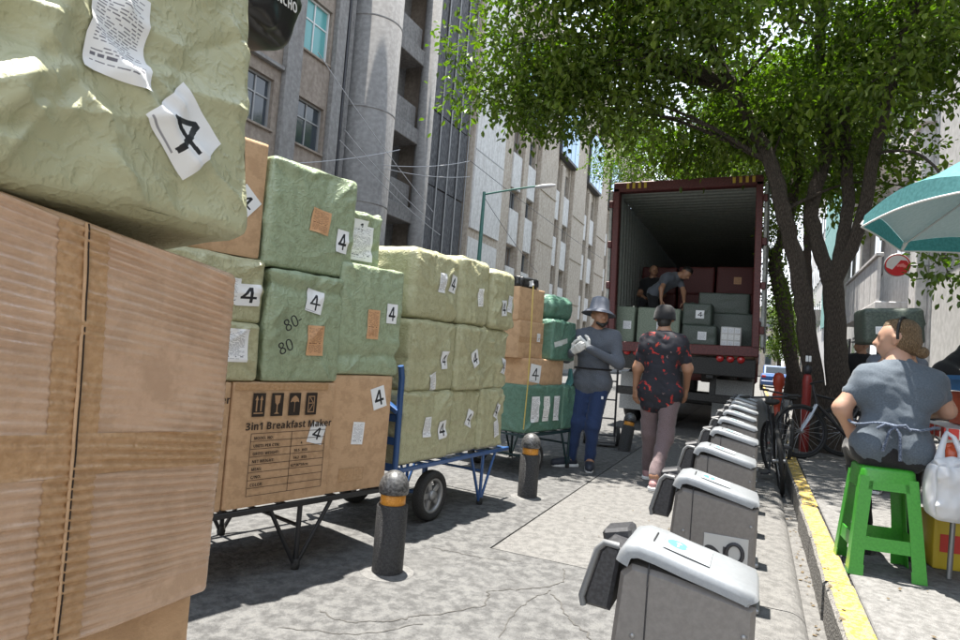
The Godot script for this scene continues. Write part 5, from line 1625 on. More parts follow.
# ================================================================ right-hand side
func right_side() -> void:
	# green plastic stool
	var green := M("green plastic", Color.WHITE, 0.32, {"tex": noise_tex(0.03, lin(0.035, 0.26, 0.020), lin(0.05, 0.31, 0.028), {"seed": 98}), "scale": 4.0, "coat": 0.25, "coatr": 0.3})
	var sp := Vector3(0.672, 0.113, -4.235)
	var s := thing("plastic_stool", "bright green plastic stool the woman sits on", "stool", sp, 0.10)
	var H := 0.575
	var half := func(y: float) -> float: return lerpf(0.185, 0.132, y / H)
	var st := S()
	# seat with rounded rim
	var prof := []
	smooth(st)
	var rings := []
	for k in 7:
		var a := k / 6.0 * PI / 2
		var o: float = 0.134 - 0.022 * (1.0 - cos(a))
		rings.append(round_square(o, 0.045, H - 0.022 + 0.022 * sin(a)))
	rings.push_front(round_square(0.139, 0.045, H - 0.075))
	for k in rings.size() - 1:
		for i in rings[k].size():
			var j: int = (i + 1) % int(rings[k].size())
			quad(st, rings[k][i], rings[k][j], rings[k + 1][j], rings[k + 1][i])
	for i in range(1, rings[-1].size() - 1): tri(st, rings[-1][0], rings[-1][i], rings[-1][i + 1])
	obj("seat", done(st), green, s)
	for sx in [-1, 1]:
		for sz in [-1, 1]:
			st = S()
			var L := func(y: float, w: float) -> Array:
				var h: float = half.call(y)
				var d := 0.006
				return [Vector3(sx * h, y, sz * h), Vector3(sx * (h - w), y, sz * h), Vector3(sx * (h - w), y, sz * (h - d)), Vector3(sx * (h - d), y, sz * (h - d)), Vector3(sx * (h - d), y, sz * (h - w)), Vector3(sx * h, y, sz * (h - w))]
			var lev := [L.call(0.0, 0.072), L.call(0.055, 0.070), L.call(0.057, 0.066), L.call(0.25, 0.062), L.call(H - 0.05, 0.064)]
			flat(st)
			for k in lev.size() - 1:
				for i in 6:
					var j := (i + 1) % 6
					if sx * sz > 0: quad(st, lev[k][j], lev[k][i], lev[k + 1][i], lev[k + 1][j])
					else: quad(st, lev[k][i], lev[k][j], lev[k + 1][j], lev[k + 1][i])
			obj("leg", done(st), green, s)
	for side in 4:
		var turn := Basis(Vector3.UP, side * PI / 2)
		for q in [[0.135, 0.205, 0.004], [H - 0.12, H - 0.045, 0.0]]:
			st = S()
			flat(st)
			var y0: float = q[0]
			var y1: float = q[1]
			var h0: float = half.call(y0) - q[2]
			var h1: float = half.call(y1) - q[2]
			var a0 := h0 - 0.045
			var a1 := h1 - 0.045
			var v := [turn * Vector3(-a0, y0, h0), turn * Vector3(a0, y0, h0), turn * Vector3(a1, y1, h1), turn * Vector3(-a1, y1, h1)]
			var inw := turn * Vector3(0, 0, -0.008)
			quad(st, v[0], v[1], v[2], v[3])
			quad(st, v[1] + inw, v[0] + inw, v[3] + inw, v[2] + inw)
			quad(st, v[0] + inw, v[1] + inw, v[1], v[0])
			quad(st, v[3], v[2], v[2] + inw, v[3] + inw)
			obj("brace" if q[0] < 0.3 else "apron", done(st), green, s)
	# parasol over the stall
	var teal := M("teal parasol cloth", Color.WHITE, 0.8, {"tex": noise_tex(0.03, lin(0.05, 0.19, 0.20), lin(0.08, 0.26, 0.27), {"seed": 99}), "scale": 2.0, "back": lin(0.15, 0.3, 0.3)})
	var lining := M("pale parasol lining", Color.WHITE, 0.85, {"tex": noise_tex(0.03, lin(0.62, 0.68, 0.70), lin(0.70, 0.75, 0.77), {"seed": 100}), "scale": 2.0, "back": lin(0.5, 0.6, 0.62)})
	var c := Vector3(1.78, 0.113, -4.55)
	var u := thing("parasol", "teal parasol with a pale lining shading the street stall", "parasol", c)
	u.rotation.x = 0.0
	st = S()
	tube(st, [Vector3.ZERO, Vector3(0, 2.80, 0)], 0.02, 10)
	obj("pole", done(st), mats.steel_dull, u)
	obj("base", bx(Vector3(0, 0.05, 0), Vector3(0.4, 0.1, 0.4), 0.02), mats.wall_b, u)
	for layer in 2:
		for k in 8:
			st = S()
			smooth(st)
			var g := []
			var a0 := TAU * k / 8 + PI / 8 * 0.0
			for i in 9:
				var t := i / 8.0
				for j in 9:
					var w := j / 8.0
					var a := a0 + TAU / 8 * w
					var chord := lerpf(1.0, cos(TAU / 16) / cos(TAU / 8 * (w - 0.5)), 0.75)
					var rr := 1.22 * t * chord
					var sag := -0.03 * sin(PI * w) * sin(PI * t) + (0.075 * sin(PI * w) * t * t * t)
					var y := 2.80 - 0.74 * pow(t, 1.15) + sag - layer * 0.006
					g.append(Vector3(cos(a) * rr, y, -sin(a) * rr))
			for i in 8:
				for j in 8:
					var q := i * 9 + j
					if layer == 0: quad(st, g[q], g[q + 9], g[q + 10], g[q + 1])
					else: quad(st, g[q + 1], g[q + 10], g[q + 9], g[q])
			obj("canopy_panel" if layer == 0 else "lining_panel", done(st), teal if layer == 0 else lining, u)
	for k in 8:
		# scalloped valance with white piping
		st = S()
		smooth(st)
		var top_edge := []
		var low_edge := []
		for j in 9:
			var w := j / 8.0
			var a := TAU * k / 8 + TAU / 8 * w
			var rr := 1.222 * lerpf(1.0, cos(TAU / 16) / cos(TAU / 8 * (w - 0.5)), 0.75)
			var y := 2.06 + 0.075 * sin(PI * w)
			top_edge.append(Vector3(cos(a) * rr, y, -sin(a) * rr))
			low_edge.append(Vector3(cos(a) * (rr + 0.012), y - 0.07 - 0.05 * sin(PI * w), -sin(a) * (rr + 0.012)))
		for j in 8: quad(st, low_edge[j], low_edge[j + 1], top_edge[j + 1], top_edge[j])
		var val := obj("valance", done(st), teal, u)
		st = S()
		tube(st, low_edge, 0.006, 6)
		obj("piping", done(st), mats.white_paper, val)
	for k in 8:
		var a := TAU * k / 8
		st = S()
		rod(st, Vector3(0, 2.78, 0), Vector3(cos(a) * 1.20, 2.042, -sin(a) * 1.20), 0.006, 6)
		rod(st, Vector3(0, 2.15, 0), Vector3(cos(a) * 0.62, 2.33, -sin(a) * 0.62), 0.005, 6)
		obj("rib", done(st), mats.steel, u)
		st = S()
		tube(st, [Vector3(cos(a) * 1.20, 2.05, -sin(a) * 1.20), Vector3(cos(a) * 1.23, 2.0, -sin(a) * 1.23)], 0.014, 8)
		obj("rib_tip", done(st), mats.white_paper, u)
	# stall table with its goods
	var cloth := M("red and white stall cloth", lin(0.55, 0.06, 0.045), 0.8, {"tri": false})
	var blue := M("blue plastic tray", lin(0.02, 0.16, 0.42), 0.45, {"tri": false})
	var tb := thing("stall_table", "stall table with a striped cloth edge by the seated woman", "table", Vector3(1.62, 0.113, -4.62))
	obj("table_top", bx(Vector3(0, 0.80, 0), Vector3(1.30, 0.03, 0.70), 0.006), mats.frame_white, tb)
	for sx in [-1, 1]:
		for sz in [-1, 1]:
			st = S()
			rod(st, Vector3(sx * 0.60, 0, sz * 0.31), Vector3(sx * 0.58, 0.79, sz * 0.29), 0.014, 8)
			obj("leg", done(st), mats.steel_dull, tb)
	for k in 14:
		st = S()
		box(st, Vector3(-0.62 + k * 0.095, 0.785, 0.356), Vector3(0.047, 0.06, 0.008), 0.0, Transform3D())
		obj("cloth_stripe", done(st), cloth, tb)
		st = S()
		box(st, Vector3(-0.62 + k * 0.095 + 0.0475, 0.785, 0.356), Vector3(0.047, 0.06, 0.008), 0.0, Transform3D())
		obj("cloth_stripe", done(st), mats.white_paper, tb)
	for k in 5:
		st = S()
		box(st, Vector3(-0.655, 0.785, 0.30 - k * 0.13), Vector3(0.008, 0.06, 0.065), 0.0, Transform3D())
		obj("cloth_stripe", done(st), cloth, tb)
	var ob := goods("goods_box", "orange red goods box on the stall table under the blue tray", "box", Vector3(1.40, 0.93, -4.66), 0.04, Vector3(0.56, 0.20, 0.44), M("orange red carton", lin(0.55, 0.09, 0.03), 0.5, {"tri": false}), {"soft": false})
	obj("print_band", patch(ob[1], 1, Vector2(0, 0.0), Vector2(0.36, 0.08), 0.0, 0.003), mats.white_paper, ob[0])
	var cr := thing("plastic_tray", "blue plastic tray on top of the stall goods at the right edge", "tray", Vector3(1.38, 1.135, -4.66))
	st = S()
	span(st, Vector3(-0.3, 0, -0.25), Vector3(0.3, 0.02, 0.25))
	span(st, Vector3(-0.3, 0.02, 0.235), Vector3(0.3, 0.085, 0.25)); span(st, Vector3(-0.3, 0.02, -0.25), Vector3(0.3, 0.085, -0.235))
	span(st, Vector3(-0.3, 0.02, -0.235), Vector3(-0.285, 0.085, 0.235)); span(st, Vector3(0.285, 0.02, -0.235), Vector3(0.3, 0.085, 0.235))
	obj("tub", done(st), blue, cr)
	st = S()
	span(st, Vector3(-0.315, 0.065, 0.25), Vector3(0.315, 0.09, 0.27)); span(st, Vector3(-0.315, 0.065, -0.27), Vector3(0.315, 0.09, -0.25))
	span(st, Vector3(-0.32, 0.065, -0.25), Vector3(-0.3, 0.09, 0.25)); span(st, Vector3(0.3, 0.065, -0.25), Vector3(0.32, 0.09, 0.25))
	obj("rim", done(st), blue, cr)
	# hanging snack packets on the table front
	var cols := [lin(0.62, 0.10, 0.03), lin(0.62, 0.42, 0.03), lin(0.70, 0.12, 0.05), lin(0.60, 0.50, 0.04), lin(0.55, 0.08, 0.04), lin(0.62, 0.45, 0.05), lin(0.65, 0.16, 0.03)]
	var cn := ["orange red", "golden yellow", "scarlet", "lemon yellow", "deep red", "amber", "orange"]
	for k in 7:
		var pk := goods("snack_packet", "%s snack packet hanging from the stall table front" % cn[k], "packet", Vector3(0.99 + k * 0.10, 0.60 - 0.06 * (k % 2), -4.215), 0.0, Vector3(0.095, 0.24, 0.05), M("glossy packet", cols[k], 0.25, {"tri": false}), {"r": 0.02, "bulge": 0.014, "wr": 0.008, "n": 10, "group": "packets hanging on the stall"})
		obj("print_band", patch(pk[1], 1, Vector2(0, 0.03), Vector2(0.07, 0.05), 0.0, 0.003), mats.white_paper if k % 2 == 0 else M("packet print", cols[(k + 2) % 7], 0.3, {"tri": false}), pk[0])
	var film := M("thin white plastic", lin(0.70, 0.72, 0.75), 0.3, {"tri": false, "back": lin(0.6, 0.6, 0.62)})
	var bag := goods("carrier_bag", "white plastic bag hanging from the stall beside the stool", "bag", Vector3(0.96, 0.46, -4.10), 0.1, Vector3(0.20, 0.30, 0.17), film, {"r": 0.05, "bulge": 0.02, "wr": 0.034, "folds": 80, "n": 44})
	st = S()
	for sx in [-1, 1]:
		tube(st, [Vector3(sx * 0.06, 0.28, 0), Vector3(sx * 0.045, 0.36, -0.02), Vector3(sx * 0.02, 0.43, -0.05), Vector3(0, 0.45, -0.09)], [0.03, 0.018, 0.012, 0.01], 8)
	obj("handles", done(st), film, bag[0])
	var yl := goods("drinks_box", "yellow box standing on the pavement under the stall", "box", Vector3(1.10, 0.113, -4.62), 0.15, Vector3(0.28, 0.30, 0.24), M("yellow carton", lin(0.55, 0.40, 0.03), 0.5, {"tri": false}), {"soft": false})
	obj("print_band", patch(yl[1], 1, Vector2(0, 0.0), Vector2(0.22, 0.1), 0.0, 0.003), cloth, yl[0])
	# projecting round sign
	var im := Image.create_empty(128, 128, false, Image.FORMAT_RGB8)
	im.fill(Color(0.86, 0.84, 0.83))
	fill_disc(im, Vector2(0.5, 0.5), 0.5, Color(0.78, 0.10, 0.12), 0.44)
	fill_poly(im, [Vector2(0.05, 0.6), Vector2(0.3, 0.72), Vector2(0.5, 0.45), Vector2(0.62, 0.28), Vector2(0.85, 0.3), Vector2(0.97, 0.5), Vector2(0.9, 0.75), Vector2(0.68, 0.95), Vector2(0.4, 0.98), Vector2(0.15, 0.85)], Color(0.78, 0.10, 0.12))
	for k in 3: fill_poly(im, [Vector2(0.45 + k * 0.1, 0.5), Vector2(0.75 + k * 0.05, 0.42 + k * 0.05), Vector2(0.72 + k * 0.05, 0.52 + k * 0.05), Vector2(0.5 + k * 0.1, 0.6)], Color(0.9, 0.5, 0.48))
	var sg := thing("round_sign", "round red and white sign projecting from the white house", "sign", Vector3(2.62, 3.62, -16.0))
	st = S()
	lathe(st, [Vector2(0, -0.03), Vector2(0.245, -0.03), Vector2(0.245, 0.03), Vector2(0, 0.03)], 36, Transform3D(Basis(Vector3.RIGHT, PI / 2), Vector3.ZERO))
	obj("rim", done(st), mats.frame_grey, sg)
	st = S()
	flat(st)
	quad_uv(st, [Vector3(-0.3, -0.3, 0.034), Vector3(0.3, -0.3, 0.034), Vector3(0.3, 0.3, 0.034), Vector3(-0.3, 0.3, 0.034)], [Vector2(0, 1), Vector2(1, 1), Vector2(1, 0), Vector2(0, 0)])
	var face := S()
	flat(face)
	for k in 36:
		var a := TAU * k / 36
		var b := TAU * (k + 1) / 36
		for v in [Vector2.ZERO, Vector2(cos(b), sin(b)), Vector2(cos(a), sin(a))]:
			face.set_uv(Vector2(0.5 + v.x * 0.5, 0.5 - v.y * 0.5))
			face.add_vertex(Vector3(v.x * 0.235, v.y * 0.235, 0.034))
	obj("sign_face", done(face), M("sign print", Color.WHITE, 0.4, {"tex": tex_of(im), "tri": false}), sg)
	st = S()
	rod(st, Vector3(0.23, 0, 0), Vector3(0.60, 0, 0), 0.02, 8)
	obj("bracket", done(st), mats.frame_grey, sg)
	# red pillar and orange post near the bicycles
	var red := M("red enamel", Color.WHITE, 0.45, {"tex": noise_tex(0.03, lin(0.17, 0.014, 0.012), lin(0.27, 0.025, 0.02), {"seed": 101}), "scale": 3.0})
	var p := thing("red_post", "red metal post with a black head before the big trunk", "post", Vector3(0.63, 0.113, -9.75))
	st = S()
	lathe(st, [Vector2(0.060, 0), Vector2(0.057, 0.85), Vector2(0.062, 0.95), Vector2(0.045, 1.03), Vector2(0.0, 1.05)], 24)
	obj("column", done(st), red, p)
	st = S()
	ball(st, Vector3(0, 1.10, 0), Vector3(0.055, 0.07, 0.055), 8)
	obj("head", done(st), mats.frame_dark, p)
	obj("notice", bx(Vector3(0.0, 1.25, 0.0), Vector3(0.07, 0.08, 0.02), 0.004), mats.white_paper, p)
	st = S()
	rod(st, Vector3(0, 1.2, 0), Vector3(0, 1.30, 0), 0.012, 6)
	obj("stem", done(st), mats.frame_dark, p)
	var op := thing("traffic_post", "orange bulbous traffic post beyond the end-on bicycle", "traffic post", Vector3(0.30, 0.0, -11.2))
	op.position = Vector3(0.33, -0.075, -11.4)
	st = S()
	var pr := [Vector2(0.16, 0.0), Vector2(0.16, 0.05)]
	for k in 4:
		pr.append_array([Vector2(0.06, 0.12 + k * 0.28), Vector2(0.085, 0.18 + k * 0.28), Vector2(0.085, 0.30 + k * 0.28), Vector2(0.06, 0.36 + k * 0.28)])
	pr.append(Vector2(0, 1.22))
	lathe(st, pr, 20)
	obj("body", done(st), M("orange plastic", lin(0.40, 0.05, 0.02), 0.5, {"tri": false}), op)
	# dark bale above the woman's head, carried by the porter hidden behind her
	# (built with the people)
	parked_car()
	hand_truck()

func round_square(h: float, r: float, y: float) -> Array:
	var out := []
	for q in 4:
		var c := Vector2([1, -1, -1, 1][q], [1, 1, -1, -1][q]) * (h - r)
		for k in 5:
			var a := q * PI / 2 + k / 4.0 * PI / 2
			out.append(Vector3(c.x + cos(a) * r, y, -(c.y + sin(a) * r)))
	return out

func parked_car() -> void:
	var paint := M("blue car paint", lin(0.02, 0.07, 0.22), 0.25, {"tri": false, "coat": 0.8, "coatr": 0.05})
	var c := thing("parked_car", "small blue car far down the street beside the truck", "car", Vector3(1.05, 0.0, -44.0))
	var st := S()
	prism(st, PackedVector2Array([Vector2(-2.0, 0.25), Vector2(2.0, 0.25), Vector2(2.05, 0.55), Vector2(1.95, 0.85), Vector2(1.0, 0.95), Vector2(-1.75, 0.95), Vector2(-2.05, 0.8), Vector2(-2.08, 0.45)]), -0.82, 0.82, Transform3D(Basis(Vector3.UP, PI / 2), Vector3.ZERO), 0.06)
	obj("body", done(st), paint, c)
	st = S()
	prism(st, PackedVector2Array([Vector2(-1.7, 0.95), Vector2(1.0, 0.95), Vector2(0.35, 1.42), Vector2(-1.25, 1.45)]), -0.70, 0.70, Transform3D(Basis(Vector3.UP, PI / 2), Vector3.ZERO), 0.05)
	var cabin := obj("cabin", done(st), paint, c)
	st = S()
	prism(st, PackedVector2Array([Vector2(-1.45, 1.0), Vector2(-1.30, 1.37), Vector2(-1.26, 1.37), Vector2(-1.40, 1.0)]), -0.56, 0.56, Transform3D(Basis(Vector3.UP, PI / 2), Vector3(0, 0, 0.22)))
	obj("rear_window", done(st), mats.glass_dark, cabin)
	for s in [-1, 1]:
		obj("side_window", bx(Vector3(s * 0.705, 1.18, 0.35), Vector3(0.01, 0.3, 1.3)), mats.glass_dark, cabin)
		obj("tail_lamp", bx(Vector3(s * 0.66, 0.78, 2.06), Vector3(0.22, 0.14, 0.04), 0.01), M("car lamp", lin(0.4, 0.02, 0.02), 0.2, {"tri": false}), c)
		for z in [-1.25, 1.25]: wheel(c, Vector3(s * 0.76, 0.31, z), 0.31, 0.19, mats.steel_dull, 5)
	obj("bumper", bx(Vector3(0, 0.42, 2.09), Vector3(1.6, 0.22, 0.1), 0.03), paint, c)
	obj("number_plate", bx(Vector3(0, 0.6, 2.145), Vector3(0.36, 0.13, 0.01)), mats.white_paper, c)

func hand_truck() -> void:
	var t := thing("hand_truck", "slim upright hand truck with small wheels behind the bucket hat man", "hand truck", Vector3(-1.86, 0, -8.6), 0.3)
	for s in [-1, 1]:
		var st := S()
		tube(st, [Vector3(s * 0.17, 0.12, 0), Vector3(s * 0.17, 1.05, -0.12), Vector3(s * 0.13, 1.18, -0.02), Vector3(s * 0.1, 1.2, 0.08)], 0.014, 8)
		obj("upright", done(st), mats.frame_dark, t)
		wheel(t, Vector3(s * 0.21, 0.13, 0.0), 0.13, 0.05, mats.steel_dull, 5)
	for y in [0.35, 0.6, 0.85]:
		var st := S()
		rod(st, Vector3(-0.17, y, -0.03 - (y - 0.12) * 0.12), Vector3(0.17, y, -0.03 - (y - 0.12) * 0.12), 0.010, 8)
		obj("crossbar", done(st), mats.frame_dark, t)
	obj("toe_plate", bx(Vector3(0, 0.06, 0.14), Vector3(0.36, 0.012, 0.22), 0.002), mats.frame_dark, t)
	var st := S()
	rod(st, Vector3(-0.2, 0.13, 0), Vector3(0.2, 0.13, 0), 0.010, 8)
	obj("axle", done(st), mats.frame_dark, t)

func litter() -> void:
	# dry leaves and crumbs along the gutter and kerb
	rng.seed = 515
	var st := S()
	flat(st)
	for i in 420:
		var z := rng.randf_range(-10.0, -1.6)
		var x := 0.345 + rng.randfn() * 0.035 if i < 190 else (rng.randf_range(0.55, 2.6) if i < 300 else rng.randf_range(-1.3, 0.18))
		if i >= 300: z = rng.randf_range(-10.0, -4.0)
		var y := -0.072 if x > 0.29 and x < 0.372 else (0.132 if x >= 0.372 and x < 0.505 else (0.118 if x >= 0.505 else 0.004))
		if x < 0.29 and x > 0.2: continue
		var l := rng.randf_range(0.008, 0.032) * (1.0 if i < 300 else 0.7)
		var a := rng.randf() * TAU
		var d := Vector3(cos(a), rng.randf_range(0.0, 0.25), sin(a)) * l
		var e := Vector3(-sin(a), rng.randf_range(0.0, 0.3), cos(a)) * l * 0.4
		var c := Vector3(x, y + 0.001, z)
		quad(st, c - d * 0.0, c + d * 0.5 - e, c + d, c + d * 0.5 + e)
	var o := obj("fallen_leaves", done(st), M("dry leaf litter", Color.WHITE, 0.9, {"tex": noise_tex(0.05, lin(0.045, 0.035, 0.02), lin(0.17, 0.12, 0.06), {"seed": 140}), "scale": 6.0, "world": true}))
	tag(o, "dry leaves and crumbs scattered along gutter and pavement", "leaf litter", "", "stuff")

# ================================================================ trees
func leaf_clump(seed_: int, count: int, spread: float, size: float, tone := Color(1, 1, 1)) -> ArrayMesh:
	var r := RandomNumberGenerator.new()
	r.seed = seed_
	var st := S()
	for i in count:
		var c := Vector3(r.randfn(), r.randfn() * 0.75, r.randfn()) * spread
		var out := c.normalized()
		var axis := (out + Vector3(r.randfn(), r.randfn() - 0.5, r.randfn()) * 0.7).normalized()
		var nrm := (Vector3.UP + Vector3(r.randfn(), 0.0, r.randfn()) * 0.75)
		var side := axis.cross(nrm).normalized()
		nrm = side.cross(axis).normalized()
		var l := size * r.randf_range(0.7, 1.25)
		var w := l * r.randf_range(0.23, 0.30)
		var fold := nrm * w * 0.35
		var a := c
		var b := c + axis * l - nrm * l * 0.12
		var m1 := c + axis * l * 0.38
		var m2 := c + axis * l * 0.70 - nrm * l * 0.03
		flat(st)
		st.set_color((tone as Color).lerp(Color(1.0, 0.95, 0.6), r.randf() * 0.5) * r.randf_range(0.75, 1.0))
		for s in [-1.0, 1.0]:
			var e1: Vector3 = m1 + side * w * s + fold
			var e2: Vector3 = m2 + side * w * 0.8 * s + fold
			if s > 0:
				quad(st, a, e1, e2, b)
			else:
				quad(st, a, b, e2, e1)
	return done(st)

func crown_on(tree: Node3D, meshes: Array, mat: Material, tips: Array, per_tip: int, spread: float, _tint: Array, scale_range := [0.8, 1.35]) -> void:
	var where := []
	for i in meshes.size(): where.append([])
	for t in tips:
		for k in per_tip:
			var d: Vector3 = Vector3(rng.randfn(), rng.randfn() * 0.62, rng.randfn()).limit_length(1.9) * spread * t[1]
			var p: Vector3 = t[0] + d
			if t.size() > 2 and p.y < t[2]: p.y = t[2] + rng.randf() * 0.3
			var b := Basis(Vector3.UP, rng.randf() * TAU).rotated(Vector3(rng.randfn(), 0, rng.randfn()).normalized(), rng.randfn() * 0.35)
			where[rng.randi() % meshes.size()].append(Transform3D(b.scaled(Vector3.ONE * rng.randf_range(scale_range[0], scale_range[1])), p))
	var st := S()
	for i in meshes.size():
		for x in where[i]: st.append_from(meshes[i], 0, x)
	var o := obj("crown", st.commit(), mat, tree)
	o.set_meta("kind", "stuff")

func limb(st: SurfaceTool, pts: Array, r0: float, r1: float, sides := 10, rough := 0.06) -> void:
	# smooth path through the points, slightly gnarled
	var c := Curve3D.new()
	for i in pts.size():
		var t: Vector3 = (pts[mini(i + 1, pts.size() - 1)] - pts[maxi(i - 1, 0)]) * 0.2
		c.add_point(pts[i], -t, t)
	c.bake_interval = 0.1
	var n := maxi(4, int(c.get_baked_length() / 0.16))
	var path := []
	var rad := []
	for i in n + 1:
		var t := float(i) / n
		var p := c.sample_baked(t * c.get_baked_length())
		p += Vector3(noise_a.get_noise_3d(p.x * 3, p.y * 3, 1.0), 0, noise_a.get_noise_3d(p.z * 3, p.y * 3, 7.0)) * rough * 0.6
		path.append(p)
		rad.append(lerpf(r0, r1, pow(t, 0.8)) * (1.0 + rough * 2.2 * noise_a.get_noise_3d(p.x * 5, p.y * 4, p.z * 5)))
	tube(st, path, rad, sides)

func trees() -> void:
	rng.seed = 404
	var bark := M("grey brown bark", Color.WHITE, 0.92, {"tex": noise_tex(0.03, lin(0.05, 0.038, 0.03), lin(0.165, 0.130, 0.10), {"seed": 110, "oct": 6, "gain": 0.65}), "scale": Vector3(5.0, 0.9, 5.0), "bump": grey_tex("bark", 0.03, {"oct": 6, "seed": 111, "gain": 0.6}), "depth": 3.0})
	var leaf := M("glossy green leaves", lin(0.215, 0.285, 0.060), 0.36, {"tri": false, "vcol": true, "back": Color(0.80, 0.98, 0.36), "spec": 0.45})
	var clumps := [leaf_clump(1, 18, 0.15, 0.085, Color(0.45, 0.52, 0.5)), leaf_clump(2, 18, 0.15, 0.09, Color(0.60, 0.64, 0.5)), leaf_clump(3, 17, 0.16, 0.10, Color(0.85, 0.85, 0.55)), leaf_clump(4, 18, 0.16, 0.08, Color(0.55, 0.62, 0.6))]
	# main street tree
	var base := Vector3(0.95, 0.113, -10.3)
	var t := thing("street_tree", "big forked street tree whose dark crown spreads over the truck", "tree", base)
	var V := func(x: float, y: float, z: float) -> Vector3: return Vector3(x, y, z) - base
	var st := S()
	var A := [V.call(0.86, 0.05, -10.3), V.call(0.78, 0.87, -10.28), V.call(0.65, 1.64, -10.2), V.call(0.45, 2.65, -10.1), V.call(0.21, 3.46, -10.0), V.call(0.01, 4.14, -9.9), V.call(-0.53, 5.17, -9.7), V.call(-1.1, 6.1, -9.5), V.call(-1.6, 7.0, -9.4)]
	var B := [V.call(1.02, 0.05, -10.3), V.call(1.05, 0.9, -10.3), V.call(0.98, 1.81, -10.3), V.call(0.93, 2.5, -10.3)]
	limb(st, A, 0.15, 0.07, 14)
	limb(st, B, 0.175, 0.135, 14)
	lathe(st, [Vector2(0.50, -0.05), Vector2(0.40, 0.12), Vector2(0.28, 0.35), Vector2(0.15, 0.6)], 16)
	var B1 := [V.call(0.93, 2.4, -10.3), V.call(0.74, 2.95, -10.4), V.call(0.6, 3.6, -10.5), V.call(0.76, 4.55, -10.6), V.call(0.69, 5.45, -10.7), V.call(0.59, 6.5, -10.8), V.call(0.6, 7.6, -10.8)]
	var B2 := [V.call(0.93, 2.4, -10.3), V.call(1.02, 3.09, -10.35), V.call(1.07, 3.81, -10.5), V.call(1.0, 4.83, -10.7), V.call(1.05, 6.2, -11.0), V.call(1.2, 7.4, -11.3)]
	var B3 := [V.call(0.97, 2.5, -10.3), V.call(1.24, 3.45, -10.2), V.call(1.3, 4.24, -10.0), V.call(1.44, 5.23, -9.8), V.call(1.64, 6.07, -9.6), V.call(2.2, 7.2, -9.3)]
	limb(st, B1, 0.11, 0.07, 12)
	limb(st, B2, 0.095, 0.06, 12)
	limb(st, B3, 0.095, 0.06, 12)
	obj("trunk", done(st), bark, t)
	# branch tips through the crown
	var lobes := [[Vector3(-2.9, 6.4, -9.2), Vector3(1.6, 1.6, 1.7), 14], [Vector3(-3.35, 5.2, -8.7), Vector3(1.0, 0.7, 1.1), 7], [Vector3(-1.2, 6.6, -8.9), Vector3(2.0, 1.4, 1.9), 16], [Vector3(0.8, 6.6, -9.8), Vector3(2.0, 1.8, 2.6), 20], [Vector3(2.3, 6.7, -10.2), Vector3(1.3, 1.4, 2.0), 8], [Vector3(-1.7, 7.2, -7.4), Vector3(1.6, 0.9, 1.1), 11], [Vector3(-0.8, 8.0, -9.6), Vector3(3.4, 1.2, 3.0), 18], [Vector3(-0.6, 5.1, -10.6), Vector3(1.6, 0.5, 1.4), 8], [Vector3(1.3, 4.6, -11.4), Vector3(1.0, 0.9, 1.0), 6], [Vector3(-2.2, 5.0, -9.4), Vector3(1.2, 0.5, 1.2), 6]]
	var tips := []
	var limbs := [A, B1, B2, B3]
	var twigs := S()
	for l in lobes:
		for i in l[2]:
			var d := Vector3(rng.randf_range(-1, 1), rng.randf_range(-1, 1), rng.randf_range(-1, 1))
			while d.length() > 1.0: d = Vector3(rng.randf_range(-1, 1), rng.randf_range(-1, 1), rng.randf_range(-1, 1))
			var p: Vector3 = l[0] + d * l[1] - base
			tips.append([p, rng.randf_range(0.75, 1.15), 3.7 - base.y + 0.012 * 0.0])
			var best := Vector3.ZERO
			var bd := 1e9
			for q in limbs:
				for k in range(3, q.size()):
					var cand: Vector3 = q[k]
					var dist := cand.distance_to(p) + maxf(0.0, cand.y - p.y) * 2.0
					if dist < bd:
						bd = dist
						best = cand
			var mid := best.lerp(p, 0.5) + Vector3(rng.randfn() * 0.15, 0.12 * best.distance_to(p), rng.randfn() * 0.15)
			limb(twigs, [best, mid, p], clampf(0.011 * best.distance_to(p) + 0.010, 0.012, 0.04), 0.008, 6, 0.04)
	obj("branches", done(twigs), bark, t)
	crown_on(t, clumps, leaf, tips, 33, 0.36, [Color(0.75, 0.85, 0.75), Color(1.25, 1.15, 0.95)])
	# low twig hanging over the pavement
	st = S()
	var tw := [B3[2], V.call(1.62, 3.9, -9.0), V.call(1.75, 3.2, -8.1), V.call(1.62, 2.62, -7.6), V.call(1.66, 2.15, -7.4)]
	limb(st, tw, 0.025, 0.006, 6, 0.05)
	obj("hanging_twig", done(st), bark, t)
	rng.seed = 77
	crown_on(t, [clumps[0]], leaf, [[V.call(1.60, 2.55, -7.55), 0.5], [V.call(1.68, 2.25, -7.4), 0.5], [V.call(1.75, 2.9, -7.8), 0.4]], 7, 0.22, [Color(0.8, 0.9, 0.8), Color(1.1, 1.05, 0.95)], [0.8, 1.0])
	# slim ivy-clad tree between truck and big trunk
	var b2 := Vector3(0.62, 0.113, -11.7)
	var s := thing("slim_tree", "slim leaning tree with leafy shoots between truck and big trunk", "tree", b2)
	var W := func(x: float, y: float) -> Vector3: return Vector3(x * 1.136, 1.17 + (y - 1.17) * 1.136, -11.7) - b2
	var T := [Vector3(0.06, 0, 0), W.call(0.59, 0.78), W.call(0.42, 1.48), W.call(0.25, 2.2), W.call(0.16, 2.79), W.call(0.26, 3.31), W.call(0.36, 4.1), W.call(0.30, 5.2)]
	st = S()
	limb(st, T, 0.12, 0.07, 12, 0.10)
	obj("trunk", done(st), bark, s)
	var ivy := []
	for k in 26:
		var f := k / 25.0
		var q: Vector3 = T[2 + int(f * 3.99)].lerp(T[3 + int(f * 3.99)], fmod(f * 3.99, 1.0))
		ivy.append([q, 0.32])
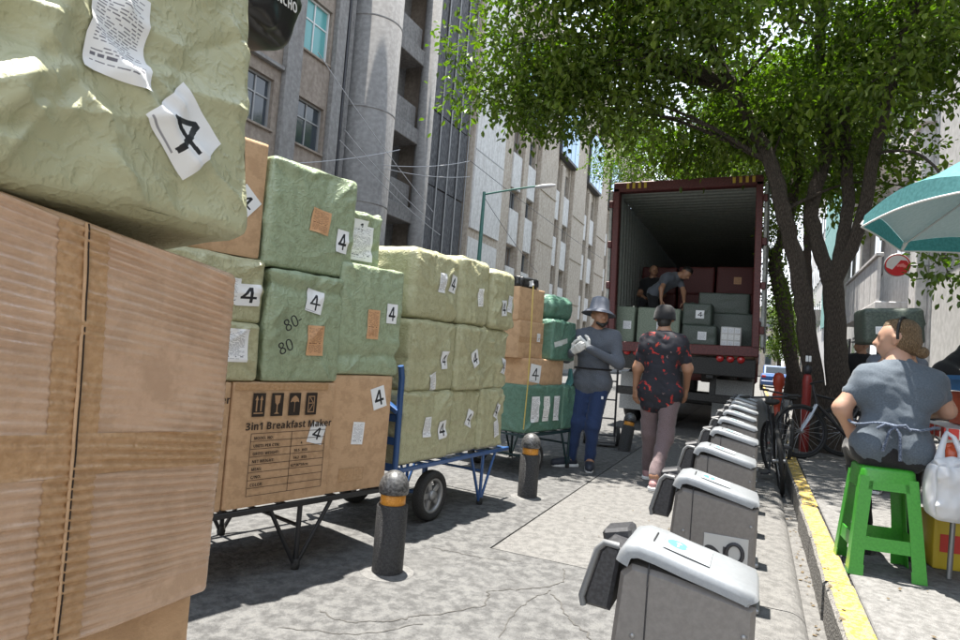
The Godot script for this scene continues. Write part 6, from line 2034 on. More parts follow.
	crown_on(s, [clumps[1]], leaf, ivy, 6, 0.42, [Color(0.7, 0.85, 0.7), Color(1.1, 1.1, 0.9)], [0.45, 0.75])
	var s_tips := []
	for k in 14: s_tips.append([Vector3(rng.randf_range(-1.4, 1.2), rng.randf_range(4.9, 6.6), rng.randf_range(-1.5, 1.2)), 1.0])
	crown_on(s, clumps, leaf, s_tips, 40, 0.45, [Color(0.75, 0.85, 0.75), Color(1.25, 1.15, 0.95)])
	# sunlit trees further down
	var spots := [[Vector3(1.1, 0.113, -27.0), "tall leafy tree rising behind the truck's roof", [[Vector3(-3.0, 9.6, -26.5), Vector3(3.2, 2.0, 2.6), 34], [Vector3(-0.2, 10.2, -26.8), Vector3(2.6, 2.2, 2.6), 22]]],
		[Vector3(1.5, 0.113, -24.0), "leafy tree beyond the truck, showing between the forked trunks", [[Vector3(1.0, 9.4, -23.0), Vector3(2.4, 1.7, 2.2), 24], [Vector3(0.6, 7.0, -23.0), Vector3(1.3, 1.0, 1.2), 7]]],
		[Vector3(1.4, 0.113, -52.0), "distant small tree beside the blue car", [[Vector3(1.2, 4.6, -52.0), Vector3(2.2, 2.2, 2.2), 16]]]]
	for q in spots:
		var bt := thing("background_tree", q[1], "tree", q[0], 0.0, "trees down the street")
		var fork: Vector3 = (q[2][0][0] as Vector3) - q[0]
		st = S()
		limb(st, [Vector3(0, -0.05, 0), Vector3(0.05, 1.5, 0), Vector3(-0.1 + fork.x * 0.15, fork.y * 0.55, 0.1), fork * 0.85], 0.22, 0.09, 10)
		var tp := []
		for l in q[2]:
			for i in l[2]:
				var d := Vector3(rng.randf_range(-1, 1), rng.randf_range(-1, 1), rng.randf_range(-1, 1)).limit_length(1.0)
				var p: Vector3 = l[0] + d * l[1] - q[0]
				tp.append([p, rng.randf_range(0.8, 1.3)])
				if i % 2 == 0: limb(st, [fork * 0.7, fork.lerp(p, 0.6), p], 0.05, 0.012, 5)
		obj("trunk", done(st), bark, bt)
		crown_on(bt, clumps, leaf, tp, 46, 0.5, [Color(0.8, 0.9, 0.7), Color(1.35, 1.25, 0.9)], [1.0, 1.6])

# ================================================================ people
# smooth union of tapered capsules [a, b, ra, rb], meshed as surface nets into st
func blob(st: SurfaceTool, bones: Array, cell: float, k: float, fold := 0.0, foldf := 12.0) -> void:
	var lo := Vector3(1e9, 1e9, 1e9)
	var hi := -lo
	var pad := k * 3.0 + cell * 2.0
	for b in bones:
		for e in [[b[0], b[2]], [b[1], b[3]]]:
			lo = lo.min(e[0] - Vector3.ONE * (e[1] + pad))
			hi = hi.max(e[0] + Vector3.ONE * (e[1] + pad))
	var nx := int((hi.x - lo.x) / cell) + 2
	var ny := int((hi.y - lo.y) / cell) + 2
	var nz := int((hi.z - lo.z) / cell) + 2
	var acc := PackedFloat32Array()
	acc.resize(nx * ny * nz)
	var ik := 1.0 / k
	for b in bones:
		var a: Vector3 = b[0]
		var c: Vector3 = b[1]
		var ra: float = b[2]
		var rb: float = b[3]
		var rm := maxf(ra, rb) + pad
		var l := ((a.min(c) - Vector3.ONE * rm - lo) / cell)
		var h := ((a.max(c) + Vector3.ONE * rm - lo) / cell)
		var ab := c - a
		var il := 1.0 / maxf(ab.length_squared(), 1e-9)
		for z in range(maxi(0, int(l.z)), mini(nz, int(h.z) + 1)):
			for y in range(maxi(0, int(l.y)), mini(ny, int(h.y) + 1)):
				var row := (z * ny + y) * nx
				for x in range(maxi(0, int(l.x)), mini(nx, int(h.x) + 1)):
					var p := lo + Vector3(x, y, z) * cell
					var t := clampf((p - a).dot(ab) * il, 0.0, 1.0)
					var d := p.distance_to(a + ab * t) - (ra + (rb - ra) * t)
					if d < pad: acc[row + x] += exp(-d * ik)
	var val := PackedFloat32Array()
	val.resize(acc.size())
	for i in acc.size():
		if acc[i] < 1e-5: val[i] = 1.0
		else:
			var v := -k * log(acc[i])
			if fold > 0.0 and absf(v) < fold * 3.0 + cell:
				var x := i % nx
				var y := (i / nx) % ny
				var z := i / (nx * ny)
				var p := lo + Vector3(x, y, z) * cell
				v += fold * (noise_r.get_noise_3d(p.x * foldf * 0.55, p.y * foldf + p.x * foldf * 0.5, p.z * foldf * 0.55) + 0.4 * noise_a.get_noise_3d(p.x * foldf, p.y * foldf, p.z * foldf))
			val[i] = v
	var vert := {}
	var off := [0, 1, nx, nx + 1, nx * ny, nx * ny + 1, nx * ny + nx, nx * ny + nx + 1]
	var cor := [Vector3(0, 0, 0), Vector3(1, 0, 0), Vector3(0, 1, 0), Vector3(1, 1, 0), Vector3(0, 0, 1), Vector3(1, 0, 1), Vector3(0, 1, 1), Vector3(1, 1, 1)]
	var edges := [[0, 1], [2, 3], [4, 5], [6, 7], [0, 2], [1, 3], [4, 6], [5, 7], [0, 4], [1, 5], [2, 6], [3, 7]]
	for z in nz - 1:
		for y in ny - 1:
			var row := (z * ny + y) * nx
			for x in nx - 1:
				var i := row + x
				var v0 := val[i]
				var s := v0 < 0.0
				if (val[i + 1] < 0.0) == s and (val[i + off[2]] < 0.0) == s and (val[i + off[3]] < 0.0) == s and (val[i + off[4]] < 0.0) == s and (val[i + off[5]] < 0.0) == s and (val[i + off[6]] < 0.0) == s and (val[i + off[7]] < 0.0) == s: continue
				var sum := Vector3.ZERO
				var n := 0
				for e in edges:
					var a := val[i + off[e[0]]]
					var b := val[i + off[e[1]]]
					if (a < 0.0) != (b < 0.0):
						sum += (cor[e[0]] as Vector3).lerp(cor[e[1]], a / (a - b))
						n += 1
				vert[i] = lo + (Vector3(x, y, z) + sum / n) * cell
	smooth(st)
	for i in vert:
		var neg := val[i] < 0.0
		var ax := [[1, nx, nx * ny], [nx, nx * ny, 1], [nx * ny, 1, nx]]
		for q in ax:
			if (val[i + q[0]] < 0.0) == neg: continue
			var a: int = i
			var b: int = i - q[1]
			var c: int = i - q[1] - q[2]
			var d: int = i - q[2]
			if not (vert.has(b) and vert.has(c) and vert.has(d)): continue
			if neg: quad(st, vert[a], vert[b], vert[c], vert[d])
			else: quad(st, vert[d], vert[c], vert[b], vert[a])

# a hand with palm, four fingers and a thumb. dir: along the fingers, nrm: out of the back of the hand, side: towards the thumb
func hand_bones(wrist: Vector3, dir: Vector3, nrm: Vector3, side: Vector3, curl: float, scale_ := 1.0, pad := 0.0) -> Array:
	var out := []
	var s := scale_
	out.append([wrist - dir * 0.02 * s, wrist + dir * 0.015 * s, 0.024 * s + pad, 0.026 * s + pad])
	var palm := wrist + dir * 0.05 * s
	for k in 3:
		var o := side * (0.024 - k * 0.024) * s
		out.append([wrist + dir * 0.015 * s + o * 0.6, wrist + dir * 0.082 * s + o, 0.017 * s + pad, 0.0145 * s + pad])
	var lens := [0.072, 0.080, 0.074, 0.058]
	for f in 4:
		var o := side * (0.031 - f * 0.0205) * s
		var p: Vector3 = wrist + dir * (0.086 - 0.004 * absf(f - 1.3)) * s + o
		var d := dir
		for j in 3:
			d = d.rotated(side, -curl * [0.5, 0.9, 0.6][j]) if side.cross(dir).dot(nrm) > 0 else d.rotated(side, curl * [0.5, 0.9, 0.6][j])
			var q: Vector3 = p + d * lens[f] * [0.45, 0.32, 0.23][j] * s
			out.append([p, q, (0.0098 - j * 0.0008) * s + pad, (0.0092 - j * 0.0009) * s + pad])
			p = q
	var tp := wrist + dir * 0.025 * s + side * 0.026 * s - nrm * 0.006 * s
	var t1 := tp + (dir * 0.55 + side * 0.75 - nrm * 0.3).normalized() * 0.040 * s
	var t2 := t1 + (dir * 0.85 + side * 0.35 - nrm * 0.35).normalized() * 0.034 * s
	var t3 := t2 + (dir * 0.95 + side * 0.05 - nrm * 0.35).normalized() * 0.026 * s
	out.append([tp, t1, 0.015 * s + pad, 0.012 * s + pad])
	out.append([t1, t2, 0.012 * s + pad, 0.0105 * s + pad])
	out.append([t2, t3, 0.0105 * s + pad, 0.0085 * s + pad])
	return out

func head_bones(c: Vector3, f: Vector3, u: Vector3) -> Array:
	var r := f.cross(u).normalized()
	var o := [[c + u * 0.032 - f * 0.020, c + u * 0.037 + f * 0.016, 0.079, 0.074], [c + u * 0.01 + f * 0.02, c - u * 0.03 + f * 0.03, 0.067, 0.062], [c - u * 0.065 + f * 0.035, c - u * 0.085 + f * 0.052, 0.044, 0.030], [c + u * 0.018 + f * 0.088, c - u * 0.020 + f * 0.120, 0.010, 0.013], [c - u * 0.022 + f * 0.100 - r * 0.012, c - u * 0.022 + f * 0.100 + r * 0.012, 0.009, 0.009], [c + u * 0.03 + f * 0.078 - r * 0.03, c + u * 0.03 + f * 0.078 + r * 0.03, 0.014, 0.014], [c - u * 0.052 + f * 0.089 - r * 0.018, c - u * 0.052 + f * 0.089 + r * 0.018, 0.009, 0.009], [c - u * 0.064 + f * 0.085 - r * 0.014, c - u * 0.064 + f * 0.085 + r * 0.014, 0.010, 0.010]]
	for s in [-1, 1]:
		o.append([c + r * s * 0.080 - u * 0.02 - f * 0.002, c + r * s * 0.082 + u * 0.014 - f * 0.010, 0.007, 0.011])
		o.append([c + r * s * 0.035 - u * 0.03 + f * 0.06, c + r * s * 0.045 - u * 0.005 + f * 0.055, 0.022, 0.02])
	return o

# joints J in the person's own coordinates; look: direction the face points
func person(label: String, at: Vector3, J: Dictionary, look: Vector3, spec: Dictionary) -> Node3D:
	var t := thing("person", label, "person", at, 0.0, "people")
	var coarse: float = spec.get("cell", 0.013)
	var w: float = spec.get("wide", 1.0)
	var up: Vector3 = spec.get("head_up", Vector3.UP)
	var f := (look - up * look.dot(up)).normalized()
	var skin: Material = spec.skin
	var st := S()
	var ch: Vector3 = (J.shL + J.shR) * 0.5
	var pel: Vector3 = (J.hipL + J.hipR) * 0.5
	var spine := (ch - pel).normalized()
	var across: Vector3 = (J.shR - J.shL).normalized()
	var inL: Vector3 = J.shL.lerp(ch, 0.30) - spine * 0.05
	var inR: Vector3 = J.shR.lerp(ch, 0.30) - spine * 0.05
	var lowL: Vector3 = pel.lerp(J.hipL, 0.75).lerp(ch, 0.42)
	var lowR: Vector3 = pel.lerp(J.hipR, 0.75).lerp(ch, 0.42)
	var torso := [[J.shL - spine * 0.012, ch + spine * 0.03, 0.050, 0.060], [J.shR - spine * 0.012, ch + spine * 0.03, 0.050, 0.060], [inL - spine * 0.04, inR - spine * 0.04, 0.098 * w, 0.098 * w], [inL.lerp(ch, 0.2), lowL, 0.095 * w, 0.095 * w], [inR.lerp(ch, 0.2), lowR, 0.095 * w, 0.095 * w], [lowL, pel.lerp(J.hipL, 0.9) + spine * 0.02, 0.095 * w, 0.105 * w], [lowR, pel.lerp(J.hipR, 0.9) + spine * 0.02, 0.095 * w, 0.105 * w], [ch + spine * 0.01, J.neck, 0.07, 0.055]]
	var arms := []
	var legs := []
	for s in ["L", "R"]:
		arms.append([J["sh" + s], J["el" + s], 0.055 * sqrt(w), 0.043 * sqrt(w)])
		arms.append([J["el" + s], J["wr" + s], 0.043 * sqrt(w), 0.029])
		legs.append([J["hip" + s], J["kn" + s], 0.088 * sqrt(w), 0.058])
		legs.append([J["kn" + s], J["an" + s], 0.057, 0.040])
		legs.append([J["an" + s], J["to" + s], 0.040, 0.030])
	var neck := [[J.neck - spine * 0.03, J.head - up * 0.05, 0.055, 0.054]]
	blob(st, torso + arms + legs + neck, coarse, 0.016)
	blob(st, head_bones(J.head, f, up), spec.get("head_cell", 0.006), 0.010)
	for s in ["L", "R"]:
		if spec.has("hand" + s):
			var h = spec["hand" + s]
			blob(st, hand_bones(J["wr" + s], h[0], h[1], h[2], h[3]), 0.0045, 0.004)
	obj("body", done(st), skin, t)
	# clothes
	var fold: float = spec.get("fold", 0.007)
	st = S()
	var sh := []
	for i in 7:
		var b: Array = torso[i]
		sh.append([b[0], b[1], b[2] + 0.014, b[3] + (0.024 if i > 4 else 0.014)])
	sh.append([ch - spine * 0.01, J.neck - spine * 0.035, 0.085, 0.068])
	var hem: float = spec.get("hem", 0.0)
	if hem > 0.0:
		sh.append([pel.lerp(J.hipL, 0.8), pel.lerp(J.hipL, 0.8) - spine * hem, 0.118 * w, 0.105 * w])
		sh.append([pel.lerp(J.hipR, 0.8), pel.lerp(J.hipR, 0.8) - spine * hem, 0.118 * w, 0.105 * w])
	for s in ["L", "R"]:
		var sl: float = spec.get("sleeve", 0.5)
		if sl >= 1.0:
			sh.append([J["sh" + s], J["el" + s], 0.060, 0.054])
			sh.append([J["el" + s], J["el" + s].lerp(J["wr" + s], minf(1.0, sl - 1.0)), 0.056, 0.042])
		else: sh.append([J["sh" + s], J["sh" + s].lerp(J["el" + s], sl), 0.056 * sqrt(w), 0.056 * sqrt(w)])
	blob(st, sh, coarse, 0.016, fold, 9.0)
	obj("shirt", done(st), spec.shirt, t)
	st = S()
	var tr := [[pel.lerp(J.hipL, 0.9), pel.lerp(J.hipR, 0.9), 0.104 * w, 0.104 * w]]
	for s in ["L", "R"]:
		tr.append([J["hip" + s], J["kn" + s], 0.102 * sqrt(w), 0.075])
		tr.append([J["kn" + s], J["an" + s].lerp(J["kn" + s], 0.03), 0.073, 0.058])
	blob(st, tr, coarse, 0.016, fold, 8.0)
	obj("trousers", done(st), spec.trousers, t)
	for s in ["L", "R"]:
		st = S()
		var d: Vector3 = (J["to" + s] - J["an" + s])
		d.y = 0
		d = d.normalized()
		var heel: Vector3 = Vector3(J["an" + s].x, J["to" + s].y, J["an" + s].z) - d * 0.035
		blob(st, [[heel + Vector3(0, 0.005, 0), J["to" + s] + d * 0.02, 0.040, 0.038], [J["an" + s] - Vector3(0, 0.01, 0), J["to" + s] - d * 0.03, 0.046, 0.040]], 0.010, 0.01)
		var shoe := obj("shoe", done(st), spec.shoes, t)
		st = S()
		var y: float = J["to" + s].y - 0.036
		var sd := d.cross(Vector3.UP)
		prism(st, PackedVector2Array([Vector2(-0.045, -0.035), Vector2(0.0, -0.047), Vector2(0.17, -0.045), Vector2(0.235, -0.03), Vector2(0.25, 0.0), Vector2(0.235, 0.03), Vector2(0.17, 0.045), Vector2(0.0, 0.047), Vector2(-0.045, 0.035), Vector2(-0.06, 0.0)]), -0.006, 0.024, Transform3D(Basis(d, sd, Vector3.UP), Vector3(heel.x, y, heel.z)), 0.005)
		obj("sole", done(st), spec.get("sole", mats.white_paper), shoe)
	# eyes
	var r := f.cross(up).normalized()
	for s in [-1, 1]:
		st = S()
		ball(st, J.head + r * s * 0.031 + up * 0.012 + f * 0.0835, Vector3(0.012, 0.007, 0.008), 6, Basis(r, up, r.cross(up)))
		obj("eye", done(st), mats.ink, t)
	return t

func hair_cap(t: Node3D, c: Vector3, f: Vector3, bones: Array, m: Material) -> void:
	var st := S()
	blob(st, bones, 0.007, 0.010, 0.004, 60.0)
	obj("hair", done(st), m, t)

func people() -> void:
	var skin := M("warm brown skin", lin(0.34, 0.18, 0.11), 0.5, {"tri": false})
	skin.subsurf_scatter_enabled = true
	skin.subsurf_scatter_strength = 0.08
	var skin2 := M("light tan skin", lin(0.40, 0.235, 0.165), 0.5, {"tri": false})
	skin2.subsurf_scatter_enabled = true
	skin2.subsurf_scatter_strength = 0.08
	var cloth := func(nm: String, a: Color, b: Color, sd: int) -> StandardMaterial3D:
		return M(nm, Color.WHITE, 0.88, {"tex": noise_tex(0.05, a, b, {"seed": sd, "oct": 5}), "scale": 3.0, "rim": 0.3})
	var navy: Material = cloth.call("navy tracksuit cloth", lin(0.012, 0.028, 0.085), lin(0.02, 0.045, 0.125), 120)
	var slate: Material = cloth.call("slate knit", lin(0.075, 0.085, 0.105), lin(0.105, 0.12, 0.145), 121)
	var greyblue: Material = cloth.call("grey blue jersey", lin(0.062, 0.082, 0.105), lin(0.09, 0.112, 0.14), 122)
	var blackc: Material = cloth.call("black cloth", lin(0.005, 0.005, 0.007), lin(0.011, 0.011, 0.013), 123)
	var mauve: Material = cloth.call("faded mauve trousers", lin(0.125, 0.090, 0.095), lin(0.18, 0.13, 0.135), 124)
	var hair_dark := M("black hair", lin(0.012, 0.010, 0.009), 0.5, {"tri": false})
	var hair_fair := M("brown blond hair", Color.WHITE, 0.5, {"tex": noise_tex(0.05, lin(0.12, 0.075, 0.038), lin(0.33, 0.225, 0.125), {"seed": 125}), "scale": Vector3(9, 2, 9), "bump": grey_tex("bark", 0.03), "depth": 1.2})
	var shoe := M("dark trainer", lin(0.03, 0.035, 0.05), 0.6, {"tri": false})
	var shoe2 := M("pinkish trainer", lin(0.36, 0.20, 0.20), 0.6, {"tri": false})
	# --- man in the bucket hat
	var b := Vector3(-1.62, 0, -6.6)
	var J := {"shL": Vector3(-1.765, 1.375, -6.63), "shR": Vector3(-1.365, 1.395, -6.63), "neck": Vector3(-1.555, 1.455, -6.63), "head": Vector3(-1.53, 1.585, -6.60), "elL": Vector3(-1.845, 1.13, -6.56), "wrL": Vector3(-1.735, 1.195, -6.38), "elR": Vector3(-1.29, 1.11, -6.56), "wrR": Vector3(-1.565, 1.245, -6.39), "hipL": Vector3(-1.665, 0.88, -6.63), "hipR": Vector3(-1.475, 0.88, -6.63), "knL": Vector3(-1.69, 0.47, -6.57), "knR": Vector3(-1.515, 0.46, -6.57), "anL": Vector3(-1.735, 0.085, -6.62), "anR": Vector3(-1.53, 0.085, -6.60), "toL": Vector3(-1.86, 0.042, -6.50), "toR": Vector3(-1.49, 0.042, -6.44)}
	for k in J: J[k] = (J[k] as Vector3) - b
	var look := Vector3(0.55, -0.05, 0.8).normalized()
	var glove_dirs := [[Vector3(0.72, 0.45, 0.5).normalized(), Vector3(-0.2, -0.35, 1).normalized()], [Vector3(-0.85, 0.52, 0.1).normalized(), Vector3(-0.1, -0.3, 1).normalized()]]
	var m := person("man in a grey bucket hat, navy track trousers, gloved hands at his chest", b, J, look, {"skin": skin, "shirt": slate, "trousers": navy, "shoes": shoe, "sleeve": 2.0, "hem": 0.05})
	var st := S()
	var gl := M("white work gloves", lin(0.62, 0.61, 0.58), 0.85, {"tri": false})
	var gn := 0
	for q in [["wrL", 1.0], ["wrR", -1.0]]:
		var gd: Array = glove_dirs[gn]
		var dirv: Vector3 = gd[0]
		var nv: Vector3 = (gd[1] - dirv * (gd[1] as Vector3).dot(dirv)).normalized()
		var sv: Vector3 = dirv.cross(nv).normalized() * q[1]
		st = S()
		blob(st, hand_bones(J[q[0]], dirv, nv, sv if sv.y > 0 else -sv, 0.45, 1.05, 0.003), 0.005, 0.004)
		obj("glove", done(st), gl, m)
		gn += 1
	# bucket hat
	var hat := M("pale grey hat cloth", Color.WHITE, 0.85, {"tex": noise_tex(0.05, lin(0.13, 0.14, 0.17), lin(0.20, 0.21, 0.245), {"seed": 126}), "scale": 5.0})
	st = S()
	var hx := Transform3D(Basis(Vector3(0, 0, 1), -0.04) * Basis(Vector3.RIGHT, -0.14), J.head + Vector3(-0.01, 0.075, -0.005))
	lathe(st, [Vector2(0.0, 0.135), Vector2(0.055, 0.132), Vector2(0.090, 0.110), Vector2(0.100, 0.06), Vector2(0.106, 0.0), Vector2(0.14, -0.022), Vector2(0.178, -0.052), Vector2(0.180, -0.056), Vector2(0.14, -0.030), Vector2(0.102, -0.006)], 28, hx)
	obj("bucket_hat", done(st), hat, m)
	st = S()
	blob(st, [[J.head + look * 0.085 - Vector3(0, 0.075, 0) + Vector3(-0.05, 0.01, 0.01), J.head + look * 0.098 - Vector3(0, 0.088, 0), 0.016, 0.02], [J.head + look * 0.098 - Vector3(0, 0.088, 0), J.head + look * 0.06 - Vector3(-0.055, 0.06, 0.01), 0.02, 0.014]], 0.006, 0.006)
	obj("beard", done(st), hair_dark, m)
	st = S()
	var belt := []
	for k in 20: belt.append(((J.hipL + J.hipR) * 0.5) + Vector3(0, 0.16, 0.0) + Vector3(cos(TAU * k / 20) * 0.185, 0, sin(TAU * k / 20) * 0.128))
	tube(st, belt, 0.020, 6, Vector3.UP, 0.5, true)
	obj("lifting_belt", done(st), blackc, m)
	st = S()
	letters(st, "▲", 0.022, Transform3D(Basis(), J.hipR + Vector3(0.05, -0.13, 0.118)))
	obj("trouser_emblem", st.commit(), mats.white_paper, m)
	var tl := thing("cloth_rag", "teal rag hanging from the bucket hat man's belt", "rag", b + Vector3(-0.17, 0.62, 0.085))
	st = S()
	for k in 3: limb(st, [Vector3(k * 0.02, 0.40, 0.0), Vector3(k * 0.02 - 0.04, 0.24, 0.03), Vector3(k * 0.022 - 0.06, 0.02 + 0.05 * k, 0.02)], 0.012, 0.03, 7, 0.2)
	obj("folds", done(st), cloth.call("teal rag", lin(0.03, 0.12, 0.12), lin(0.06, 0.18, 0.17), 127), tl)
	# --- man walking away in the flowered shirt
	b = Vector3(-0.87, 0, -6.35)
	J = {"shL": Vector3(-0.995, 1.37, -6.33), "shR": Vector3(-0.675, 1.38, -6.33), "neck": Vector3(-0.835, 1.455, -6.34), "head": Vector3(-0.845, 1.585, -6.38), "elL": Vector3(-1.06, 1.09, -6.32), "wrL": Vector3(-1.08, 0.885, -6.40), "elR": Vector3(-0.60, 1.12, -6.36), "wrR": Vector3(-0.62, 0.93, -6.52), "hipL": Vector3(-0.93, 0.87, -6.33), "hipR": Vector3(-0.74, 0.87, -6.33), "knL": Vector3(-0.925, 0.47, -6.44), "knR": Vector3(-0.755, 0.46, -6.28), "anL": Vector3(-0.945, 0.09, -6.60), "anR": Vector3(-0.805, 0.12, -6.08), "toL": Vector3(-0.955, 0.042, -6.75), "toR": Vector3(-0.80, 0.042, -6.22)}
	for k in J: J[k] = (J[k] as Vector3) - b
	look = Vector3(-0.15, -0.1, -1).normalized()
	var fl := NoiseTexture2D.new()
	var fn := FastNoiseLite.new()
	fn.seed = 14
	fn.frequency = 0.02
	fn.fractal_octaves = 2
	fn.domain_warp_enabled = true
	fn.domain_warp_amplitude = 50.0
	fn.domain_warp_frequency = 0.012
	fl.noise = fn
	fl.seamless = true
	var gr := Gradient.new()
	gr.interpolation_mode = Gradient.GRADIENT_INTERPOLATE_CONSTANT
	gr.offsets = PackedFloat32Array([0.0, 0.10, 0.125, 0.80, 0.90])
	gr.colors = PackedColorArray([lin(0.45, 0.42, 0.40), lin(0.20, 0.05, 0.05), lin(0.013, 0.014, 0.022), lin(0.42, 0.025, 0.02), lin(0.50, 0.08, 0.03)])
	fl.color_ramp = gr
	var flower := M("black shirt with red flowers", Color.WHITE, 0.8, {"tex": fl, "scale": 1.0})
	m = person("man in a flowered black shirt and black cap walking to the truck", b, J, look, {"skin": skin, "shirt": flower, "trousers": mauve, "shoes": shoe2, "sleeve": 0.72, "hem": 0.10, "fold": 0.008, "handL": [Vector3(0.02, -1, -0.1).normalized(), Vector3(-0.7, 0, 0.7).normalized(), Vector3(0.7, 0, 0.7).normalized(), 0.5], "handR": [Vector3(0.0, -0.9, -0.3).normalized(), Vector3(1, 0, 0), Vector3(0, -0.3, -0.9).normalized(), 0.5]})
	hair_cap(m, J.head, look, [[J.head + Vector3(0, 0.02, 0.025), J.head + Vector3(0, -0.04, 0.04), 0.084, 0.062]], hair_dark)
	st = S()
	lathe(st, [Vector2(0.0, 0.138), Vector2(0.05, 0.132), Vector2(0.085, 0.105), Vector2(0.100, 0.055), Vector2(0.105, 0.0), Vector2(0.105, -0.012), Vector2(0.10, -0.012)], 24, Transform3D(Basis(), J.head + Vector3(0, 0.0, 0.005)))
	prism(st, PackedVector2Array([Vector2(-0.07, 0.06), Vector2(0.07, 0.06), Vector2(0.075, 0.13), Vector2(0.03, 0.17), Vector2(-0.03, 0.17), Vector2(-0.075, 0.13)]), 0.0, 0.006, Transform3D(Basis(Vector3(1, 0, 0), Vector3(0, -0.1, -1), Vector3(0, 1, 0)), J.head + Vector3(0, 0.018, 0)))
	obj("cap", done(st), blackc, m)
	# --- seated woman
	b = Vector3(0.69, 0.113, -4.3)
	J = {"shL": Vector3(0.575, 1.185, -4.26), "shR": Vector3(0.905, 1.185, -4.30), "neck": Vector3(0.735, 1.275, -4.30), "head": Vector3(0.735, 1.395, -4.33), "elL": Vector3(0.455, 0.985, -4.22), "wrL": Vector3(0.52, 0.835, -4.30), "elR": Vector3(0.985, 1.02, -4.36), "wrR": Vector3(0.925, 0.985, -4.52), "hipL": Vector3(0.61, 0.775, -4.21), "hipR": Vector3(0.80, 0.775, -4.21), "knL": Vector3(0.60, 0.73, -4.66), "knR": Vector3(0.88, 0.73, -4.64), "anL": Vector3(0.645, 0.32, -4.55), "anR": Vector3(0.86, 0.30, -4.60), "toL": Vector3(0.645, 0.26, -4.70), "toR": Vector3(0.86, 0.158, -4.78)}
	J.anL = Vector3(0.645, 0.215, -4.60); J.toL = Vector3(0.645, 0.158, -4.74)
	J.anR = Vector3(0.86, 0.215, -4.62)
	for k in J: J[k] = (J[k] as Vector3) - b
	look = Vector3(-0.9, 0.02, -0.42).normalized()
	m = person("seated woman seen from behind in a grey blue T-shirt and apron", b, J, look, {"skin": skin2, "shirt": greyblue, "trousers": blackc, "shoes": shoe, "sole": mats.black_rubber, "sleeve": 0.55, "wide": 0.95, "hem": 0.0, "fold": 0.007, "handL": [Vector3(0.35, -0.75, -0.4).normalized(), Vector3(-0.9, -0.3, 0).normalized(), Vector3(0, 0.45, -0.9).normalized(), 0.7], "handR": [Vector3(-0.3, -0.1, -0.95).normalized(), Vector3(0, 1, 0), Vector3(-0.95, 0, 0.3).normalized(), 0.6]})
	var hc: Vector3 = J.head
	hair_cap(m, hc, look, [[hc + Vector3(0.025, 0.042, 0.01), hc + Vector3(0.038, 0.0, 0.025), 0.083, 0.074], [hc + Vector3(-0.025, 0.072, -0.01), hc + Vector3(0.03, 0.056, 0.02), 0.055, 0.062], [hc + Vector3(0.05, -0.03, 0.035), hc + Vector3(0.085, -0.06, 0.045), 0.042, 0.026]], hair_fair)
	st = S()
	ball(st, hc + Vector3(0.105, -0.062, 0.055), Vector3(0.036, 0.034, 0.034), 8)
	obj("hair_bun", done(st), hair_fair, m)
	st = S()
	var hb := []
	for k in 17:
		var a := -0.3 + (PI + 0.6) * k / 16.0
		hb.append(hc + Vector3(0.02, 0.035, 0.0) + (look.cross(Vector3.UP).normalized() * cos(a) + Vector3.UP * sin(a)) * 0.101)
	tube(st, hb, 0.008, 6)
	obj("hairband", done(st), mats.ink, m)
	st = S()
	var wst: Vector3 = (J.hipL + J.hipR) * 0.5 + Vector3(0, 0.145, -0.015)
	belt = []
	for k in 24: belt.append(wst + Vector3(cos(TAU * k / 24) * 0.212, 0.012 * sin(k * 1.1), sin(TAU * k / 24) * 0.142))
	tube(st, belt, 0.012, 6, Vector3.UP, 0.6, true)
	for q in [[-0.06, -0.14, 0.02], [0.02, -0.18, 0.05], [-0.09, -0.02, 0.02], [0.06, -0.015, 0.02]]:
		tube(st, [wst + Vector3(-0.01, 0, 0.148), wst + Vector3(q[0] * 0.6, q[1] * 0.3 + 0.015, 0.165), wst + Vector3(q[0], q[1], 0.14 + q[2] * 0.4)], 0.009, 6)
	obj("apron_strings", done(st), cloth.call("apron strings", lin(0.03, 0.045, 0.08), lin(0.16, 0.19, 0.25), 128), m)
	# --- worker stooping in the container
	b = Vector3(-1.80, 1.48, -12.25)
	J = {"shL": Vector3(-1.60, 2.74, -12.12), "shR": Vector3(-1.42, 2.74, -12.40), "neck": Vector3(-1.40, 2.79, -12.24), "head": Vector3(-1.30, 2.83, -12.22), "elL": Vector3(-1.68, 2.50, -11.98), "wrL": Vector3(-1.66, 2.28, -11.9), "elR": Vector3(-1.32, 2.48, -12.3), "wrR": Vector3(-1.28, 2.28, -12.1), "hipL": Vector3(-1.86, 2.42, -12.16), "hipR": Vector3(-1.84, 2.42, -12.34), "knL": Vector3(-1.80, 1.98, -12.12), "knR": Vector3(-1.82, 1.98, -12.4), "anL": Vector3(-1.90, 1.58, -12.14), "anR": Vector3(-1.90, 1.58, -12.40), "toL": Vector3(-1.74, 1.535, -12.1), "toR": Vector3(-1.74, 1.535, -12.4)}
	for k in J: J[k] = (J[k] as Vector3) - b
	m = person("worker in a dark T-shirt stooping over bales inside the container", b, J, Vector3(0.6, -0.75, 0.2), {"skin": skin, "shirt": slate, "trousers": blackc, "shoes": shoe, "sleeve": 0.6, "cell": 0.016, "head_up": Vector3(0.8, 0.6, 0).normalized(), "handL": [Vector3(0.1, -1, 0.1).normalized(), Vector3(-0.9, 0, 0.4).normalized(), Vector3(0.4, 0, 0.9).normalized(), 0.4], "handR": [Vector3(0.1, -1, 0.1).normalized(), Vector3(0.9, 0, 0.4).normalized(), Vector3(-0.4, 0, 0.9).normalized(), 0.4]})
	hair_cap(m, J.head, look, [[J.head + Vector3(0.02, 0.04, 0.0), J.head + Vector3(0.05, 0.03, 0.0), 0.082, 0.08]], hair_dark)
	# --- second worker, sitting in the gloom
	b = Vector3(-2.02, 1.48, -12.85)
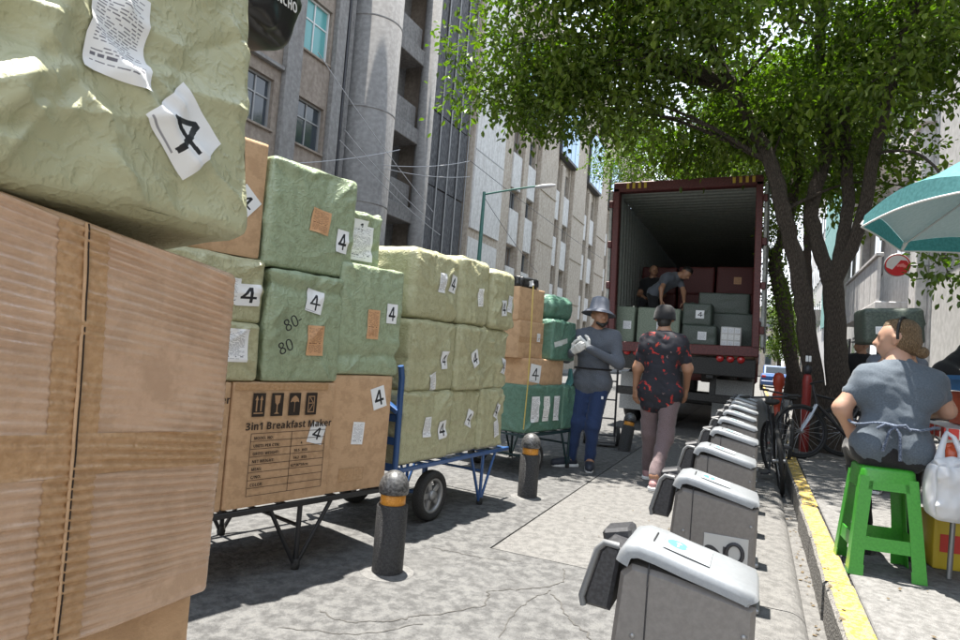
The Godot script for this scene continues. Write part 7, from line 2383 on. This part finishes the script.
	J = {"shL": Vector3(-2.16, 2.72, -12.85), "shR": Vector3(-1.80, 2.72, -12.85), "neck": Vector3(-1.98, 2.80, -12.84), "head": Vector3(-1.97, 2.93, -12.82), "elL": Vector3(-2.2, 2.45, -12.75), "wrL": Vector3(-2.1, 2.40, -12.55), "elR": Vector3(-1.74, 2.46, -12.75), "wrR": Vector3(-1.84, 2.40, -12.55), "hipL": Vector3(-2.08, 2.31, -12.85), "hipR": Vector3(-1.90, 2.31, -12.85), "knL": Vector3(-2.10, 2.29, -12.46), "knR": Vector3(-1.88, 2.29, -12.46), "anL": Vector3(-2.10, 1.85, -12.42), "anR": Vector3(-1.88, 1.85, -12.42), "toL": Vector3(-2.10, 1.80, -12.28), "toR": Vector3(-1.88, 1.80, -12.28)}
	for k in J: J[k] = (J[k] as Vector3) - b
	m = person("worker in black sitting in the gloom behind the stooping worker", b, J, Vector3(0.4, -0.2, 1), {"skin": skin, "shirt": blackc, "trousers": blackc, "shoes": shoe, "sleeve": 0.6, "cell": 0.018, "handL": [Vector3(0.3, -0.3, 0.9).normalized(), Vector3(0, 1, 0.2).normalized(), Vector3(0.9, 0, -0.3).normalized(), 0.5], "handR": [Vector3(-0.3, -0.3, 0.9).normalized(), Vector3(0, 1, 0.2).normalized(), Vector3(-0.9, 0, -0.3).normalized(), 0.5]})
	hair_cap(m, J.head, look, [[J.head + Vector3(0, 0.045, -0.02), J.head + Vector3(0, 0.03, -0.03), 0.085, 0.08]], hair_dark)
	# --- porter behind the seated woman, bale on his shoulders
	b = Vector3(1.20, 0.113, -7.1)
	J = standing(b, 1.5, 0.18)
	J.head += Vector3(0, -0.03, 0.06)
	J.elL = Vector3(-0.16, 1.10, 0.18); J.wrL = Vector3(-0.10, 1.30, 0.12)
	J.elR = Vector3(0.14, 1.06, 0.18); J.wrR = Vector3(0.10, 1.26, 0.12)
	m = person("porter half hidden behind the seated woman with a bale on his back", b, J, Vector3(0.1, 0, 1), {"skin": skin, "shirt": slate, "trousers": blackc, "shoes": shoe, "sleeve": 0.6, "cell": 0.017, "handL": [Vector3(0.1, 1, 0).normalized(), Vector3(-1, 0, 0), Vector3(0, 0, 1), 0.4], "handR": [Vector3(-0.1, 1, 0).normalized(), Vector3(1, 0, 0), Vector3(0, 0, 1), 0.4]})
	hair_cap(m, J.head, look, [[J.head + Vector3(0, 0.05, -0.02), J.head + Vector3(0, 0.03, -0.03), 0.085, 0.08]], hair_dark)
	var bl := goods("bale", "dark green bale carried behind the seated woman's head", "bale", Vector3(1.14, 1.50, -7.22), 0.1, Vector3(0.50, 0.34, 0.40), mats.bale_dark, {"group": "bales", "wr": 0.015, "r": 0.04, "n": 18})
	bl[0].rotation.z = 0.06
	stick(bl, "sheet0", 1, Vector2(-0.12, -0.04), Vector2(0.07, 0.07), 0.0)
	# --- person behind the stall at the right edge
	b = Vector3(1.54, 0.113, -5.35)
	J = standing(b, 1.62, 0.20)
	J.elL = Vector3(-0.40, 1.14, 0.15); J.wrL = Vector3(-0.16, 1.02, 0.22)
	m = person("stall keeper in a dark jumper, one elbow out, at the right edge", b, J, Vector3(0.2, -0.2, 1), {"skin": skin, "shirt": blackc, "trousers": navy, "shoes": shoe, "sleeve": 1.9, "hem": 0.05, "cell": 0.015, "handL": [Vector3(0.8, -0.5, 0.2).normalized(), Vector3(0, 0.4, 0.9).normalized(), Vector3(0.4, 0.8, -0.3).normalized(), 0.5], "handR": [Vector3(0.0, -1, 0.1).normalized(), Vector3(1, 0, 0), Vector3(0, 0, 1), 0.4]})
	hair_cap(m, J.head, look, [[J.head + Vector3(0, 0.05, -0.02), J.head + Vector3(0, 0.0, -0.04), 0.088, 0.085]], hair_dark)
	# --- person in a black hat behind the big trunk
	b = Vector3(1.50, 0.113, -11.7)
	J = standing(b, 1.66, 0.20)
	m = person("person in black with a brimmed hat behind the big trunk", b, J, Vector3(-1, 0, 0.3), {"skin": skin, "shirt": blackc, "trousers": blackc, "shoes": shoe, "sleeve": 1.9, "hem": 0.05, "cell": 0.018, "handL": [Vector3(0.0, -1, 0.1).normalized(), Vector3(-1, 0, 0), Vector3(0, 0, 1), 0.4], "handR": [Vector3(0.0, -1, 0.1).normalized(), Vector3(1, 0, 0), Vector3(0, 0, 1), 0.4]})
	st = S()
	lathe(st, [Vector2(0, 0.13), Vector2(0.07, 0.125), Vector2(0.095, 0.09), Vector2(0.10, 0.02), Vector2(0.17, 0.0), Vector2(0.17, -0.006), Vector2(0.09, 0.004)], 24, Transform3D(Basis(), J.head + Vector3(0, 0.055, 0)))
	obj("hat", done(st), blackc, m)

func standing(_b: Vector3, h: float, sw: float) -> Dictionary:
	var k := h / 1.7
	return {"shL": Vector3(-sw, 1.38 * k, 0), "shR": Vector3(sw, 1.38 * k, 0), "neck": Vector3(0, 1.455 * k, 0), "head": Vector3(0, 1.585 * k, 0.02), "elL": Vector3(-sw - 0.05, 1.09 * k, -0.02), "wrL": Vector3(-sw - 0.06, 0.86 * k, 0.05), "elR": Vector3(sw + 0.05, 1.09 * k, -0.02), "wrR": Vector3(sw + 0.06, 0.86 * k, 0.05), "hipL": Vector3(-0.095, 0.88 * k, 0), "hipR": Vector3(0.095, 0.88 * k, 0), "knL": Vector3(-0.10, 0.47 * k, 0.02), "knR": Vector3(0.10, 0.47 * k, 0.02), "anL": Vector3(-0.11, 0.085, 0), "anR": Vector3(0.11, 0.085, 0), "toL": Vector3(-0.14, 0.042, 0.15), "toR": Vector3(0.14, 0.042, 0.15)}

func _ready() -> void:
	var t0 := Time.get_ticks_msec()
	world()
	make_materials()
	ground()
	left_buildings()
	right_buildings()
	cargo()
	print("cargo ", Time.get_ticks_msec() - t0)
	bike_docks()
	bollards()
	lamp_and_wires()
	truck()
	bicycles()
	right_side()
	litter()
	print("street ", Time.get_ticks_msec() - t0)
	trees()
	print("trees ", Time.get_ticks_msec() - t0)
	people()
	print("people ", Time.get_ticks_msec() - t0)
